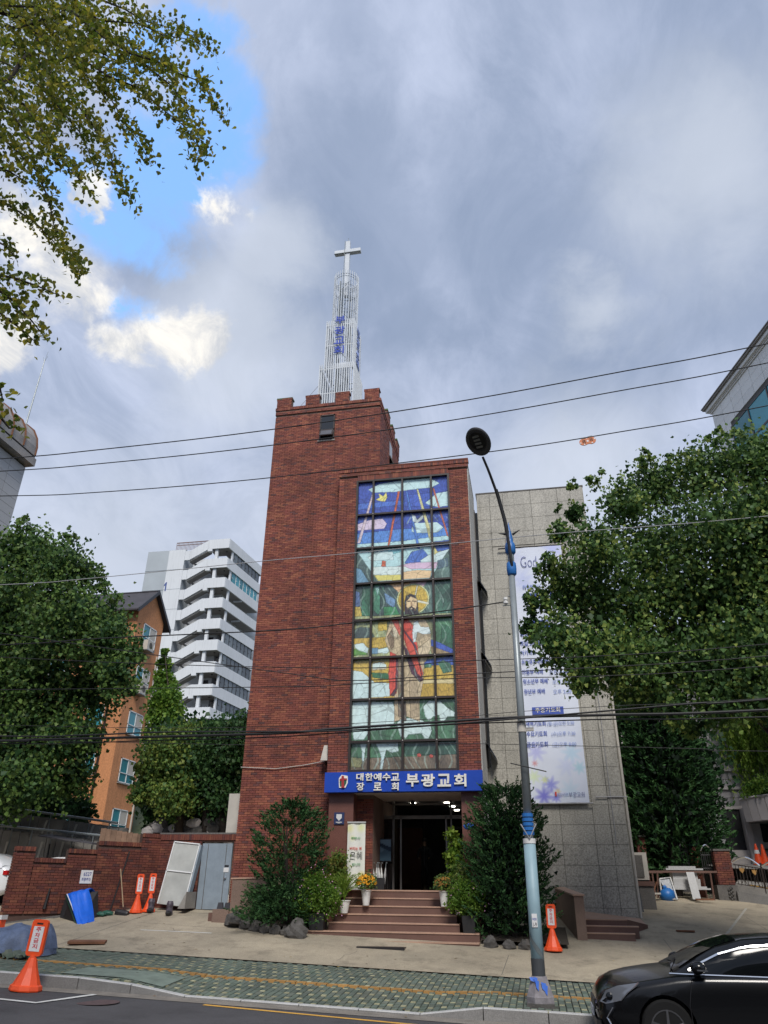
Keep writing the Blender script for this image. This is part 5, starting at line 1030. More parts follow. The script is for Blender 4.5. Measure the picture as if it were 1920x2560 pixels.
# trees between the house and the tower
tree('poplar_tree', 'slim bright green tree between the orange house and the white apartment block', (-17.0, 35.5, 2), bl([(412, 1660, .38), (411, 1700, .55), (412, 1745, .72), (414, 1790, .85), (420, 1845, .95), (400, 1860, .7), (450, 1860, .7), (412, 1632, .2), (440, 1780, .4), (392, 1780, .4)], 35.5, .3), 13000, .17, PAL_B, .15, cl=10, group='trees behind the yard')
tree('hillside_tree', 'yellow green bushy tree with leaning pale trunk behind the board wall', (-13.4, 28.5, 1.9), bl([(405, 1890, .8), (455, 1890, 1.0), (400, 1965, .7), (445, 1990, .8), (485, 1850, .6), (350, 1990, .35), (370, 1920, .4)], 28.4, .5), 15000, .13, PAL_G[1:]+[(.12, .15, .03)], .13, top=(-13.5, 28.4, 5.5), cl=10, group='trees behind the yard')
tree('hillside_tree', 'dark dense tree standing mid way between poplar and brick tower', (-12.4, 28.7, 1.9), bl([(520, 1900, 1.2), (550, 1850, .8), (500, 1960, 1.1), (560, 1960, 1.1), (470, 1940, .7)], 28.8, .5), 15000, .13, PAL_D, .13, top=(-12.8, 28.7, 5), cl=10, group='trees behind the yard', bark=m_barkd)
tree('hillside_tree', 'dark tree with curved trunk right beside the brick tower wall', (-11.5, 28.4, 1.9), bl([(600, 1870, .9), (620, 1930, .9), (590, 1990, .9), (615, 1815, .5), (575, 1830, .5), (630, 2030, .5)], 28.2, .4), 12000, .13, PAL_D[:3]+[(.07, .10, .03)], .12, top=(-12.2, 28.3, 4.4), cl=10, group='trees behind the yard', bark=m_barkd)
hb_ = bl([(x, y, r) for x, y, r in [(400, 1960, .9), (470, 1900, 1.6), (540, 1900, 1.8), (610, 1900, 1.6), (430, 2030, 1.1), (520, 2030, 1.3), (600, 2030, 1.2), (200, 2030, .6), (130, 2010, 1.0), (60, 2010, 1.2), (680, 1900, 2)]], 32, .6)
P, ct = blob_points(hb_, 26000, .2, 10, .2); V, F, T = leaves(P, .22, tones(ct*.7, PAL_D)); o = fast('ivy_thicket', V, F, m_leaf, T); o['kind'] = 'stuff'
# conifer in right yard
def spray(name, parent, base, H, R, n, pal, size, prof, tilt=.5, droop=0, cl=22, mat=None, zb0=0.0, lean=0):
    k = n//cl; t = RS.rand(k)**.85; ph = RS.rand(k)*2*np.pi; rr = np.interp(t, [p[0] for p in prof], [p[1] for p in prof])*R*(.25+.80*RS.rand(k)**.5)
    C = np.stack([base[0]+rr*np.cos(ph), base[1]+rr*np.sin(ph)*.85, base[2]+zb0+t*(H-zb0)], 1)
    D = np.stack([np.cos(ph), np.sin(ph), np.full(k, tilt)-droop], 1)+RS.normal(size=(k, 3))*.28; D /= np.linalg.norm(D, axis=1)[:, None]
    L_ = (.20+.34*RS.rand(k))*R*(1.1-.3*t); s = RS.rand(k, cl)
    P = C[:, None, :]+D[:, None, :]*(L_[:, None]*(s-.3))[:, :, None]+RS.normal(size=(k, cl, 3))*(.045*R*(1.05-s))[:, :, None]
    dirs = (D[:, None, :]+RS.normal(size=(k, cl, 3))*.45).reshape(-1, 3); ct = np.clip(np.repeat(RS.rand(k)*.75, cl)+s.ravel()*.3, 0, 1)
    V, F, T = leaves(P.reshape(-1, 3), size, tones(ct, pal), aspect=.34, dirs=dirs, fold=.05); return fast(name, V, F, mat or m_needle, T, parent)
PAL_N = [(.010, .032, .012), (.020, .060, .020), (.036, .095, .030), (.060, .135, .042)]
cn = thing('conifer_tree', 'dark conical conifer standing in the side yard right of the granite hall', 'tree', (5.0, 31, .2), 'conifers')
spray('foliage', cn, (5.15, 31, .6), 7.2, 1.75, 26000, PAL_N, .20, [(0, .8), (.12, 1.0), (.5, .86), (.8, .5), (1, .12)], tilt=.5)
obj('trunk', MB().tube([(4.9, 31, -.1), (5.0, 31, 2.5), (5.15, 31, 7)], [.16, .13, .04], 8), m_barkd, cn)
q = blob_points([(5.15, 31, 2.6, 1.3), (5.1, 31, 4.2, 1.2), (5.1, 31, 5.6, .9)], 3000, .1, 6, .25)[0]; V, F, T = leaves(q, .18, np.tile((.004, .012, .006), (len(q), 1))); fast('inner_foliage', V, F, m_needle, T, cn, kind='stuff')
# willow
wl = thing('willow', 'bright yellow green drooping willow above the curved stone balcony', 'tree', (11.0, 37, 4.6), 'trees behind the yard')
k = 420; C = np.stack([9.1+4*RS.rand(k), 36.6+2*RS.rand(k), 6.4+2.6*RS.rand(k)], 1); s = RS.rand(k, 42); P = C[:, None, :]+np.stack([.5*s*RS.normal(size=(k, 1)), .1*s, -s*(1.0+1.9*RS.rand(k, 1))], 2)+RS.normal(size=(k, 42, 3))*.045
V, F, T = leaves(P.reshape(-1, 3), .20, tones(np.repeat(RS.rand(k), 42), PAL_W), aspect=.3, dirs=np.tile((.1, 0, -1.), (k*42, 1))+RS.normal(size=(k*42, 3))*.4); fast('crown', V, F, m_leafback, T, wl)
obj('trunk', MB().tube([(11.6, 38.2, 3), (11.2, 37.8, 6.6), (10.6, 37.5, 9)], [.2, .15, .05], 7), m_bark, wl)
# yew shrubs by the entrance
def bush(label, base, H, R, n, prof, name='yew_shrub', size=.085, tilt=.75, parts=3):
    t = thing(name, label, 'shrub', base, 'evergreen shrubs by the entrance'); spray('foliage', t, (base[0], base[1], base[2]), H, R, n, PAL_N[:3]+[(.060, .125, .040)], size, prof, tilt=tilt, zb0=.05)
    for i in range(parts):
        a = 2.1*i+.4; obj('stem', MB().tube([(base[0]+.05*i, base[1], base[2]-.3), (base[0]+.12*math.cos(a), base[1]+.1*math.sin(a), base[2]+H*.4), (base[0]+.35*R*math.cos(a), base[1]+.3*R*math.sin(a), base[2]+H*.82)], [.05, .04, .012], 6), m_barkd, t)
    return t
bush('loose evergreen shrub with open feathery branches left of the entrance steps', (-6.62, 21.1, -.80), 3.0, 1.02, 12500, [(0, .7), (.2, .8), (.28, .4), (.36, .85), (.55, 1.0), (.75, .95), (.88, .7), (1, .25)], tilt=.75, parts=4, size=.10)
rb = bush('tall dense dark evergreen shrub between the steps and the lamp post', (-.72, 21.1, -.95), 3.5, 1.10, 19000, [(0, .75), (.2, 1.0), (.33, .8), (.5, 1.08), (.62, .75), (.75, .95), (.86, .6), (1, .45)], parts=3, size=.10)
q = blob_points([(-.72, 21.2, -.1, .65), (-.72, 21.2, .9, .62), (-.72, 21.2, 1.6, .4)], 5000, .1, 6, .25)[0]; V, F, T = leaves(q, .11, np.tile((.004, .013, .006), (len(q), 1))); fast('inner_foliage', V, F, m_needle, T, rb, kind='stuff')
lb_ = bush('low skirt of evergreen twigs under the loose shrub', (-6.75, 21.0, -.85), .95, 1.15, 9000, [(0, 1), (1, .7)], name='ground_yew', tilt=.3, parts=1)
# overhead ginkgo branch (each visible leaf near the lens is a piece)
og = thing('overhanging_ginkgo', 'yellow green ginkgo branches hanging into the top left corner of the picture', 'tree', (-7.0, 4.0, -1.6), 'street trees')
fanm = bpy.data.meshes.new('leaf')
fv = [(0, 0, 0), (-.42, .62, .05), (-.30, .86, .10), (-.06, .94, .06), (0, .80, 0), (.06, .94, .06), (.30, .86, .10), (.42, .62, .05), (0, -.45, .03), (.02, -.45, .03)]
fanm.from_pydata(fv, [], [(0, 1, 2), (0, 2, 3), (0, 3, 4), (0, 4, 5), (0, 5, 6), (0, 6, 7), (0, 8, 9)]); fanm.materials.append(m_leafg)
z_ = lambda x, y: (x*.5787, y*.5787)
TW = [[(-60, 20), (150, 30), (300, 20), (440, 90), (600, 100), (700, 150), (790, 165), (870, 190), (925, 235)], [(300, 40), (430, 150), (560, 230), (680, 265), (780, 320), (860, 350), (920, 430), (968, 515)],
      [(150, 60), (330, 240), (470, 330), (600, 380), (700, 470), (790, 540), (860, 640), (835, 725)], [(350, 60), (520, 190), (640, 290), (740, 370), (800, 460), (840, 560), (885, 640)], [(60, 60), (220, 200), (380, 330), (480, 430), (560, 560), (620, 650), (655, 715)],
      [(60, 180), (240, 330), (370, 500), (470, 640), (500, 760), (540, 830), (575, 880)], [(-40, 240), (130, 330), (260, 470), (360, 590), (390, 680), (420, 755)], [(-40, 330), (100, 450), (210, 600), (300, 730), (370, 800), (360, 855)],
      [(-60, 540), (60, 640), (160, 740), (210, 860), (235, 980), (300, 1080), (345, 1180)], [(-60, 840), (60, 900), (150, 960), (220, 1030), (280, 1100), (330, 1195)], [(-60, 1180), (60, 1200), (160, 1235), (265, 1280)], [(-60, 1220), (60, 1300), (140, 1390), (200, 1465)],
      [(-60, 1290), (20, 1370), (90, 1420), (150, 1475)], [(-60, 1020), (20, 1060), (65, 1110)], [(-60, 100), (80, 120), (200, 80), (330, 20), (420, -30)], [(-60, 150), (90, 220), (180, 330), (240, 450), (250, 560)], [(200, 0), (260, 120), (380, 200), (500, 260), (640, 250), (760, 290)], [(-60, 420), (60, 500), (140, 620), (240, 700)], [(-60, 700), (40, 740), (120, 790)],
      [(-60, -60), (60, 30), (160, 160), (200, 260)], [(440, 0), (540, 40), (620, 90), (740, 120), (850, 160)], [(-30, 1640), (0, 1680), (12, 1725)], [(-40, 1760), (0, 1800), (40, 1850), (75, 1845)], [(-40, 1700), (-15, 1740)]]
twm = MB(); LP = []
for ti, tw_ in enumerate(TW):
    d0 = 5.2+1.6*random.random(); pts = []
    for i, (x, y) in enumerate(tw_):
        d = ray(*z_(x, y)); yy = d0+.25*i/len(tw_)+random.uniform(-.05, .05); pts.append(d*(yy/d.y))
    n = len(pts); twm.tube(pts, [max(.004, .020*(1-i/n)) for i in range(n)], 5)
    for a, b in zip(pts[:-1], pts[1:]):
        L_ = (b-a).length; m = int(L_/.0105)
        dens = 1.0 if ti < 21 else .8
        for _ in range(int(m*1.5*dens)): 
            t = random.random(); p = a.lerp(b, t)+Vector((random.gauss(0, .075), random.gauss(0, .12), random.gauss(0, .060))); LP.append(p)
def clus(x0, y0, x1, y1, n):
    for _ in range(n): x = random.uniform(x0, x1); y = random.uniform(y0, y1); d = ray(*z_(x, y)); LP.append(d*(random.uniform(5.0, 7.2)/d.y))
clus(-40, 0, 430, 250, 1000); clus(200, 160, 620, 400, 450); clus(-40, 250, 380, 540, 650); clus(0, 500, 280, 740, 250)
LP.sort(key=lambda p: p.length); LV = [p for p in LP]; li = MB(); ext = []
def leafM(p):
    s = random.uniform(.055, .095); return Matrix.Translation(p) @ Matrix.Rotation(random.uniform(0, 6.28), 4, 'Z') @ Matrix.Rotation(math.radians(random.gauss(125, 32)), 4, 'X') @ Matrix.Rotation(random.gauss(0, .7), 4, 'Y') @ Matrix.Scale(s, 4)
k_ = 0
for p in LV:
    if k_ < 290 and inframe(*p): inst('leaf', fanm, og, leafM(p)); k_ += 1
    else: li.X = leafM(p); li.add(fv, [tuple(f.vertices) for f in fanm.polygons])
obj('leaves', li, m_leafg, og, kind='stuff'); obj('twigs', twm, m_barkd, og, kind='stuff')
obj('trunk', MB().tube([(-7.0, 4.0, -1.8), (-7.0, 4.1, 1.5), (-6.9, 4.3, 4.5), (-6.8, 4.6, 8)], [.26, .22, .19, .14], 12), m_bark, og, smooth=True)
for q in ([(-6.9, 4.3, 4.6), at(-80, 0, 5.6), at(90, 60, 5.9), at(150, 30, 6)], [(-6.9, 4.3, 4.2), at(-60, 230, 5.5), at(20, 200, 5.8), at(110, 80, 6)], [(-6.9, 4.3, 3.6), at(-60, 560, 5.5), at(-20, 500, 5.6)]):
    obj('limb', MB().tube([tuple(v) for v in q], [.10]+[.06, .042, .015][:len(q)-1], 8), m_barkd, og, smooth=True)
# ================================================================ LEFT YARD WALL
bwl = thing('yard_wall', 'stepped dark red brick yard wall with a grey steel door beside the tower', 'wall', (-11.3, 22.9, -.5))
S40, C40 = .643, .766
def wpt(t): return Vector((-11.34-S40*t, 22.9-C40*t, 0))
wn_ = Vector((C40, -S40, 0)); U4 = Vector((-S40, -C40, 0))
segs = [(0, .60, 1.53), (.60, 1.89, 1.26), (1.89, 2.72, 1.02), (2.72, 3.60, .76), (3.60, 4.12, 1.03)]
cw = MB()
for a, b, z in segs:
    p, q = wpt(a), wpt(b); n2 = -wn_*.19; o_ = -wn_*.022
    cw.hexa([(v.x, v.y, -1.4) for v in (p+o_, q+o_, q+n2, p+n2)], [(v.x, v.y, z-.03) for v in (p+o_, q+o_, q+n2, p+n2)])
obj('wall_core', cw, m_mortard, bwl, kind='stuff')
fw = []
for a, b, z in segs: fw.append((wpt(b), -U4, wn_, brick_list(0, b-a, -.62, z-.14)+soldiers(0, b-a, z-.125, .12, .072)))
fw.append((wpt(4.12), -wn_*-1 if False else wn_*-1, U4, []))
e = wpt(4.12)-wn_*.2; fw.append((e, wn_, U4, brick_list(0, .2, -1.0, .9)+soldiers(0, .2, .905, .12, .072)))
DY = 22.92
obj('wall_core', MB().box(-11.4, -9.99, DY+.022, DY+.2, -1, 1.50).box(-9.99, -8.98, DY+.022, DY+.2, 1.30, 1.50), m_mortard, bwl)
fw.append(((-11.36, DY, 0), (1, 0, 0), (0, -1, 0), brick_list(0, 2.5, -.62, 1.34, [(1.37, 2.40, -9, 1.27)])+soldiers(0, 2.5, 1.345, .17, .072)))
brick_faces(bwl, fw, m_brickdark, 300, -.6)
obj('capping', MB().box(-11.4, -8.84, DY-.02, DY+.22, 1.515, 1.56), m_concd, bwl)
ft_ = MB()
for a, b in ((0, 4.12),):
    p, q = wpt(a), wpt(b); o1, o2 = wn_*.015, -wn_*.2; ft_.hexa([(v.x, v.y, -1.6) for v in (p+o1, q+o1, q+o2, p+o2)], [(p+o1).to_tuple()[:2]+(-.36,), (q+o1).to_tuple()[:2]+(-.82,), (q+o2).to_tuple()[:2]+(-.82,), (p+o2).to_tuple()[:2]+(-.36,)])
obj('footing', ft_, m_concd, bwl)
dr = obj('steel_door', MB().box(-9.97, -9.01, DY+.03, DY+.08, -.50, 1.26), m_steeld, bwl)
obj('door_seam', MB().box(-9.79, -9.775, DY+.022, DY+.03, -.5, 1.24).box(-9.20, -9.185, DY+.022, DY+.03, -.5, 1.24), m_groove, dr)
obj('handle', MB().sph((-9.14, DY-.01, .33), .035, 8, 6), m_chrome, dr); obj('label', MB().box(-9.22, -9.06, DY+.02, DY+.03, .48, .60), m_whiteplate, dr); obj('lock', MB().box(-9.20, -9.07, DY+.02, DY+.03, .62, .67), m_black, dr)
obj('door_base', MB().box(-8.99, -8.84, DY-.0, DY+.2, -1, -.12), m_cream, bwl)
obj('rust_bar', MB().tube([tuple(wpt(.95)+wn_*.03+Vector((0, 0, 1.0))), tuple(wpt(1.28)+wn_*.03+Vector((0, 0, -.7)))], .022, 5), m_black, bwl)
# sign on wall
sp = wpt(2.10)+wn_*.03; RW = Matrix(((-U4.x, -wn_.x, 0, sp.x), (-U4.y, -wn_.y, 0, sp.y), (0, 0, 1, .30), (0, 0, 0, 1)))
pt = thing('parking_plate', 'small pale handwritten parking plate on the brick yard wall', 'sign', tuple(sp)); obj('plate', MB(RW).box(-.17, .17, -.01, .0, -.17, .17), m_whiteplate, pt)
text('lettering', '6527', -.09, .13, .02, .12, -.012, m_navytext, pt, .002, .01, rot=RW); text('lettering', '차량주차', -.13, .13, -.11, -.02, -.012, m_navytext, pt, .002, .01, rot=RW)
# board leaning
R = Matrix.Translation((-10.56, 22.50, -.40)) @ Matrix.Rotation(math.radians(-10), 4, 'X') @ Matrix.Rotation(math.radians(5), 4, 'Y')
pb = thing('leaning_panel', 'pale steel framed panel leaning on the wall left of the grey door', 'panel', (-10.56, 22.5, -.45)); obj('sheet', MB(R).box(-.40, .40, .0, .03, 0, 1.68), m_panelm, pb)
fr_ = MB(R)
for a, b, c, d in ((-.43, -.40, 0, 1.70), (.40, .43, 0, 1.70), (-.43, .43, 1.68, 1.71), (-.43, .43, .88, .91)): fr_.box(a, b, -.03, .04, c, d)
obj('frame', fr_, m_white, pb); obj('side', MB(R).box(.43, .47, .0, .22, 0, 1.68), m_steeld, pb)
def sack(label, c, h=.36, name='wrapped_boot'):
    t = thing(name, label, 'footwear', c, 'wrapped bundles by the panel'); obj('shaft', MB().lathe([(.08, 0), (.10, .06), (.085, .18), (.10, h-.08), (.075, h), (0, h-.02)], c, 10), M('purple_plastic', (.045, .03, .05), .5, col2=(.11, .10, .115), scale=30), t); obj('foot', MB().sph((c[0]+.02, c[1]-.08, c[2]+.06), .085, 10, 6, (1, 1.3, .8)), m_black, t)
sack('dark purple wrapped bundle at the left foot of the leaning panel', (-11.02, 22.2, z_yard(-11.02, 22.2)-.0)); sack('dark purple wrapped bundle at the right foot of the leaning panel', (-10.32, 21.95, z_yard(-10.32, 21.95)))
rm_ = obj('concrete_ramp', MB().prism([(-10.2, -.48), (-9.98, -.48), (-9.98, -.05)], 22.2, 22.9), m_concrete); rm_['label'] = 'small sloping concrete block between leaning panel and grey door'; rm_['category'] = 'ramp'
# rubber slabs by door, white post
wp = obj('white_post', MB().box(-9.42, -9.02, 23.3, 23.5, 1.5, 2.72), m_cream); wp['label'] = 'white rectangular post above the yard door next to the tower'; wp['category'] = 'post'
pw = thing('planter_wall', 'low pinkish granite planter wall left of the loose shrub', 'planter wall', (-8.4, 21.6, -1))
obj('wall_face', MB().hexa([(-8.33, 21.45, -1.1), (-6.6, 21.75, -1.1), (-6.6, 21.95, -1.1), (-8.33, 21.65, -1.1)], [(-8.33, 21.45, .27), (-6.6, 21.75, .33), (-6.6, 21.95, .33), (-8.33, 21.65, .27)]), m_planter, pw)
obj('capstone', MB().hexa([(-8.37, 21.42, .272), (-6.6, 21.72, .332), (-6.6, 21.98, .332), (-8.37, 21.68, .272)], [(-8.37, 21.42, .31), (-6.6, 21.72, .37), (-6.6, 21.98, .37), (-8.37, 21.68, .31)]), m_tread, pw)
obj('low_block', MB().box(-8.80, -8.335, 21.40, 21.75, -1.1, -.46), m_planter, pw); obj('brick_step', MB().box(-8.95, -8.81, 21.5, 21.75, -1, -.55), m_stair, pw)
for i, x in enumerate((-8.68, -8.47)): 
    o = obj('rubber_block', MB().prism([(x-.09, -.46), (x+.09, -.46), (x+.06, -.30), (x-.06, -.30)], 21.6, 21.68), M('dark_rubber', (.05, .05, .06), .8)); o['label'] = ('left', 'right')[i]+' one of two small dark blocks on the low planter step'; o['category'] = 'block'; o['group'] = 'dark blocks on the planter step'
soil = obj('planter_soil', MB().grid([[(x, y, z_yard(x, y)+.12) for x in (-8.1, -7, -6, -5.93)] for y in (20.75, 21.5, 22.6)]).grid([[(x, y, z_yard(x, y)+.10) for x in (-1.49, 0, .6)] for y in (20.6, 21.5, 22.6)]), m_soil); soil['kind'] = 'structure'
def rock(x, y, r, label, g='rocks edging the planters'):
    random.seed(int(abs(x*100))+3); z = z_yard(x, y); o = obj('rock', MB().sph((x, y, z+r*.35), r, 9, 7, (1, .8, .95), jit=.22), m_rock); o['label'] = label; o['category'] = 'rock'; o['group'] = g
for x, y, r, l in ((-8.02, 21.1, .26, 'pale pointed rock at the left end of the planter edge'), (-7.62, 20.85, .20, 'second rock from the left along the planter edge'), (-7.28, 20.7, .18, 'third rock along the planter edge, half under the shrub'), (-6.98, 20.58, .17, 'fourth rock along the planter edge under the shrub'), (-6.66, 20.48, .16, 'fifth rock in the planter edge, small and dark'), (-6.38, 20.42, .15, 'sixth rock in the planter edge, beside the big one'), (-6.05, 20.25, .30, 'largest grey rock touching the bottom left step'),
                   (-1.25, 20.4, .18, 'rock at the bottom right end of the steps'), (-.8, 20.35, .15, 'low rock under the dense shrub behind the lamp post'), (-.42, 20.4, .16, 'rock under the dense shrub just right of the lamp post'), (.3, 20.75, .14, 'small rock between the stand and the right planter wall')): rock(x, y, r, l)
rw = thing('side_planter_wall', 'pinkish granite wall end between the dense shrub and the side steps', 'planter wall', (1, 22, -1))
obj('wall_face', MB().hexa([(.86, 21.7, -1.3), (1.10, 21.7, -1.3), (.70, 24.9, -1.3), (.46, 24.9, -1.3)], [(.86, 21.7, -.04), (1.10, 21.7, -.04), (.70, 24.9, .15), (.46, 24.9, .15)]), m_planter, rw)
obj('capstone', MB().hexa([(.83, 21.66, -.038), (1.13, 21.66, -.038), (.73, 24.9, .152), (.43, 24.9, .152)], [(.83, 21.66, .0), (1.13, 21.66, .0), (.73, 24.9, .19), (.43, 24.9, .19)]), m_tread, rw)
ss_ = thing('side_steps', 'three short reddish granite steps at the foot of the granite hall', 'steps', (1.7, 22.2, -1))
for i, (y, z, x1) in enumerate(((21.9, -.86, 2.28), (22.2, -.71, 2.42), (22.5, -.57, 2.18))):
    s_ = obj('step', MB().box(1.10, x1, y, y+.33+(.6 if i < 2 else 0), -1.4, z-.025), m_stair, ss_); obj('tread', MB().box(1.10, x1+.01, y-.01, y+.34, z-.025, z), m_tread, s_)
obj('landing', MB().add([(1.10, 22.75, -.566), (2.18, 22.75, -.566), (2.80, 23.6, -.72), (2.78, 24.98, -.60), (.9, 24.98, -.40), (1.0, 22.75, -.566)], [(0, 1, 2, 3, 4, 5)]), m_tread, ss_); obj('landing_edge', MB().add([(2.18, 22.5, -.57), (2.18, 22.75, -.57), (2.82, 23.62, -.715), (2.18, 22.5, -1.2), (2.82, 23.62, -1.2)], [(0, 3, 4, 2, 1)]), m_stair, ss_)
# ---- tarps, broom, stands
def stand(label, loc, lean=0, rz=0, bw_=1.0, s=1.0):
    t = thing('parking_stand', label, 'parking stand', loc, 'orange no parking stands'); X = Matrix.Translation(loc) @ Matrix.Rotation(rz, 4, 'Z') @ Matrix.Rotation(math.radians(lean), 4, 'Y') @ Matrix.Diagonal((s*bw_, s*bw_, s, 1))
    obj('base', MB(X).lathe([(.275, 0), (.28, .02), (.265, .075), (.235, .09), (.12, .33), (.075, .46), (.06, .475), (.055, .51)], (0, 0, 0), 10, sy=.8), m_orange, t, smooth=False)
    P = []; w, z0, z1 = .145, .50, 1.05
    for i in range(24):
        a = 2*math.pi*i/24; cx = (w-.06)*(1 if math.cos(a) > 0 else -1); cz = (z0+z1)/2+((z1-z0)/2-.06)*(1 if math.sin(a) > 0 else -1); P.append((cx+.06*math.cos(a), cz+.06*math.sin(a)))
    obj('panel', MB(X).prism(P, -.03, .03), m_orange, t); obj('grip_hole', MB(X).box(-.055, .055, -.033, .033, .975, 1.0), m_black, t)
    obj('label_plate', MB(X).box(-.095, .095, -.036, -.031, .57, .945), m_whiteplate, t)
    for i, ch in enumerate('주차금지'): text('letter', ch, -.045, .045, .865-i*.085, .935-i*.085, -.037, m_redtext, t, .002, .02, rot=X)
    return t
stand('orange no parking stand on the road at bottom left beside the blue grey tarp', (-8.66, 13.27, z_road(-8.66, 13.27)+.01), 3, .1)
stand('orange no parking stand behind the lamp post in front of the dense shrub', (.22, 20.3, z_yard(.22, 20.3)+.02), 1, -.15, bw_=.85, s=.92)
stand('left one of two orange stands against the brick yard wall', (-11.36, 22.0, z_yard(-11.36, 22.0)+.01), 0, .5, bw_=.70, s=.95)
stand('right one of two orange stands against the brick yard wall', (-11.10, 22.25, z_yard(-11.10, 22.2)+.01), 0, .55, bw_=.70, s=.95)
tb = thing('blue_tarp', 'bright blue tarp draped over dark gear against the brick yard wall', 'tarp', (-12.2, 20.7, -.9))
def tp(px, py, y): v = at(px, py, y); return (v.x, v.y, v.z)
rows = []
for j in range(11):
    t = j/10; L_ = np.array([tp(166, 2236, 20.75), tp(180, 2280, 20.45), tp(198, 2320, 20.25)]); Rr = np.array([tp(222, 2223, 21.05), tp(232, 2262, 20.95), tp(238, 2306, 20.75)])
    def bez(Q, t): return Q[0]*(1-t)**2+2*Q[1]*t*(1-t)+Q[2]*t*t
    a, b = bez(L_, t), bez(Rr, t); rows.append([tuple(a+(b-a)*i/10+np.array([0, .03*math.sin(i*1.9+j*.4)-.10*math.sin(math.pi*i/10), .014*math.sin(i*2.3)-.05*t*math.sin(math.pi*i/10)*(-1 if j > 8 else .3)])) for i in range(11)])
top_ = [tuple(np.array(p)+np.array([-.05, .28, .035])) for p in rows[0]]; top2 = [tuple(np.array(p)+np.array([.02, .55, -.15])) for p in rows[0]]
obj('sheet', MB().grid([top2, top_]+rows), m_tarpb, tb, smooth=True)
obj('dark_gear', MB().hexa([tp(147, 2321, 20.8), tp(185, 2330, 20.4), (-12.0, 21.2, -.9), (-13.0, 21.4, -.9)], [tp(156, 2236, 20.95), tp(178, 2240, 20.9), (-12.3, 21.4, -.06), (-12.9, 21.4, -.1)]), m_black, tb); obj('green_lining', MB().grid([[tuple(np.array(r[0])+np.array([-.03, .01, 0])) for r in rows], [tuple(np.array(r[0])+np.array([-.09, .08, -.04])) for r in rows]]), m_green, tb)
obj('hem', MB().tube([tuple(np.array(r[0])+np.array([.03, -.02, .01])) for r in rows[:6]], .012, 5), m_whiteplate, tb)
for i, (px, py, lbl) in enumerate(((246, 2303, 'green folded cloth nearest the blue tarp'), (264, 2296, 'green folded cloth beside the black dustpan'))):
    v = Z0 = at(px, py, 21.35+.2*i); o = obj('green_cloth', MB().sph((v.x, v.y, z_yard(v.x, v.y)+.05), .17, 10, 6, (1.2, .8, .4), jit=.15), m_green); o['label'] = lbl; o['category'] = 'cloth'; o['group'] = 'green cloths by the wall'
br = thing('push_broom', 'long handled broom with black head leaning on the brick yard wall', 'broom', (-11.7, 22, -.6)); obj('handle', MB().tube([tp(301, 2164, 22.05), tp(308, 2268, 21.75)], .016, 6), M('wood_handle', (.33, .24, .15), .6), br)
v = Vector(tp(306, 2284, 21.7)); obj('head', MB(Matrix.Translation(v) @ Matrix.Rotation(math.radians(8), 4, 'Y')).lathe([(0, -.20), (.09, -.20), (.10, -.1), (.10, .14), (.08, .18), (0, .18)], (0, 0, 0), 10, axis='x'), m_black, br)
dp = obj('dark_scrap', MB().tube([tuple(wpt(3.05)+wn_*.06+Vector((0, 0, .0))), tuple(wpt(3.1)+wn_*.06+Vector((0, 0, -.5)))], [.02, .05], 6), m_black); dp['label'] = 'thin black scrap hanging on the brick wall left of the blue tarp'; dp['category'] = 'scrap'
# covered pile at bottom left
cp_ = thing('covered_pile', 'pile of pavers under a faded blue grey tarp at the left edge of the pavement', 'covered pile', (-11.3, 16.3, -1.3))
GX = fr(-13.6, -10.32, .082); GYs = fr(15.6, 16.65, .075); rws = []
for j, y in enumerate(GYs):
    row = []
    for i, x in enumerate(GX):
        ex = min(1, max(0, (-10.32-x)/.2)); ey = min(1, max(0, (y-15.55)/.16)); hgt = (.30+.10*math.sin(x*1.4+y)+.03*math.sin(x*9+y*7)+.025*math.sin(x*17-y*11)+.02*abs(math.sin(x*5+y*9)))*min(ex, ey)**.5
        row.append((x+.03*math.sin(y*8), y+.05*math.sin(x*6)*(1-ey), z_side(x, y)+.12+hgt))
    rws.append(row)
rws.insert(0, [(p[0], p[1]-.05+.04*math.sin(p[0]*7), z_side(p[0], p[1])+.05+.06*math.sin(p[0]*5)) for p in rws[0]])
obj('tarp_sheet', MB().grid(rws), m_tarpg, cp_, smooth=True); obj('tarp_side', MB().grid([[(GX[-1]+.0, y, z_side(GX[-1], y)+.55+.0*y-.42) for y in GYs], [(GX[-1]+.05+.03*math.sin(y*9), y, z_side(GX[-1], y)+.02) for y in GYs]]), m_tarpg, cp_)
for i in range(16):
    x = -11.1+.06*i+random.uniform(-.02, .02); y = 15.45+.25*random.random(); R = Matrix.Translation((x, y, z_side(x, y)+.07+.03*(i % 3))) @ Matrix.Rotation(random.uniform(-.3, .3), 4, 'Z') @ Matrix.Rotation(random.uniform(-.3, 1.2), 4, 'Y')
    inst('loose_paver', pg, cp_, R)
ob = obj('edge_board', MB().box(-13.5, -10.9, 15.32, 15.42, z_side(-12, 15.3)-.06, z_side(-12, 15.3)+.06), m_rock); ob['label'] = 'low mossy edging board in front of the covered pile'; ob['category'] = 'board'
pl2 = obj('rusty_plate', MB(Matrix.Translation((-10.6, 18.35, z_yard(-10.6, 18.35)+.05)) @ Matrix.Rotation(.35, 4, 'Z') @ Matrix.Rotation(math.radians(4), 4, 'X')).box(-.42, .42, -.16, .16, -.03, .02), m_rust); pl2['label'] = 'rusty steel plate lying on the concrete at the pavement edge'; pl2['category'] = 'plate'
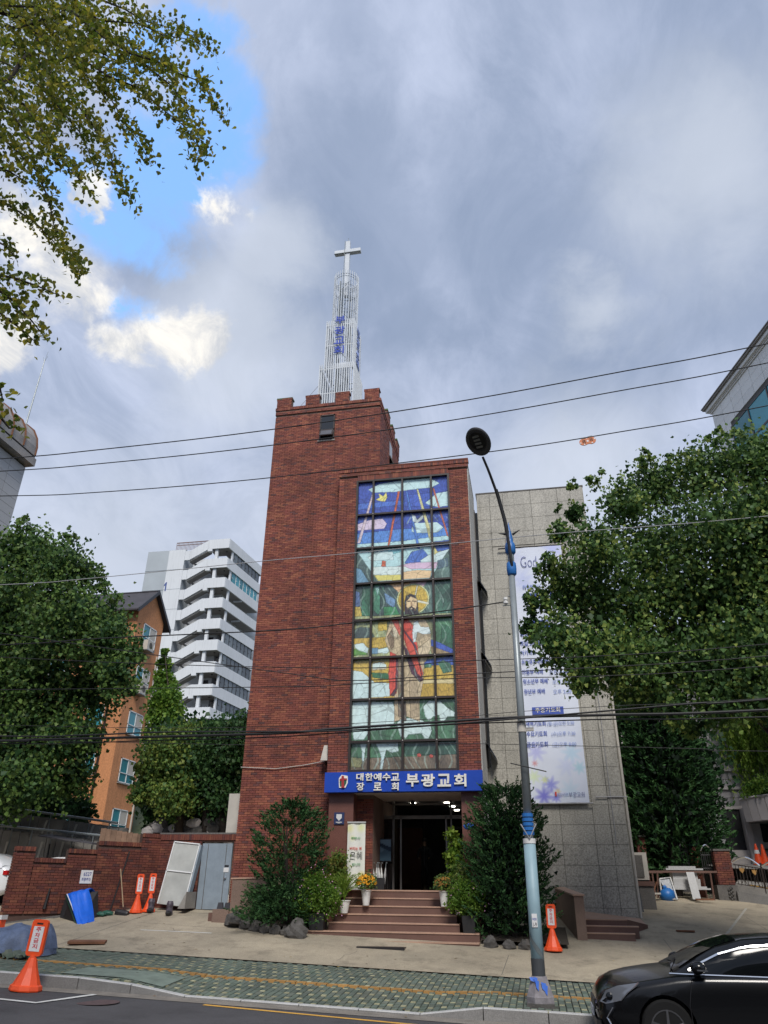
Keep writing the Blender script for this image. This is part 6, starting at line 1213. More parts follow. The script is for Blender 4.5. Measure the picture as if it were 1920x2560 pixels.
ba = thing('road_barrier', 'orange and white barrier foot at the extreme left edge', 'barrier', (-13.9, 19.2, -1)); v = Vector(tp(-4, 2310, 19.0)); obj('foot', MB().box(v.x-.3, v.x+.12, 18.9, 19.1, v.z-.25, v.z+.2), m_orange, ba); obj('stripe', MB().box(v.x-.3, v.x+.14, 18.88, 19.12, v.z+.10, v.z+.2), m_whiteplate, ba); obj('cap', MB().box(v.x-.3, v.x+.1, 18.93, 19.07, v.z+.2, v.z+.26), m_rust, ba)
# ================================================================ LEFT BACKGROUND
rp = thing('retaining_wall', 'grey board marked retaining walls with two pipe rails behind the parked cars', 'wall', (-18, 28.5, 0))
def q4(pts, y, mat, nm, th=.2): return obj(nm, MB().prism(pts, y, y+th), mat, rp)
q4([(-24, -1), (-13.2, -1), (-13.2, 1.55), (-16.33, 1.66), (-20.8, 2.06), (-24, 2.35)], 28.0, m_concd, 'lower_wall'); q4([(-24, 2), (-15.9, 1.5), (-15.9, 2.15), (-20.8, 2.70), (-24, 3.05)], 29.0, m_concd, 'upper_wall')
for i in range(26):
    x = -23.8+i*.40; zt = np.interp(x, [-24, -20.8, -16.33, -13.2], [2.35, 2.06, 1.66, 1.55]); obj('board', MB().box(x, x+.385, 27.94+.02*(i % 3), 28.0, -.9, zt-.04), m_concrete, rp)
for i in range(20):
    x = -23.8+i*.40; zt = np.interp(x, [-24, -20.8, -15.9], [3.05, 2.70, 2.15]); obj('board', MB().box(x, x+.385, 28.94+.02*(i % 3), 29.0, 1.6, zt-.03), m_concrete, rp)
for k_, (zo, y) in enumerate(((.12, 27.8), (.14, 28.8))):
    xs = [-24, -20.8, -16.2]; zz = ([2.35, 2.06, 1.68], [3.05, 2.72, 2.18])[k_]; obj('pipe_rail', MB().tube([(x, y, z+zo) for x, z in zip(xs, zz)], .045, 8), m_pole, rp)
    for i in range(9): x = -23.6+i*.88; z = np.interp(x, xs, zz); obj('rail_post', MB().tube([(x, y, z-.9), (x, y, z+zo)], .02, 5), m_pole, rp)
ms = [(x, z, z2) for x, z, z2 in ((-19.45, 2.45, 1.87), (-18.1, 2.3, 1.75), (-17.35, 2.25, 1.75))]
for x, z1_, z0_ in ms: obj('pale_streak', MB().prism([(x, z1_), (x+.10, z1_), (x-.05, z0_), (x-.12, z0_)], 28.91, 28.925), m_cream, rp)  # pale slanting strips laid over the wall boards
for x in (-20.3, -18.8, -17.9): obj('pale_streak', MB().prism([(x, 1.6), (x+.10, 1.6), (x-.07, .2), (x-.15, .2)], 27.915, 27.93), m_cream, rp)
rr_ = thing('rockery_wall', 'pale rough stone wall behind the yard wall, under the trees', 'wall', (-13, 28.6, 1)); random.seed(5)
obj('wall_face', MB().box(-14.9, -8.9, 28.65, 29.2, -.5, 2.2), m_concd, rr_)
for i in range(46):
    x = -14.7+5.8*((i*.377) % 1); z = 1.45+.9*random.random(); obj('stone', MB().sph((x, 28.62, z), random.uniform(.16, .30), 7, 5, (1.2, .5, .8), jit=.2), m_rock if i % 3 else m_stonel, rr_)
bd_ = thing('board_fence', 'weathered brown board fence between retaining wall and rockery', 'fence', (-15.5, 28.2, 1))
for i in range(9): obj('board', MB().box(-16.0+i*.22, -15.79+i*.22, 27.3, 27.34, .6, 2.02-.03*i), M('weathered_board', (.20, .125, .085), .9, var=.25, scale=4, isl=.15) if i == 0 else bpy.data.materials['weathered_board'], bd_)
cn_ = thing('car_canopy', 'low dark sheet canopy over the parked cars behind the wall', 'canopy', (-17, 27.4, 1.5)); obj('roof_sheet', MB().hexa([(-18.3, 26.9, 1.72), (-15.9, 26.7, 1.44), (-15.9, 27.7, 1.44), (-18.3, 27.7, 1.80)], [(-18.3, 26.9, 1.76), (-15.9, 26.7, 1.48), (-15.9, 27.7, 1.48), (-18.3, 27.7, 1.84)]), m_roofd, cn_)
for x in (-18.2, -16): obj('post', MB().tube([(x, 27.6, -.4), (x, 27.6, 1.5)], .03, 6), m_black, cn_)
# orange brick house
oh = thing('brick_house', 'tall orange brick house with a dark gable roof behind the trees on the left', 'house', (-28, 45, 0))
gx = -25.2; y0_, y1_, ym = 43.0, 46.6, 44.8
obj('wall', MB().prism([(y0_, 0), (y1_, 0), (y1_, 17.0), (ym, 18.6), (y0_, 17.0)], -38, gx, axis='x'), m_obrick, oh)
rf = MB(); 
rf.hexa([(-39, 42.5, 16.62), (-24.95, 42.5, 16.62), (-24.95, ym, 18.64), (-39, ym, 18.64)], [(-39, 42.5, 16.78), (-24.95, 42.5, 16.78), (-24.95, ym, 18.82), (-39, ym, 18.82)]); rf.hexa([(-39, ym, 18.66), (-24.95, ym, 18.66), (-24.95, 47.2, 16.55), (-39, 47.2, 16.55)], [(-39, ym, 18.84), (-24.95, ym, 18.84), (-24.95, 47.2, 16.72), (-39, 47.2, 16.72)])
rfo = obj('roof', rf, m_roofd, oh); obj('ridge', MB().tube([(-39, ym, 18.84), (-24.93, ym, 18.84)], .07, 6), m_roofd, rfo)
obj('barge_board', MB().hexa([(-24.95, 42.45, 16.5), (-24.88, 42.45, 16.5), (-24.88, ym, 18.6), (-24.95, ym, 18.6)], [(-24.95, 42.45, 16.80), (-24.88, 42.45, 16.80), (-24.88, ym, 18.88), (-24.95, ym, 18.88)]).hexa([(-24.95, ym, 18.6), (-24.88, ym, 18.6), (-24.88, 47.25, 16.42), (-24.95, 47.25, 16.42)], [(-24.95, ym, 18.88), (-24.88, ym, 18.88), (-24.88, 47.25, 16.74), (-24.95, 47.25, 16.74)]), m_black, rfo)
obj('gutter', MB().tube([(-39, 42.45, 16.62), (-25, 42.45, 16.62)], .09, 6), m_brownmetal, oh); obj('downpipe', MB().tube([(-26.15, 42.5, 16.5), (-26.2, 42.9, 16.1), (-26.2, 42.93, 2)], .08, 6), m_brownmetal, oh); obj('white_pipe', MB().tube([(gx+.05, 46.3, 14.5), (gx+.05, 46.3, 2)], .06, 6), m_cream, oh)
def xwin(y0, y1, z0, z1, ac=False):
    w = obj('window', MB().box(gx-.05, gx+.02, y0, y1, z0, z1), m_teal, oh); f = MB()
    for a, b, c, d in ((y0, y1, z1-.06, z1), (y0, y1, z0, z0+.06), (y0, y0+.06, z0, z1), (y1-.06, y1, z0, z1), ((y0+y1)/2-.03, (y0+y1)/2+.03, z0, z1), (y0, y1, z0+.55, z0+.6)): f.box(gx+.0, gx+.06, a, b, c, d)
    obj('frame', f, m_white, w); obj('blind', MB().box(gx+.021, gx+.03, (y0+y1)/2+.05, y1-.07, z0+.62, z1-.08), m_cream, w); obj('sill', MB().box(gx, gx+.10, y0-.05, y1+.05, z0-.07, z0), m_concrete, w)
    if ac:
        a_ = obj('air_conditioner', MB().box(gx+.12, gx+.45, y0+.15, y0+1.0, z0-.35, z0+.30), m_cream, w); obj('fan_grille', MB().lathe([(0, gx+.455), (.22, gx+.455), (.22, gx+.45)], (0, y0+.6, z0-.02), 14, axis='x'), m_groove, w); obj('bracket', MB().box(gx, gx+.5, y0+.1, y0+1.05, z0-.42, z0-.36), m_pole, w)
for k_, zt in enumerate((16.2, 13.25, 10.3, 7.35, 4.4)): xwin(43.9, 45.75, zt-1.45, zt, k_ in (0, 1, 4))
for zt in (16.4, 13.5, 10.5, 7.5, 4.6):
    for x in (-27.6, -31, -34.5):
        w = obj('window', MB().box(x, x+1.2, y0_-.03, y0_+.02, zt-1.3, zt), m_teal, oh); obj('frame', MB().box(x, x+.06, y0_-.06, y0_-.02, zt-1.3, zt).box(x+1.14, x+1.2, y0_-.06, y0_-.02, zt-1.3, zt).box(x, x+1.2, y0_-.06, y0_-.02, zt-.06, zt).box(x+.55, x+.62, y0_-.06, y0_-.02, zt-1.3, zt), m_white, w)
# white apartment block
ap = thing('apartment_block', 'white apartment block with open zigzag stair landings and a blue numeral 1', 'apartment block', (-42, 85, 0))
Y0 = 80.0
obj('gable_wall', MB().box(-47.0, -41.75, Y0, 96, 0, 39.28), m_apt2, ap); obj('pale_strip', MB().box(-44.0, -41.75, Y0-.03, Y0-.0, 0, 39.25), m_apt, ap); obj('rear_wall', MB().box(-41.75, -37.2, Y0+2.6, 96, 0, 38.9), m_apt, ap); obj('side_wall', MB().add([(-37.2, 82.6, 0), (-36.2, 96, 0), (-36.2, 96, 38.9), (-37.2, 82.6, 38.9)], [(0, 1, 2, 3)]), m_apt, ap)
for i in range(14): obj('panel_joint', MB().box(-47.0, -41.75, Y0-.045, Y0-.031, 39.2-2.7*(i+1), 39.2-2.7*(i+1)+.05), m_apt2, ap)
n0, n1 = at(409, 1478, Y0), at(418, 1456, Y0); wd_ = n1.x-n0.x; obj('numeral', MB().prism([(n0.x+wd_*.42, n0.z), (n1.x, n0.z), (n1.x, n1.z), (n0.x+wd_*.50, n1.z), (n0.x-wd_*.15, n0.z+(n1.z-n0.z)*.72), (n0.x-wd_*.15, n0.z+(n1.z-n0.z)*.55), (n0.x+wd_*.42, n0.z+(n1.z-n0.z)*.66)], Y0-.06, Y0-.032), M('numeral_navy', (.08, .12, .30), .7), ap)
def sx(y): return -35.8+.10*(y-80)
for k in range(13):
    T = 40.4-2.7*k; B = T-1.30; xl = -38.6
    if T < 3: break
    obj('landing_parapet', MB().prism([(xl, B), (-35.8, B), (-35.8, T), (xl, T)], Y0, Y0+.18), m_apt, ap)
    obj('stair_parapet', MB().prism([(-41.1, B-1.35), (xl-.02, B), (xl-.02, T), (-41.1, T-1.35)], Y0+.02, Y0+.2), m_apt, ap)
    obj('stair_parapet', MB().box(-41.74, -41.12, Y0, Y0+.18, B-1.35, T-1.35), m_apt, ap)
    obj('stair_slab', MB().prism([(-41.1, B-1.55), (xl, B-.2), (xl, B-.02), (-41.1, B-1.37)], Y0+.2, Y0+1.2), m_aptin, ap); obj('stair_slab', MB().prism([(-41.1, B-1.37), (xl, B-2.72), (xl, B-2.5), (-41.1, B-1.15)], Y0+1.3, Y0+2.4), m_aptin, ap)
    obj('landing_slab', MB().prism([(xl, Y0+.19), (-35.85, Y0+.19), (-34.9, 90), (-37.2, 90), (-37.2, 82.6), (xl, 82.6)], B+.05, B+.2, axis='z'), m_aptin, ap)
    obj('side_parapet', MB().hexa([(-35.78, Y0+.181, B), (sx(97), 97, B), (sx(97)-.18, 97, B), (-35.96, Y0+.181, B)], [(-35.78, Y0+.181, T), (sx(97), 97, T), (sx(97)-.18, 97, T), (-35.96, Y0+.181, T)]), m_apt, ap)
    if k: pass
    obj('column', MB().box(-37.75, -37.35, Y0+.25, Y0+.6, B-1.4, B), m_apt, ap); obj('column', MB().box(-35.98, -35.78, 81.3, 81.7, B-1.4, B), m_apt, ap); obj('beam_end', MB().box(xl-.1, xl+.5, Y0+.0, Y0+.5, B-.32, B-.0), m_apt, ap)
    obj('flat_door', MB().box(-37.0, -36.2, 82.55, 82.59, B-1.4, B-.25), m_aptin, ap) if k % 2 else obj('flat_door', MB().box(-38.3, -37.6, 82.55, 82.59, B-1.4, B-.25), m_roofd, ap)
    obj('ceiling_lamp', MB().lathe([(.12, 0), (.12, .06), (0, .06)], (-36.6, 81.2, B-.02), 8), m_black, ap)
    if k not in (2, 3):
        for i in range(7):
            ya = 81.9+i*1.05; yb = ya+.98; w = obj('window', MB().hexa([(sx(ya)-.14, ya, B-1.38), (sx(yb)-.14, yb, B-1.38), (sx(yb)-.18, yb, B-1.38), (sx(ya)-.18, ya, B-1.38)], [(sx(ya)-.14, ya, B), (sx(yb)-.14, yb, B), (sx(yb)-.18, yb, B), (sx(ya)-.18, ya, B)]), m_aptwin if k != 1 else m_teal, ap)
            obj('frame', MB().box(sx(yb)-.17, sx(yb)-.10, yb, yb+.07, B-1.38, B).box(sx(ya)-.13, sx(ya)-.10, ya, yb, B-.76, B-.70), m_white if k == 1 else m_black, w)
    else: obj('balcony_beam', MB().box(sx(85)-1.2, sx(85)-.1, 84.9, 85.1, B-.2, B), m_apt, ap)
rl = MB(); a, b = at(441, 1370, Y0+.3), at(525, 1369, Y0+.3)
for i in range(27): x = a.x+(b.x-a.x)*i/26; rl.box(x-.02, x+.02, Y0+.3, Y0+.34, 39.3, 40.45)
rl.box(a.x, b.x, Y0+.28, Y0+.36, 40.4, 40.48).box(a.x, b.x, Y0+.28, Y0+.36, 40.05, 40.1); obj('roof_railing', rl, m_rust, ap, kind='stuff')
# left curved roof building
lbd = thing('arched_roof_building', 'grey clad building with rusty arched metal roof and antenna at the left edge', 'building', (-27, 24, 0))
obj('wall', MB().box(-40, -25.92, 6, 30, -2, 20.5), m_groove, lbd)
pm = bpy.data.meshes.new('cladding_panel'); q = MB().box(0, .06, .01, 1.19, .008, .505); pm.from_pydata(q.v, [], q.f); pm.materials.append(m_panelg)
for j in range(18):
    for i in range(6): inst('cladding_panel', pm, lbd, Matrix.Translation((-25.92, 30-1.2*(i+1), 20.4-.513*(j+1))))
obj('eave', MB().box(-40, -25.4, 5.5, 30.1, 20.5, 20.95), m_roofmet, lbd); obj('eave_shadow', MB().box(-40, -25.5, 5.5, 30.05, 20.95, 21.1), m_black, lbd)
pr = [(-25.45, 21.1), (-25.45, 21.6), (-25.6, 22.2), (-25.95, 22.8), (-26.5, 23.25), (-27.3, 23.5), (-29, 23.7), (-29, 21.1)]
ab = obj('arched_roof', MB().prism(pr, 5, 30, axis='y'), m_roofmet, lbd)
for y in (29.95, 28.9, 27.9, 26.9, 25, 23.5, 22): obj('roof_rib', MB().tube([(x+.02, y, z+.03) for x, z in pr[:7]], .05, 5), m_rust, ab)
an = obj('antenna', MB().tube([(-26.62, 30, 23.2), (-26.58, 30, 28.0)], [.05, .025], 6), m_pole, lbd); obj('antenna_prongs', MB().tube([(-26.58, 30, 27.8), (-26.45, 30, 28.25)], .012, 4).tube([(-26.58, 30, 27.8), (-26.72, 30, 28.2)], .012, 4).tube([(-26.58, 30, 27.9), (-26.5, 30, 28.6)], .012, 4), m_pole, an)
# right building with teal windows
rb_ = thing('clad_building', 'pale stone clad building with teal windows and cornice at the right edge', 'building', (14, 26, 0))
dx, dy = .2435/math.hypot(.2435, 1), -1/math.hypot(.2435, 1); O = Vector((10.47, 33, 0)); Uu = Vector((dx, dy, 0)); Nn = Vector((dy, -dx, 0)); ZT = 22.05
def rp_(u, z, n=0): v = O+Uu*u+Nn*n; return (v.x, v.y, z)
def rbox(u0, u1, z0, z1, n0, n1): return MB().hexa([rp_(u0, z0, n0), rp_(u1, z0, n0), rp_(u1, z0, n1), rp_(u0, z0, n1)], [rp_(u0, z1, n0), rp_(u1, z1, n0), rp_(u1, z1, n1), rp_(u0, z1, n1)])
obj('wall', rbox(0, 18, -2, ZT, -8, -.03), m_groove, rb_)
wu0, wu1, wz0, wz1 = 1.35, 15, 17.9, 19.98
for j in range(14):
    z1 = ZT-.40-.475*j
    for i in range(15):
        u0 = i*.92; u1 = u0+.905; z0 = z1-.465
        if u1 > wu0 and z1 > wz0 and z0 < wz1:
            if u0 > wu0-.1: continue
            u1 = wu0
        obj('cladding_panel', rbox(u0+.006, u1, z0, z1, -.03, .0), m_panelw, rb_)
for z, n, h in ((ZT-.38, .06, .06), (ZT-.30, .10, .05), (ZT-.24, .20, .17), (ZT-.06, .30, .08), (ZT+.03, .34, .05)): obj('cornice', rbox(-n, 18, z, z+h, -.1, n), m_panelw if z < ZT-.1 else m_concrete, rb_)
mull_u = [wu0, 2.9, 4.5, 6.1, 7.7, 9.3]
for i in range(len(mull_u)-1):
    w = obj('window', rbox(mull_u[i]+.05, mull_u[i+1]-.05, wz0+.62, wz1-.05, -.025, -.005), m_teal, rb_); obj('lower_pane', rbox(mull_u[i]+.05, mull_u[i+1]-.05, wz0+.05, wz0+.52, -.025, -.005), m_teal, w)
    obj('frame', rbox(mull_u[i]-.03, mull_u[i]+.05, wz0, wz1, -.03, .03), m_brownmetal, w); obj('frame', rbox(mull_u[i]+.05, mull_u[i+1]-.03, wz0+.52, wz0+.62, -.03, .015), m_brownmetal, w); obj('frame', rbox(mull_u[i]+.05, mull_u[i+1]-.03, wz1-.06, wz1, -.03, .02), m_brownmetal, w)
# ================================================================ RIGHT BACKGROUND
sb_ = thing('stone_building', 'grey stone faced building with dark openings and light piers behind the conifer', 'building', (8, 38, 0))
obj('wall', MB().box(2, 16, 38.2, 46, -1, 12), m_stonew, sb_)
for j in range(22):
    for i in range(14):
        z = 3.6+.40*j; x = 6.2+.52*i+(.26 if j % 2 else 0)
        if z < 12 and i*22+j < 300: obj('facing_stone', MB().box(x, x+.505, 38.06, 38.2, z, z+.385), m_stonew, sb_) if (j < 6) else None
obj('facing_stones', (lambda b: [b.box(6.2+.52*i+(.26 if j % 2 else 0), 6.7+.52*i+(.26 if j % 2 else 0), 38.06, 38.2, 3.6+.4*j, 3.985+.4*j) for j in range(6, 20) for i in range(-6, 14)] and b)(MB()), m_stonew, sb_, kind='stuff')
for z in (3.5, 4.35, 5.15, 7.2, 9.3): obj('string_course', MB().box(2, 16, 37.95, 38.06, z, z+.13), m_stonel, sb_)
for x in (4.2, 7.75, 8.2): pass
obj('pier', MB().box(7.75, 8.30, 37.6, 38.1, 1.2, 3.5), m_panelg, sb_); obj('pier', MB().box(9.22, 9.45, 37.4, 38.1, 1.2, 3.5), m_stonel, sb_); obj('pier', MB().box(9.47, 9.85, 37.6, 38.1, 1.2, 3.5), m_panelg, sb_); obj('pier', MB().box(5.0, 5.4, 37.7, 38.1, 1.2, 3.5), m_panelg, sb_)
obj('dark_opening', MB().box(8.30, 9.22, 38.03, 38.05, 1.8, 3.5), m_black, sb_); obj('dark_opening', MB().box(5.4, 7.75, 38.03, 38.05, 1.2, 3.5), m_black, sb_); obj('plinth', MB().box(8.30, 9.22, 37.7, 38.05, 1.0, 1.8), m_stonel, sb_)
obj('shop_window', MB().box(9.85, 11.6, 37.85, 37.9, 2.1, 2.85), m_darkglass, sb_); obj('shop_frame', MB().box(9.80, 11.6, 37.8, 37.86, 2.85, 2.92).box(9.80, 9.86, 37.8, 37.86, 1.85, 2.85).box(9.8, 11.6, 37.8, 37.86, 1.80, 1.86), m_green, sb_); obj('notice_strip', MB().box(9.9, 11.5, 37.83, 37.86, 1.9, 2.12), m_stonel, sb_)
obj('shop_wall', MB().box(9.85, 11.6, 37.9, 38.0, 1.0, 2.0), m_stonel, sb_)
cbn = thing('curved_balcony', 'curved pale stone balcony planter of upright slabs at the right edge', 'balcony', (10.5, 36.5, 3))
N_ = 13
def arc(i, r): a = math.radians(200+i*9.5); return (11.6+r*math.cos(a), 37.6+r*math.sin(a)*.9)
for i in range(N_):
    (xa, ya), (xb, yb) = arc(i, 2.75), arc(i+.93, 2.75); (xc, yc), (xd, yd) = arc(i+.93, 2.4), arc(i, 2.4); zt = 3.72+.02*i; obj('slab', MB().hexa([(xa*.97+.35, ya*.985+.5, 2.86+.01*i), (xb*.97+.35, yb*.985+.5, 2.86+.01*i), (xc, yc, 2.86), (xd, yd, 2.86)], [(xa, ya, zt), (xb, yb, zt), (xc, yc, zt), (xd, yd, zt)]), m_stonel, cbn)
ed = MB().tube([(arc(i, 2.72)[0], arc(i, 2.72)[1], 3.77+.02*i) for i in range(N_+1)], .07, 6); obj('rim', ed, m_stonel, cbn); obj('underside', MB().add([(arc(i, 2.55)[0], arc(i, 2.55)[1], 2.87) for i in range(N_)]+[(13.2, 38, 2.87), (9.5, 38, 2.87)], [tuple(range(N_+2))]), m_concd, cbn)
P, ct = blob_points([(9.55, 36.4, 4.05, .42), (10.1, 36.0, 4.15, .5), (10.8, 35.9, 4.1, .5), (11.5, 36, 4.1, .5)], 5000, .3, 10, .2); V, F, T = leaves(P, .11, tones(ct, PAL_B)); o = fast('balcony_hedge', V, F, m_leaf, T); o['label'] = 'mossy green hedge growing in the curved stone balcony'; o['category'] = 'hedge'
# items at y ~ 28.8
YR = 28.8; sc_ = YR/27.5
def zrp(x, y, Y=YR): v = at(1560+x*.217, 1900+y*.217, Y); return v
ac = thing('air_conditioner', 'white outdoor air conditioner standing on the corner of the granite hall', 'air conditioner', (3.25, 27.2, .5)); obj('casing', MB().box(2.98, 3.42, 26.6, 27.3, .42, 1.20), m_cream, ac); obj('grille', MB().box(3.02, 3.28, 26.56, 26.6, .50, 1.12), m_concd, ac)
obj('feet', MB().box(2.98, 3.42, 26.7, 26.8, .38, .42).box(2.98, 3.42, 27.1, 27.2, .38, .42), m_black, ac)
cb = thing('concrete_box', 'dark concrete box block under the air conditioner', 'block', (3.3, 27, 0)); obj('block', MB().box(2.95, 3.5, 26.5, 27.5, -.6, .25), m_concd, cb); obj('red_slab', MB().box(2.93, 3.54, 26.45, 27.5, .25, .38), m_stair, cb)
pp = obj('green_pipe', MB().tube([(2.98, 26.2, .2), (3.0, 26.1, -.35), (3.03, 26.0, -.65)], .05, 8), m_chrome); pp['label'] = 'silver drain pipe at the bottom corner of the granite hall'; pp['category'] = 'pipe'
tbl = thing('steel_frame_table', 'rusty red steel frame table holding grey slabs in the side yard', 'table', (4.8, 28.8, 0)); a, b = zrp(290, 1285), zrp(1070, 1285)
obj('rail', MB().box(a.x, b.x, YR-.03, YR+.03, a.z-.03, a.z+.03), m_stair, tbl); obj('rail', MB().box(a.x, b.x, YR+.8, YR+.86, a.z-.03, a.z+.03), m_stair, tbl)
for x0, y0 in ((390, 1600), (1040, 1610)): v = zrp(x0, y0); w_ = zrp(x0-5 if x0 < 500 else 990, 1290); obj('leg', MB().tube([(w_.x, YR, w_.z), (v.x, YR, v.z-.1)], .03, 6), m_stair, tbl)
for x0 in (a.x+.2, b.x-.3): obj('leg', MB().tube([(x0, YR+.83, a.z), (x0, YR+.83, -.1)], .03, 6), m_stair, tbl)
sl_ = thing('slab_stack', 'stack of grey concrete slabs under and on the steel frame table', 'slabs', (4.8, 29.2, 0))
for i, (x0, x1, y0, y1) in enumerate(((520, 830, 1222, 1245), (490, 915, 1248, 1265), (570, 845, 1300, 1370), (575, 880, 1372, 1425), (580, 885, 1428, 1455), (580, 955, 1458, 1475), (585, 1000, 1478, 1492))): p, q = zrp(x0, y1), zrp(x1, y0); obj('slab', MB().box(p.x, q.x, YR+.12-.02*i, YR+.7, p.z, q.z), m_panelg, sl_)
p, q = zrp(745, 1290, 28.6), zrp(840, 1605, 28.3); obj('leaning_slab', MB().hexa([(q.x-.12, 28.3, q.z), (q.x+.13, 28.3, q.z), (q.x+.13, 28.36, q.z), (q.x-.12, 28.36, q.z)], [(p.x-.08, 28.62, p.z), (p.x+.17, 28.62, p.z), (p.x+.17, 28.68, p.z), (p.x-.08, 28.68, p.z)]), m_panelg, sl_)
bg = thing('bin_bag', 'blue plastic bag beside the steel frame table', 'bag', (4.3, 28.4, -.1)); v = zrp(500, 1555, 28.4); obj('bag_body', MB().sph((v.x, 28.4, v.z), .24, 12, 8, (1.05, .8, .85), jit=.08), m_blueplastic, bg, smooth=True); obj('bag_knot', MB().sph((v.x-.05, 28.4, v.z+.22), .07, 8, 5, jit=.2), m_blueplastic, bg)
wbg = thing('white_sack', 'white mesh crate leaning above the blue bag', 'crate', (4.1, 28.6, 0)); p = zrp(410, 1370, 28.6); q = zrp(620, 1610, 28.2); obj('crate_frame', MB().tube([(p.x, 28.6, p.z), (p.x+.35, 28.6, p.z+.04), (q.x, 28.3, q.z), (q.x-.22, 28.3, q.z+.02), (p.x, 28.6, p.z-.35), (p.x, 28.6, p.z)], .028, 6), m_potw, wbg)
obj('crate_mesh', MB().add([(p.x, 28.62, p.z), (p.x+.35, 28.62, p.z+.02), (q.x, 28.34, q.z), (q.x-.22, 28.34, q.z)], [(0, 1, 2, 3)]), M('pale_mesh', (.36, .38, .40), .6, var=.3, scale=20), wbg)
ch_ = thing('folding_chair', 'small wooden folding chair by the concrete block', 'chair', (3.6, 28, 0)); v = zrp(330, 1540, 28.2); obj('seat', MB().box(v.x-.22, v.x+.25, 28.1, 28.4, v.z-.02, v.z+.03), m_cream, ch_)
for dx_ in (-.15, .18): obj('leg', MB().tube([(v.x+dx_, 28.2, v.z+.35), (v.x-dx_*1.1, 28.2, v.z-.5)], .02, 5), m_rust, ch_)
obj('back', MB().box(v.x-.26, v.x-.2, 28.1, 28.15, v.z-.4, v.z+.6), m_orange, ch_)
bk = obj('loose_brick', MB().box(zrp(708, 1).x*1, zrp(708, 1590, 28.2).x+.3, 28.1, 28.2, zrp(1, 1605, 28.2).z, zrp(1, 1585, 28.2).z), m_rust); bk['label'] = 'single orange brick lying in front of the leaning slab'; bk['category'] = 'brick'
for i, (px, py) in enumerate(((1150, 950), (1200, 954), (1420, 941))):
    v = at(1200+px*.434, 1900+py*.434, 24); o = obj('rust_scrap', MB().box(v.x-.2, v.x+.25, 23.3, 23.5, z_yard(v.x, 23.4)+.005, z_yard(v.x, 23.4)+.04), m_rust) if i == 0 else None
    if o: o['label'] = 'flat rusty scrap lying on the side yard concrete'; o['category'] = 'scrap'
bp = thing('brick_pillar', 'brick gate pillar with concrete base at the end of the railing', 'pillar', (6.2, 29, 0)); 
obj('core', MB().box(5.97, 6.44, 29.02, 29.5, .30, 1.36), m_mortard, bp); obj('base', MB().box(5.85, 6.50, 28.95, 29.55, -.6, .32), m_concd, bp); obj('cap', MB().box(5.93, 6.48, 28.97, 29.55, 1.36, 1.42), m_concd, bp)
for j in range(11): obj('pebbles', MB().sph((6.25+.06*math.sin(j*2.1), 28.94, -.1+.035*j), .045, 6, 4), m_rock, bp, kind='stuff')
brick_faces(bp, [((5.95, 29.0, 0), (1, 0, 0), (0, -1, 0), brick_list(0, .51, .33, 1.36)), ((5.95, 29.5, 0), (0, -1, 0), (-1, 0, 0), brick_list(0, .5, .33, 1.36))], m_brickdark, 150)
bp2 = thing('brick_pillar', 'shaded brick pillar between the two black railings in the side yard', 'pillar', (5.0, 30.6, 0)); v, w_ = zrp(755, 990, 30.6), zrp(860, 1270, 30.6); obj('core', MB().box(v.x, w_.x+.12, 30.6, 31, -.1, v.z), m_brickdark, bp2); obj('cap', MB().box(v.x-.04, w_.x+.16, 30.56, 31.04, v.z, v.z+.06), m_green, bp2)
bp3 = thing('brick_pillar', 'dark brick pillar just right of the granite hall corner', 'pillar', (3.6, 30.4, 0)); v, w_ = zrp(140, 890, 30.4), zrp(290, 1270, 30.4); obj('core', MB().box(v.x, w_.x, 30.4, 30.8, -.1, v.z), m_brickdark, bp3); obj('cap', MB().box(v.x-.04, w_.x+.04, 30.36, 30.84, v.z, v.z+.06), m_concd, bp3)
def railing(label, pa, pb, z0, z1, n, arch=.22, mat=m_black, y=30.2):
    t = thing('railing', label, 'railing', (pa, y, z0), 'railings of the side yard'); 
    for i in range(n+1): x = pa+(pb-pa)*i/n; obj('baluster', MB().tube([(x, y, z0), (x, y, z1)], .016, 5), mat, t)
    obj('rail', MB().tube([(pa, y, z0+.08), (pb, y, z0+.08)], .02, 5), mat, t); obj('rail', MB().tube([(pa, y, z1-.10), (pb, y, z1-.10)], .02, 5), mat, t)
    obj('arched_rail', MB().tube([(pa+(pb-pa)*i/10, y, z1+arch*math.sin(math.pi*i/10)) for i in range(11)], .028, 6), m_chrome, t); return t
v, w_ = zrp(880, 1060, 29.4), zrp(1040, 1280, 29.4); railing('black upright railing with silver arch left of the brick gate pillar', v.x, w_.x+.05, w_.z, v.z, 6, .22, y=29.4)
v, w_ = zrp(630, 1020, 30.2), zrp(720, 1220, 30.2); railing('black upright railing half hidden by the conifer shade', v.x, w_.x+.1, w_.z, v.z, 4, .2, y=30.2)
sf = thing('street_railing', 'ornamental street railing with tulip shapes and silver wave rail at the right edge', 'railing', (6.5, 28.8, 0))
def sr(t, z): return (6.50+1.9*t, 29.0-1.2*t, z-.36*t)
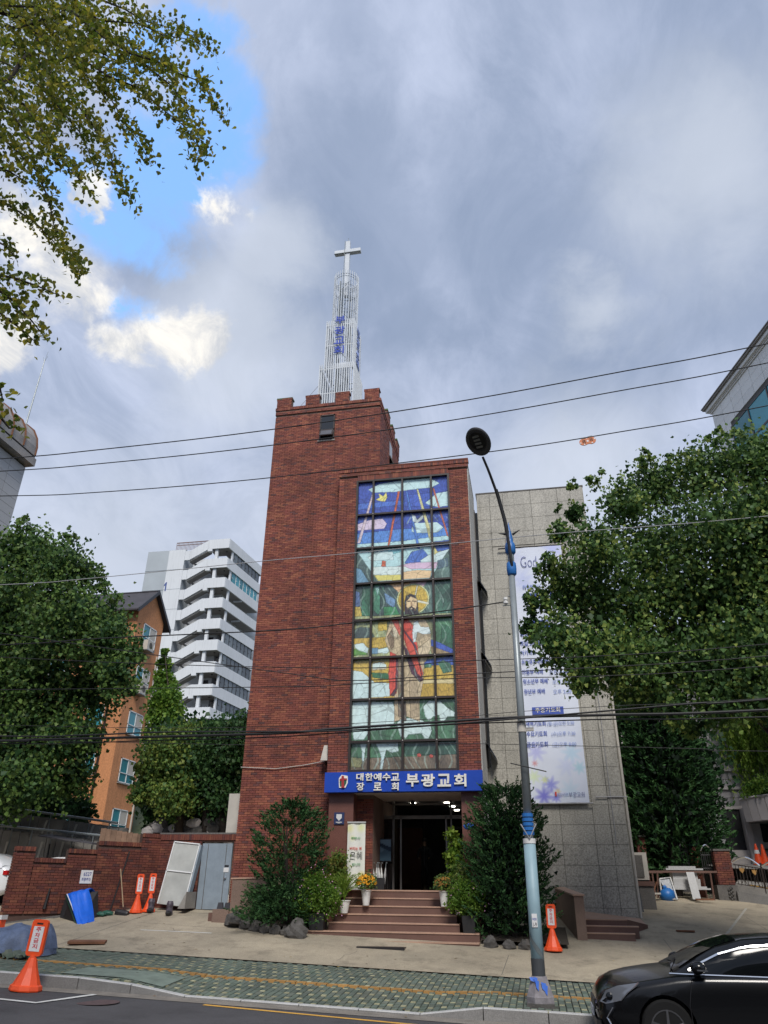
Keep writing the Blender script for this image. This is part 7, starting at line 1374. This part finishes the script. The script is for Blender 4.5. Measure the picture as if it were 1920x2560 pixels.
for k_ in range(3):
    t0, t1 = k_*.40, k_*.40+.38
    obj('post', MB().tube([sr(t1+.01, .22), sr(t1+.01, 1.12)], .035, 6), m_brownmetal, sf)
    obj('wave_rail', MB().tube([tuple(Vector(sr(t0+(t1-t0)*i/10, 1.02))+Vector((0, 0, .20*math.sin(math.pi*i/10)))) for i in range(11)], .03, 6), m_chrome, sf)
    obj('rail', MB().tube([sr(t0, .95), sr(t1, .95)], .018, 5), m_brownmetal, sf); obj('rail', MB().tube([sr(t0, .36), sr(t1, .36)], .018, 5), m_brownmetal, sf)
    for i in range(8): t = t0+(t1-t0)*(i+.5)/8; obj('baluster', MB().tube([sr(t, .36), sr(t, .95)], .012, 5), m_brownmetal, sf)
    for i in range(2):
        t = t0+(t1-t0)*(.28+.46*i); p = Vector(sr(t, .80)); obj('tulip', MB().add([tuple(p+Vector(q)) for q in ((0, -.03, -.09), (.07, -.03, 0), (.08, -.03, .09), (.03, -.03, .05), (0, -.03, .10), (-.03, -.03, .05), (-.08, -.03, .09), (-.07, -.03, 0))], [tuple(range(8))]), m_tactile, sf)
        obj('stem', MB().tube([tuple(p+Vector((0, -.02, -.09))), tuple(p+Vector((0, -.02, -.24))), tuple(p+Vector((-.09, -.02, -.42)))], .012, 5).tube([tuple(p+Vector((0, -.02, -.24))), tuple(p+Vector((.09, -.02, -.42)))], .012, 5), m_brownmetal, sf)
rk = thing('ramp_kerb', 'sloping concrete kerb and walkway under the street railing', 'kerb', (6.6, 28.6, 0)); obj('walkway', MB().hexa([(6.45, 29.0, -1), (9.6, 27.0, -1.6), (11.5, 29.5, -1.6), (7.5, 33, -1)], [(6.45, 29.0, .36), (9.6, 27.0, -.22), (11.5, 29.5, -.1), (7.5, 33, .6)]), m_concrete, rk)
obj('kerb_stone', MB().hexa([(6.42, 28.82, -1), (9.6, 26.8, -1.6), (9.6, 26.98, -1.6), (6.42, 28.98, -1)], [(6.42, 28.82, .14), (9.6, 26.8, -.44), (9.6, 26.98, -.44), (6.42, 28.98, .14)]), m_kerb, rk); obj('yellow_edge', MB().hexa([(6.9, 28.9, .30), (9.6, 27.18, -.20), (9.6, 27.4, -.2), (6.9, 29.15, .30)], [(6.9, 28.9, .345), (9.6, 27.18, -.195), (9.6, 27.4, -.195), (6.9, 29.15, .345)]), m_lineY, rk)
sr2 = obj('side_road', MB().add([(7.0, 31.5, .9), (16, 31.5, .7), (16, 38.2, 1.35), (7.0, 38.2, 1.25)], [(0, 1, 2, 3)]), m_concrete); sr2['kind'] = 'structure'
for i, (x0, yy) in enumerate(((1560, 1210), (1635, 1215))):
    v = zrp(x0, yy, 35.6); t = thing('traffic_cone', ('orange traffic cone with white band near the shop window', 'plain orange traffic cone at the extreme right edge')[i], 'traffic cone', tuple(v), 'traffic cones'); obj('cone_body', MB().lathe([(.17, .03), (.035, .80), (0, .80)], tuple(v), 12), m_orange, t); obj('foot', MB().box(v.x-.2, v.x+.2, v.y-.2, v.y+.2, v.z, v.z+.035), m_orange, t)
    if i == 0: obj('white_band', MB().lathe([(.108, .42), (.085, .56)], tuple(v), 12), m_whiteplate, t)
umb_ = thing('pale_awning', 'pale wavy awning behind the dark brick pillar near the granite hall', 'awning', (3.5, 33, 2)); a, b = zrp(60, 880, 33), zrp(500, 930, 33)
obj('awning_sheet', MB().grid([[(a.x+(b.x-a.x)*i/12, 33-.06*j, a.z+.25-.28*j+.12*math.sin(i*1.3)) for i in range(13)] for j in range(3)]), m_cream, umb_, smooth=True); obj('post', MB().tube([(a.x+.3, 33.1, 0), (a.x+.3, 33.1, a.z+.2)], .03, 6), m_pole, umb_)
# dark tree mass in right yard back
P, ct = blob_points([(4.6, 34, 1.8, 1.6), (3.4, 34, 4.4, 1.5), (6.2, 34.5, 5, 1.6), (4.5, 34, 7, 1.6)], 9000, .2, 10, .25); V, F, T = leaves(P, .24, tones(ct*.3, PAL_D)); o = fast('shaded_undergrowth', V, F, m_leaf, T); o['kind'] = 'stuff'
# ================================================================ ENTRANCE PROPS
def pot(label, c, r, h, mat, name='flower_pot', cat='flower pot', g=None, sx_=1):
    t = thing(name, label, cat, c, g); obj('pot', MB().lathe([(r*.62, 0), (r*.95, h*.92), (r*1.06, h*.93), (r*1.06, h), (r*.9, h), (r*.85, h*.9), (0, h*.9)], c, 18), mat, t); return t
def dome(t, c, R_, n, size, pal, mats, nf, fs, seed):
    P, ct = blob_points([(c[0], c[1], c[2], R_)], n, .5, 8, .12); P = P[P[:, 2] > c[2]-R_*.5]; ct = ct[:len(P)]; V, F, T = leaves(P, size, tones(ct, pal)); fast('foliage', V, F, m_leaf, T, t)
    fl_ = MB()
    for i in range(nf):
        a = random.uniform(0, 6.28); b = math.acos(random.uniform(-.15, 1)); d = Vector((math.sin(b)*math.cos(a), math.sin(b)*math.sin(a), math.cos(b)*.8)); p = Vector(c)+d*R_*random.uniform(.95, 1.05); fl_.sph(tuple(p), fs*random.uniform(.7, 1.2), 6, 3, (1, 1, .6))
    obj('blossoms', fl_, mats, t, kind='stuff')
t = pot('white pot of bright yellow chrysanthemums on the left of the steps', (-4.55, 21.52, -.32), .135, .36, m_potw, g='chrysanthemum pots on the steps'); dome(t, (-4.55, 21.52, .20), .26, 1200, .045, PAL_G, m_yellow, 420, .022, 1)
t = pot('white pot of brownish yellow chrysanthemums on the right of the steps', (-2.47, 21.52, -.32), .125, .36, m_potw, g='chrysanthemum pots on the steps'); dome(t, (-2.47, 21.52, .18), .235, 1400, .045, PAL_G, m_bronze, 330, .020, 2)
def planter(label, c, w, h, R_, cz, nf):
    t = thing('planter_box', label, 'planter', c, 'black planters with pink flowers'); obj('box', MB().hexa([(c[0]-w*.42, c[1]-w*.42, c[2]), (c[0]+w*.42, c[1]-w*.42, c[2]), (c[0]+w*.42, c[1]+w*.42, c[2]), (c[0]-w*.42, c[1]+w*.42, c[2])], [(c[0]-w*.5, c[1]-w*.5, c[2]+h), (c[0]+w*.5, c[1]-w*.5, c[2]+h), (c[0]+w*.5, c[1]+w*.5, c[2]+h), (c[0]-w*.5, c[1]+w*.5, c[2]+h)]), m_potb, t)
    bb = [(c[0]+dx_*R_, c[1]+dy_, c[2]+h+cz+dz*R_, R_*.55) for dx_, dy_, dz in ((-.5, 0, 0), (.5, 0, .05), (0, -.05, .35), (-.3, .1, .5), (.35, 0, -.2), (0, 0, -.3), (-.6, 0, -.3))]
    P, ct = blob_points(bb, 7500, .3, 8, .24); V, F, T = leaves(P, .07, tones(ct, PAL_B), aspect=.5); fast('foliage', V, F, m_leafback, T, t); f_ = MB()
    for i in range(nf): b = random.choice(bb); f_.sph((b[0]+random.gauss(0, R_*.4), b[1]-R_*.45*random.random(), b[2]+random.gauss(0, R_*.35)), .016, 5, 3)
    obj('blossoms', f_, m_pink, t, kind='stuff'); return t
planter('square black planter with pink flowering bush left of the steps', (-5.66, 20.85, -.88), .42, .38, .60, .36, 90); planter('square black planter with pink flowering bush right of the steps', (-1.78, 20.95, -.88), .34, .38, .42, .38, 60)
t = pot('white pot of tall grassy plant on the left side of the steps', (-5.08, 21.25, -.50), .16, .30, m_potw, 'potted_grass', 'potted plant')
k = 130; a_ = RS.rand(k)*6.28; s = np.linspace(0, 1, 14)[None, :]; R1 = .12+.30*RS.rand(k); H1 = .35+.45*RS.rand(k)
P = np.stack([-5.08+np.cos(a_)[:, None]*R1[:, None]*s**1.6, 21.25+np.sin(a_)[:, None]*R1[:, None]*s**1.6, -.2+H1[:, None]*(s*1.3-.5*s*s)], 2); dirs = np.gradient(P, axis=1).reshape(-1, 3); V, F, T = leaves(P.reshape(-1, 3), .075, tones(np.repeat(RS.rand(k), 14), PAL_W), aspect=.25, dirs=dirs); fast('blades', V, F, m_leafback, T, t)
for lab, c, bb, n_, pal, sz in (('small leafy bush growing beside the roll up banner', (-5.40, 21.7, -.14), [(-5.40, 21.7, .72, .26), (-5.52, 21.7, .45, .2), (-5.28, 21.7, .40, .2)], 1800, PAL_G[2:]+[(.18, .13, .03)], .06), ('bright green climbing leaves beside the glass door on the right', (-2.14, 21.9, -.14), [(-2.26, 21.8, 1.42, .16), (-2.14, 21.85, 1.15, .2), (-2.25, 21.8, .85, .2), (-2.05, 21.8, .6, .22), (-2.2, 21.8, .35, .2)], 1500, PAL_B[1:]+[(.24, .32, .04)], .085), ('pale pink and green potted shrub right of the brown chrysanthemums', (-2.05, 21.4, -.5), [(-2.0, 21.4, .45, .22), (-1.95, 21.4, .15, .26), (-2.1, 21.4, -.1, .2)], 1800, PAL_G[1:]+[(.22, .20, .12)], .06)):
    t = thing('potted_shrub', lab, 'potted plant', c, 'potted shrubs by the entrance'); P, ct = blob_points(bb, n_, .2, 6, .25); V, F, T = leaves(P, sz, tones(ct, pal)); fast('foliage', V, F, m_leafback, T, t); obj('stem', MB().tube([c, (bb[0][0], bb[0][1], bb[0][2]-.1)], .02, 5), m_bark, t); obj('pot', MB().lathe([(.10, 0), (.15, .24), (.13, .24), (0, .2)], c, 12), m_potw, t)
rub = thing('roll_up_banner', 'white roll up banner with green and red Korean lettering left of the door', 'banner', (-4.98, 22.05, .05)); obj('base', MB().box(-5.28, -4.68, 21.98, 22.1, .05, .12), m_panelg, rub)
def pbn(X, Z):
    C = np.tile(S(222, 222, 214), (len(X), 1))
    for (x, z, r, c, a) in ((-5.18, 1.6, .14, (228, 222, 120), .6), (-4.85, 1.62, .14, (222, 226, 140), .6), (-5.1, 1.35, .1, (226, 224, 150), .5), (-4.8, .4, .12, (214, 200, 90), .8), (-5.2, .3, .1, (200, 210, 120), .6)): k = (np.clip(1.2-np.hypot(X-x, Z-z)/r, 0, 1)*a)[:, None]; C = C*(1-k)+S(*c)*k
    return C
X, Z, C, F = raster(-5.24, -4.72, .12, 1.74, .03, pbn); fast('fabric', np.stack([X, 22.06+.01*np.sin(X*20), Z], 1), F, m_print, C, rub)
text('lettering', '환영합니다', -5.12, -4.86, 1.32, 1.38, 22.04, m_inkgreen, rub, .003, .02); text('lettering', '버티는 게', -5.16, -4.82, 1.04, 1.12, 22.04, m_inkred, rub, .003, .02); text('lettering', '은혜', -5.15, -4.80, .80, 1.0, 22.04, m_inkblack, rub, .003, -.005); text('lettering', '입니다', -5.08, -4.84, .64, .71, 22.04, m_inkgreen, rub, .003, .02); obj('top_bar', MB().box(-5.25, -4.71, 22.03, 22.08, 1.74, 1.78), m_panelg, rub)
us = thing('umbrella_stand', 'dark box stand full of wrapped umbrellas inside the porch', 'umbrella stand', (-4.52, 22.9, .05)); obj('box', MB().box(-4.72, -4.30, 22.75, 23.05, .05, .36), m_potb, us)
for i in range(7): 
    x = -4.68+.06*i; u = thing('umbrella', 'wrapped pale umbrella with hooked handle, number %s from the left in the stand' % ('one', 'two', 'three', 'four', 'five', 'six', 'seven')[i], 'umbrella', (x, 22.9, .1), 'umbrellas in the stand'); l = random.uniform(-.05, .05)
    obj('canopy', MB().tube([(x, 22.9, .12), (x+l*.5, 22.88, .42), (x+l, 22.88, .62)], [.012, .035, .012], 7), m_potw if i % 3 else m_panelg, u); obj('handle', MB().tube([(x+l, 22.88, .60), (x+l*1.2, 22.88, .72), (x+l+.02, 22.86, .76), (x+l+.045, 22.86, .73)], .008, 5), m_pole, u)
po = thing('poster_board', 'pale blue poster of mountains standing behind the porch glass', 'poster', (-4.52, 23.8, .8)); ptp, pq = at(938, 2099, 23.8), at(977, 2152, 23.8)
def pps(X, Z):
    C = np.tile(S(120, 150, 172), (len(X), 1)); m = Z < 1.15+.08*np.sin(X*14); C[m] = S(84, 116, 136); m2 = (np.abs(Z-1.22+(X+4.5)*.4) < .06); C[m2] = S(40, 62, 86); return C
X, Z, C, F = raster(ptp.x, pq.x, pq.z, ptp.z, .03, pps); fast('print', np.stack([X, 23.79+0*X, Z], 1), F, m_print, C, po); obj('easel', MB().box(ptp.x-.02, pq.x+.02, 23.8, 23.83, pq.z-.03, ptp.z+.03).tube([(ptp.x+.1, 23.85, .05), (ptp.x+.15, 23.83, pq.z)], .015, 5).tube([(pq.x-.1, 23.85, .05), (pq.x-.15, 23.83, pq.z)], .015, 5), m_black, po, kind='stuff')
# loudspeaker and cable on wall
ls = thing('loudspeaker', 'cream horn loudspeaker on the brick tower just above the sign', 'loudspeaker', (-6.12, 22.5, 3.5)); obj('horn', MB().hexa([(-6.22, 22.32, 3.52), (-6.0, 22.32, 3.52), (-6.02, 22.55, 3.60), (-6.18, 22.55, 3.60)], [(-6.15, 22.42, 3.98), (-6.04, 22.42, 3.98), (-6.04, 22.55, 3.98), (-6.14, 22.55, 3.98)]), m_cream, ls); obj('bracket', MB().tube([(-6.1, 22.5, 3.5), (-6.1, 22.69, 3.42)], .03, 6), m_brownmetal, ls)
wc = obj('wall_cable', MB().tube([tp(602, 1918, 22.64), tp(690, 1922, 22.64), tp(760, 1913, 22.64), tp(812, 1903, 22.6)], .012, 5), m_cream); wc['label'] = 'pale cable sagging across the brick tower to the loudspeaker'; wc['category'] = 'cable'
bs = obj('blue_bundle', MB().sph(tuple(at(1172, 2066, 21.6)), .12, 10, 7, (1.3, .7, .6), jit=.2), m_bluepaint); bs['label'] = 'bright blue cloth bundle caught at the top left of the dense shrub'; bs['category'] = 'bundle'
# person in the lobby
def person(label, x, y, z, H):
    t = thing('person', label, 'person', (x, y, z)); k = H/1.72
    J = {'pel': (0, 0, .95, .13), 'ch': (0, 0, 1.28, .15), 'nk': (0, 0, 1.46, .06), 'hd': (0, -.01, 1.60, .095), 'tp': (0, 0, 1.68, .07), 'ls': (-.19, 0, 1.38, .06), 'le': (-.25, -.02, 1.12, .045), 'lh': (-.16, -.22, 1.02, .035), 'rs': (.19, 0, 1.38, .06), 're': (.25, -.02, 1.12, .045), 'rh': (.16, -.22, 1.02, .035), 'lk': (-.11, -.01, .5, .065), 'lf': (-.12, 0, .06, .045), 'lt': (-.13, -.15, .03, .04), 'rk': (.11, 0, .5, .065), 'rf': (.12, 0, .06, .045), 'rt': (.13, -.15, .03, .04)}
    E_ = [('pel', 'ch'), ('ch', 'nk'), ('nk', 'hd'), ('hd', 'tp'), ('ch', 'ls'), ('ls', 'le'), ('le', 'lh'), ('ch', 'rs'), ('rs', 're'), ('re', 'rh'), ('pel', 'lk'), ('lk', 'lf'), ('lf', 'lt'), ('pel', 'rk'), ('rk', 'rf'), ('rf', 'rt')]
    nm = list(J); me = bpy.data.meshes.new('body'); me.from_pydata([(x+J[n][0]*k, y+J[n][1]*k, z+J[n][2]*k) for n in nm], [(nm.index(a), nm.index(b)) for a, b in E_], []); o = bpy.data.objects.new('body', me); COL.objects.link(o)
    m = o.modifiers.new('s', 'SKIN')
    for i, n in enumerate(nm): me.skin_vertices[0].data[i].radius = (J[n][3]*k, J[n][3]*k*.85)
    me.skin_vertices[0].data[0].use_root = True; o.modifiers.new('d', 'SUBSURF').levels = 1; dg = bpy.context.evaluated_depsgraph_get(); m2 = bpy.data.meshes.new_from_object(o.evaluated_get(dg)); bpy.data.objects.remove(o)
    m2.materials.clear(); m2.materials.append(m_cloth); m2.materials.append(m_skin)
    for p in m2.polygons:
        c = p.center; p.use_smooth = True; p.material_index = 1 if (c.z > z+1.47*k or c.y < y-.17*k and c.z > z+.9*k) else 0
    link(bpy.data.objects.new('body', m2), t); obj('hair', MB().sph((x, y+.015, z+1.65*k), .105*k, 12, 8, (1, 1.05, .85)), m_black, t, smooth=True)
    obj('nose', MB().sph((x, y-.095*k, z+1.59*k), .016, 6, 4), m_skin, t)
person('person in dark clothes standing in the dim lobby behind the glass doors', -3.62, 26.3, .05, 1.55)
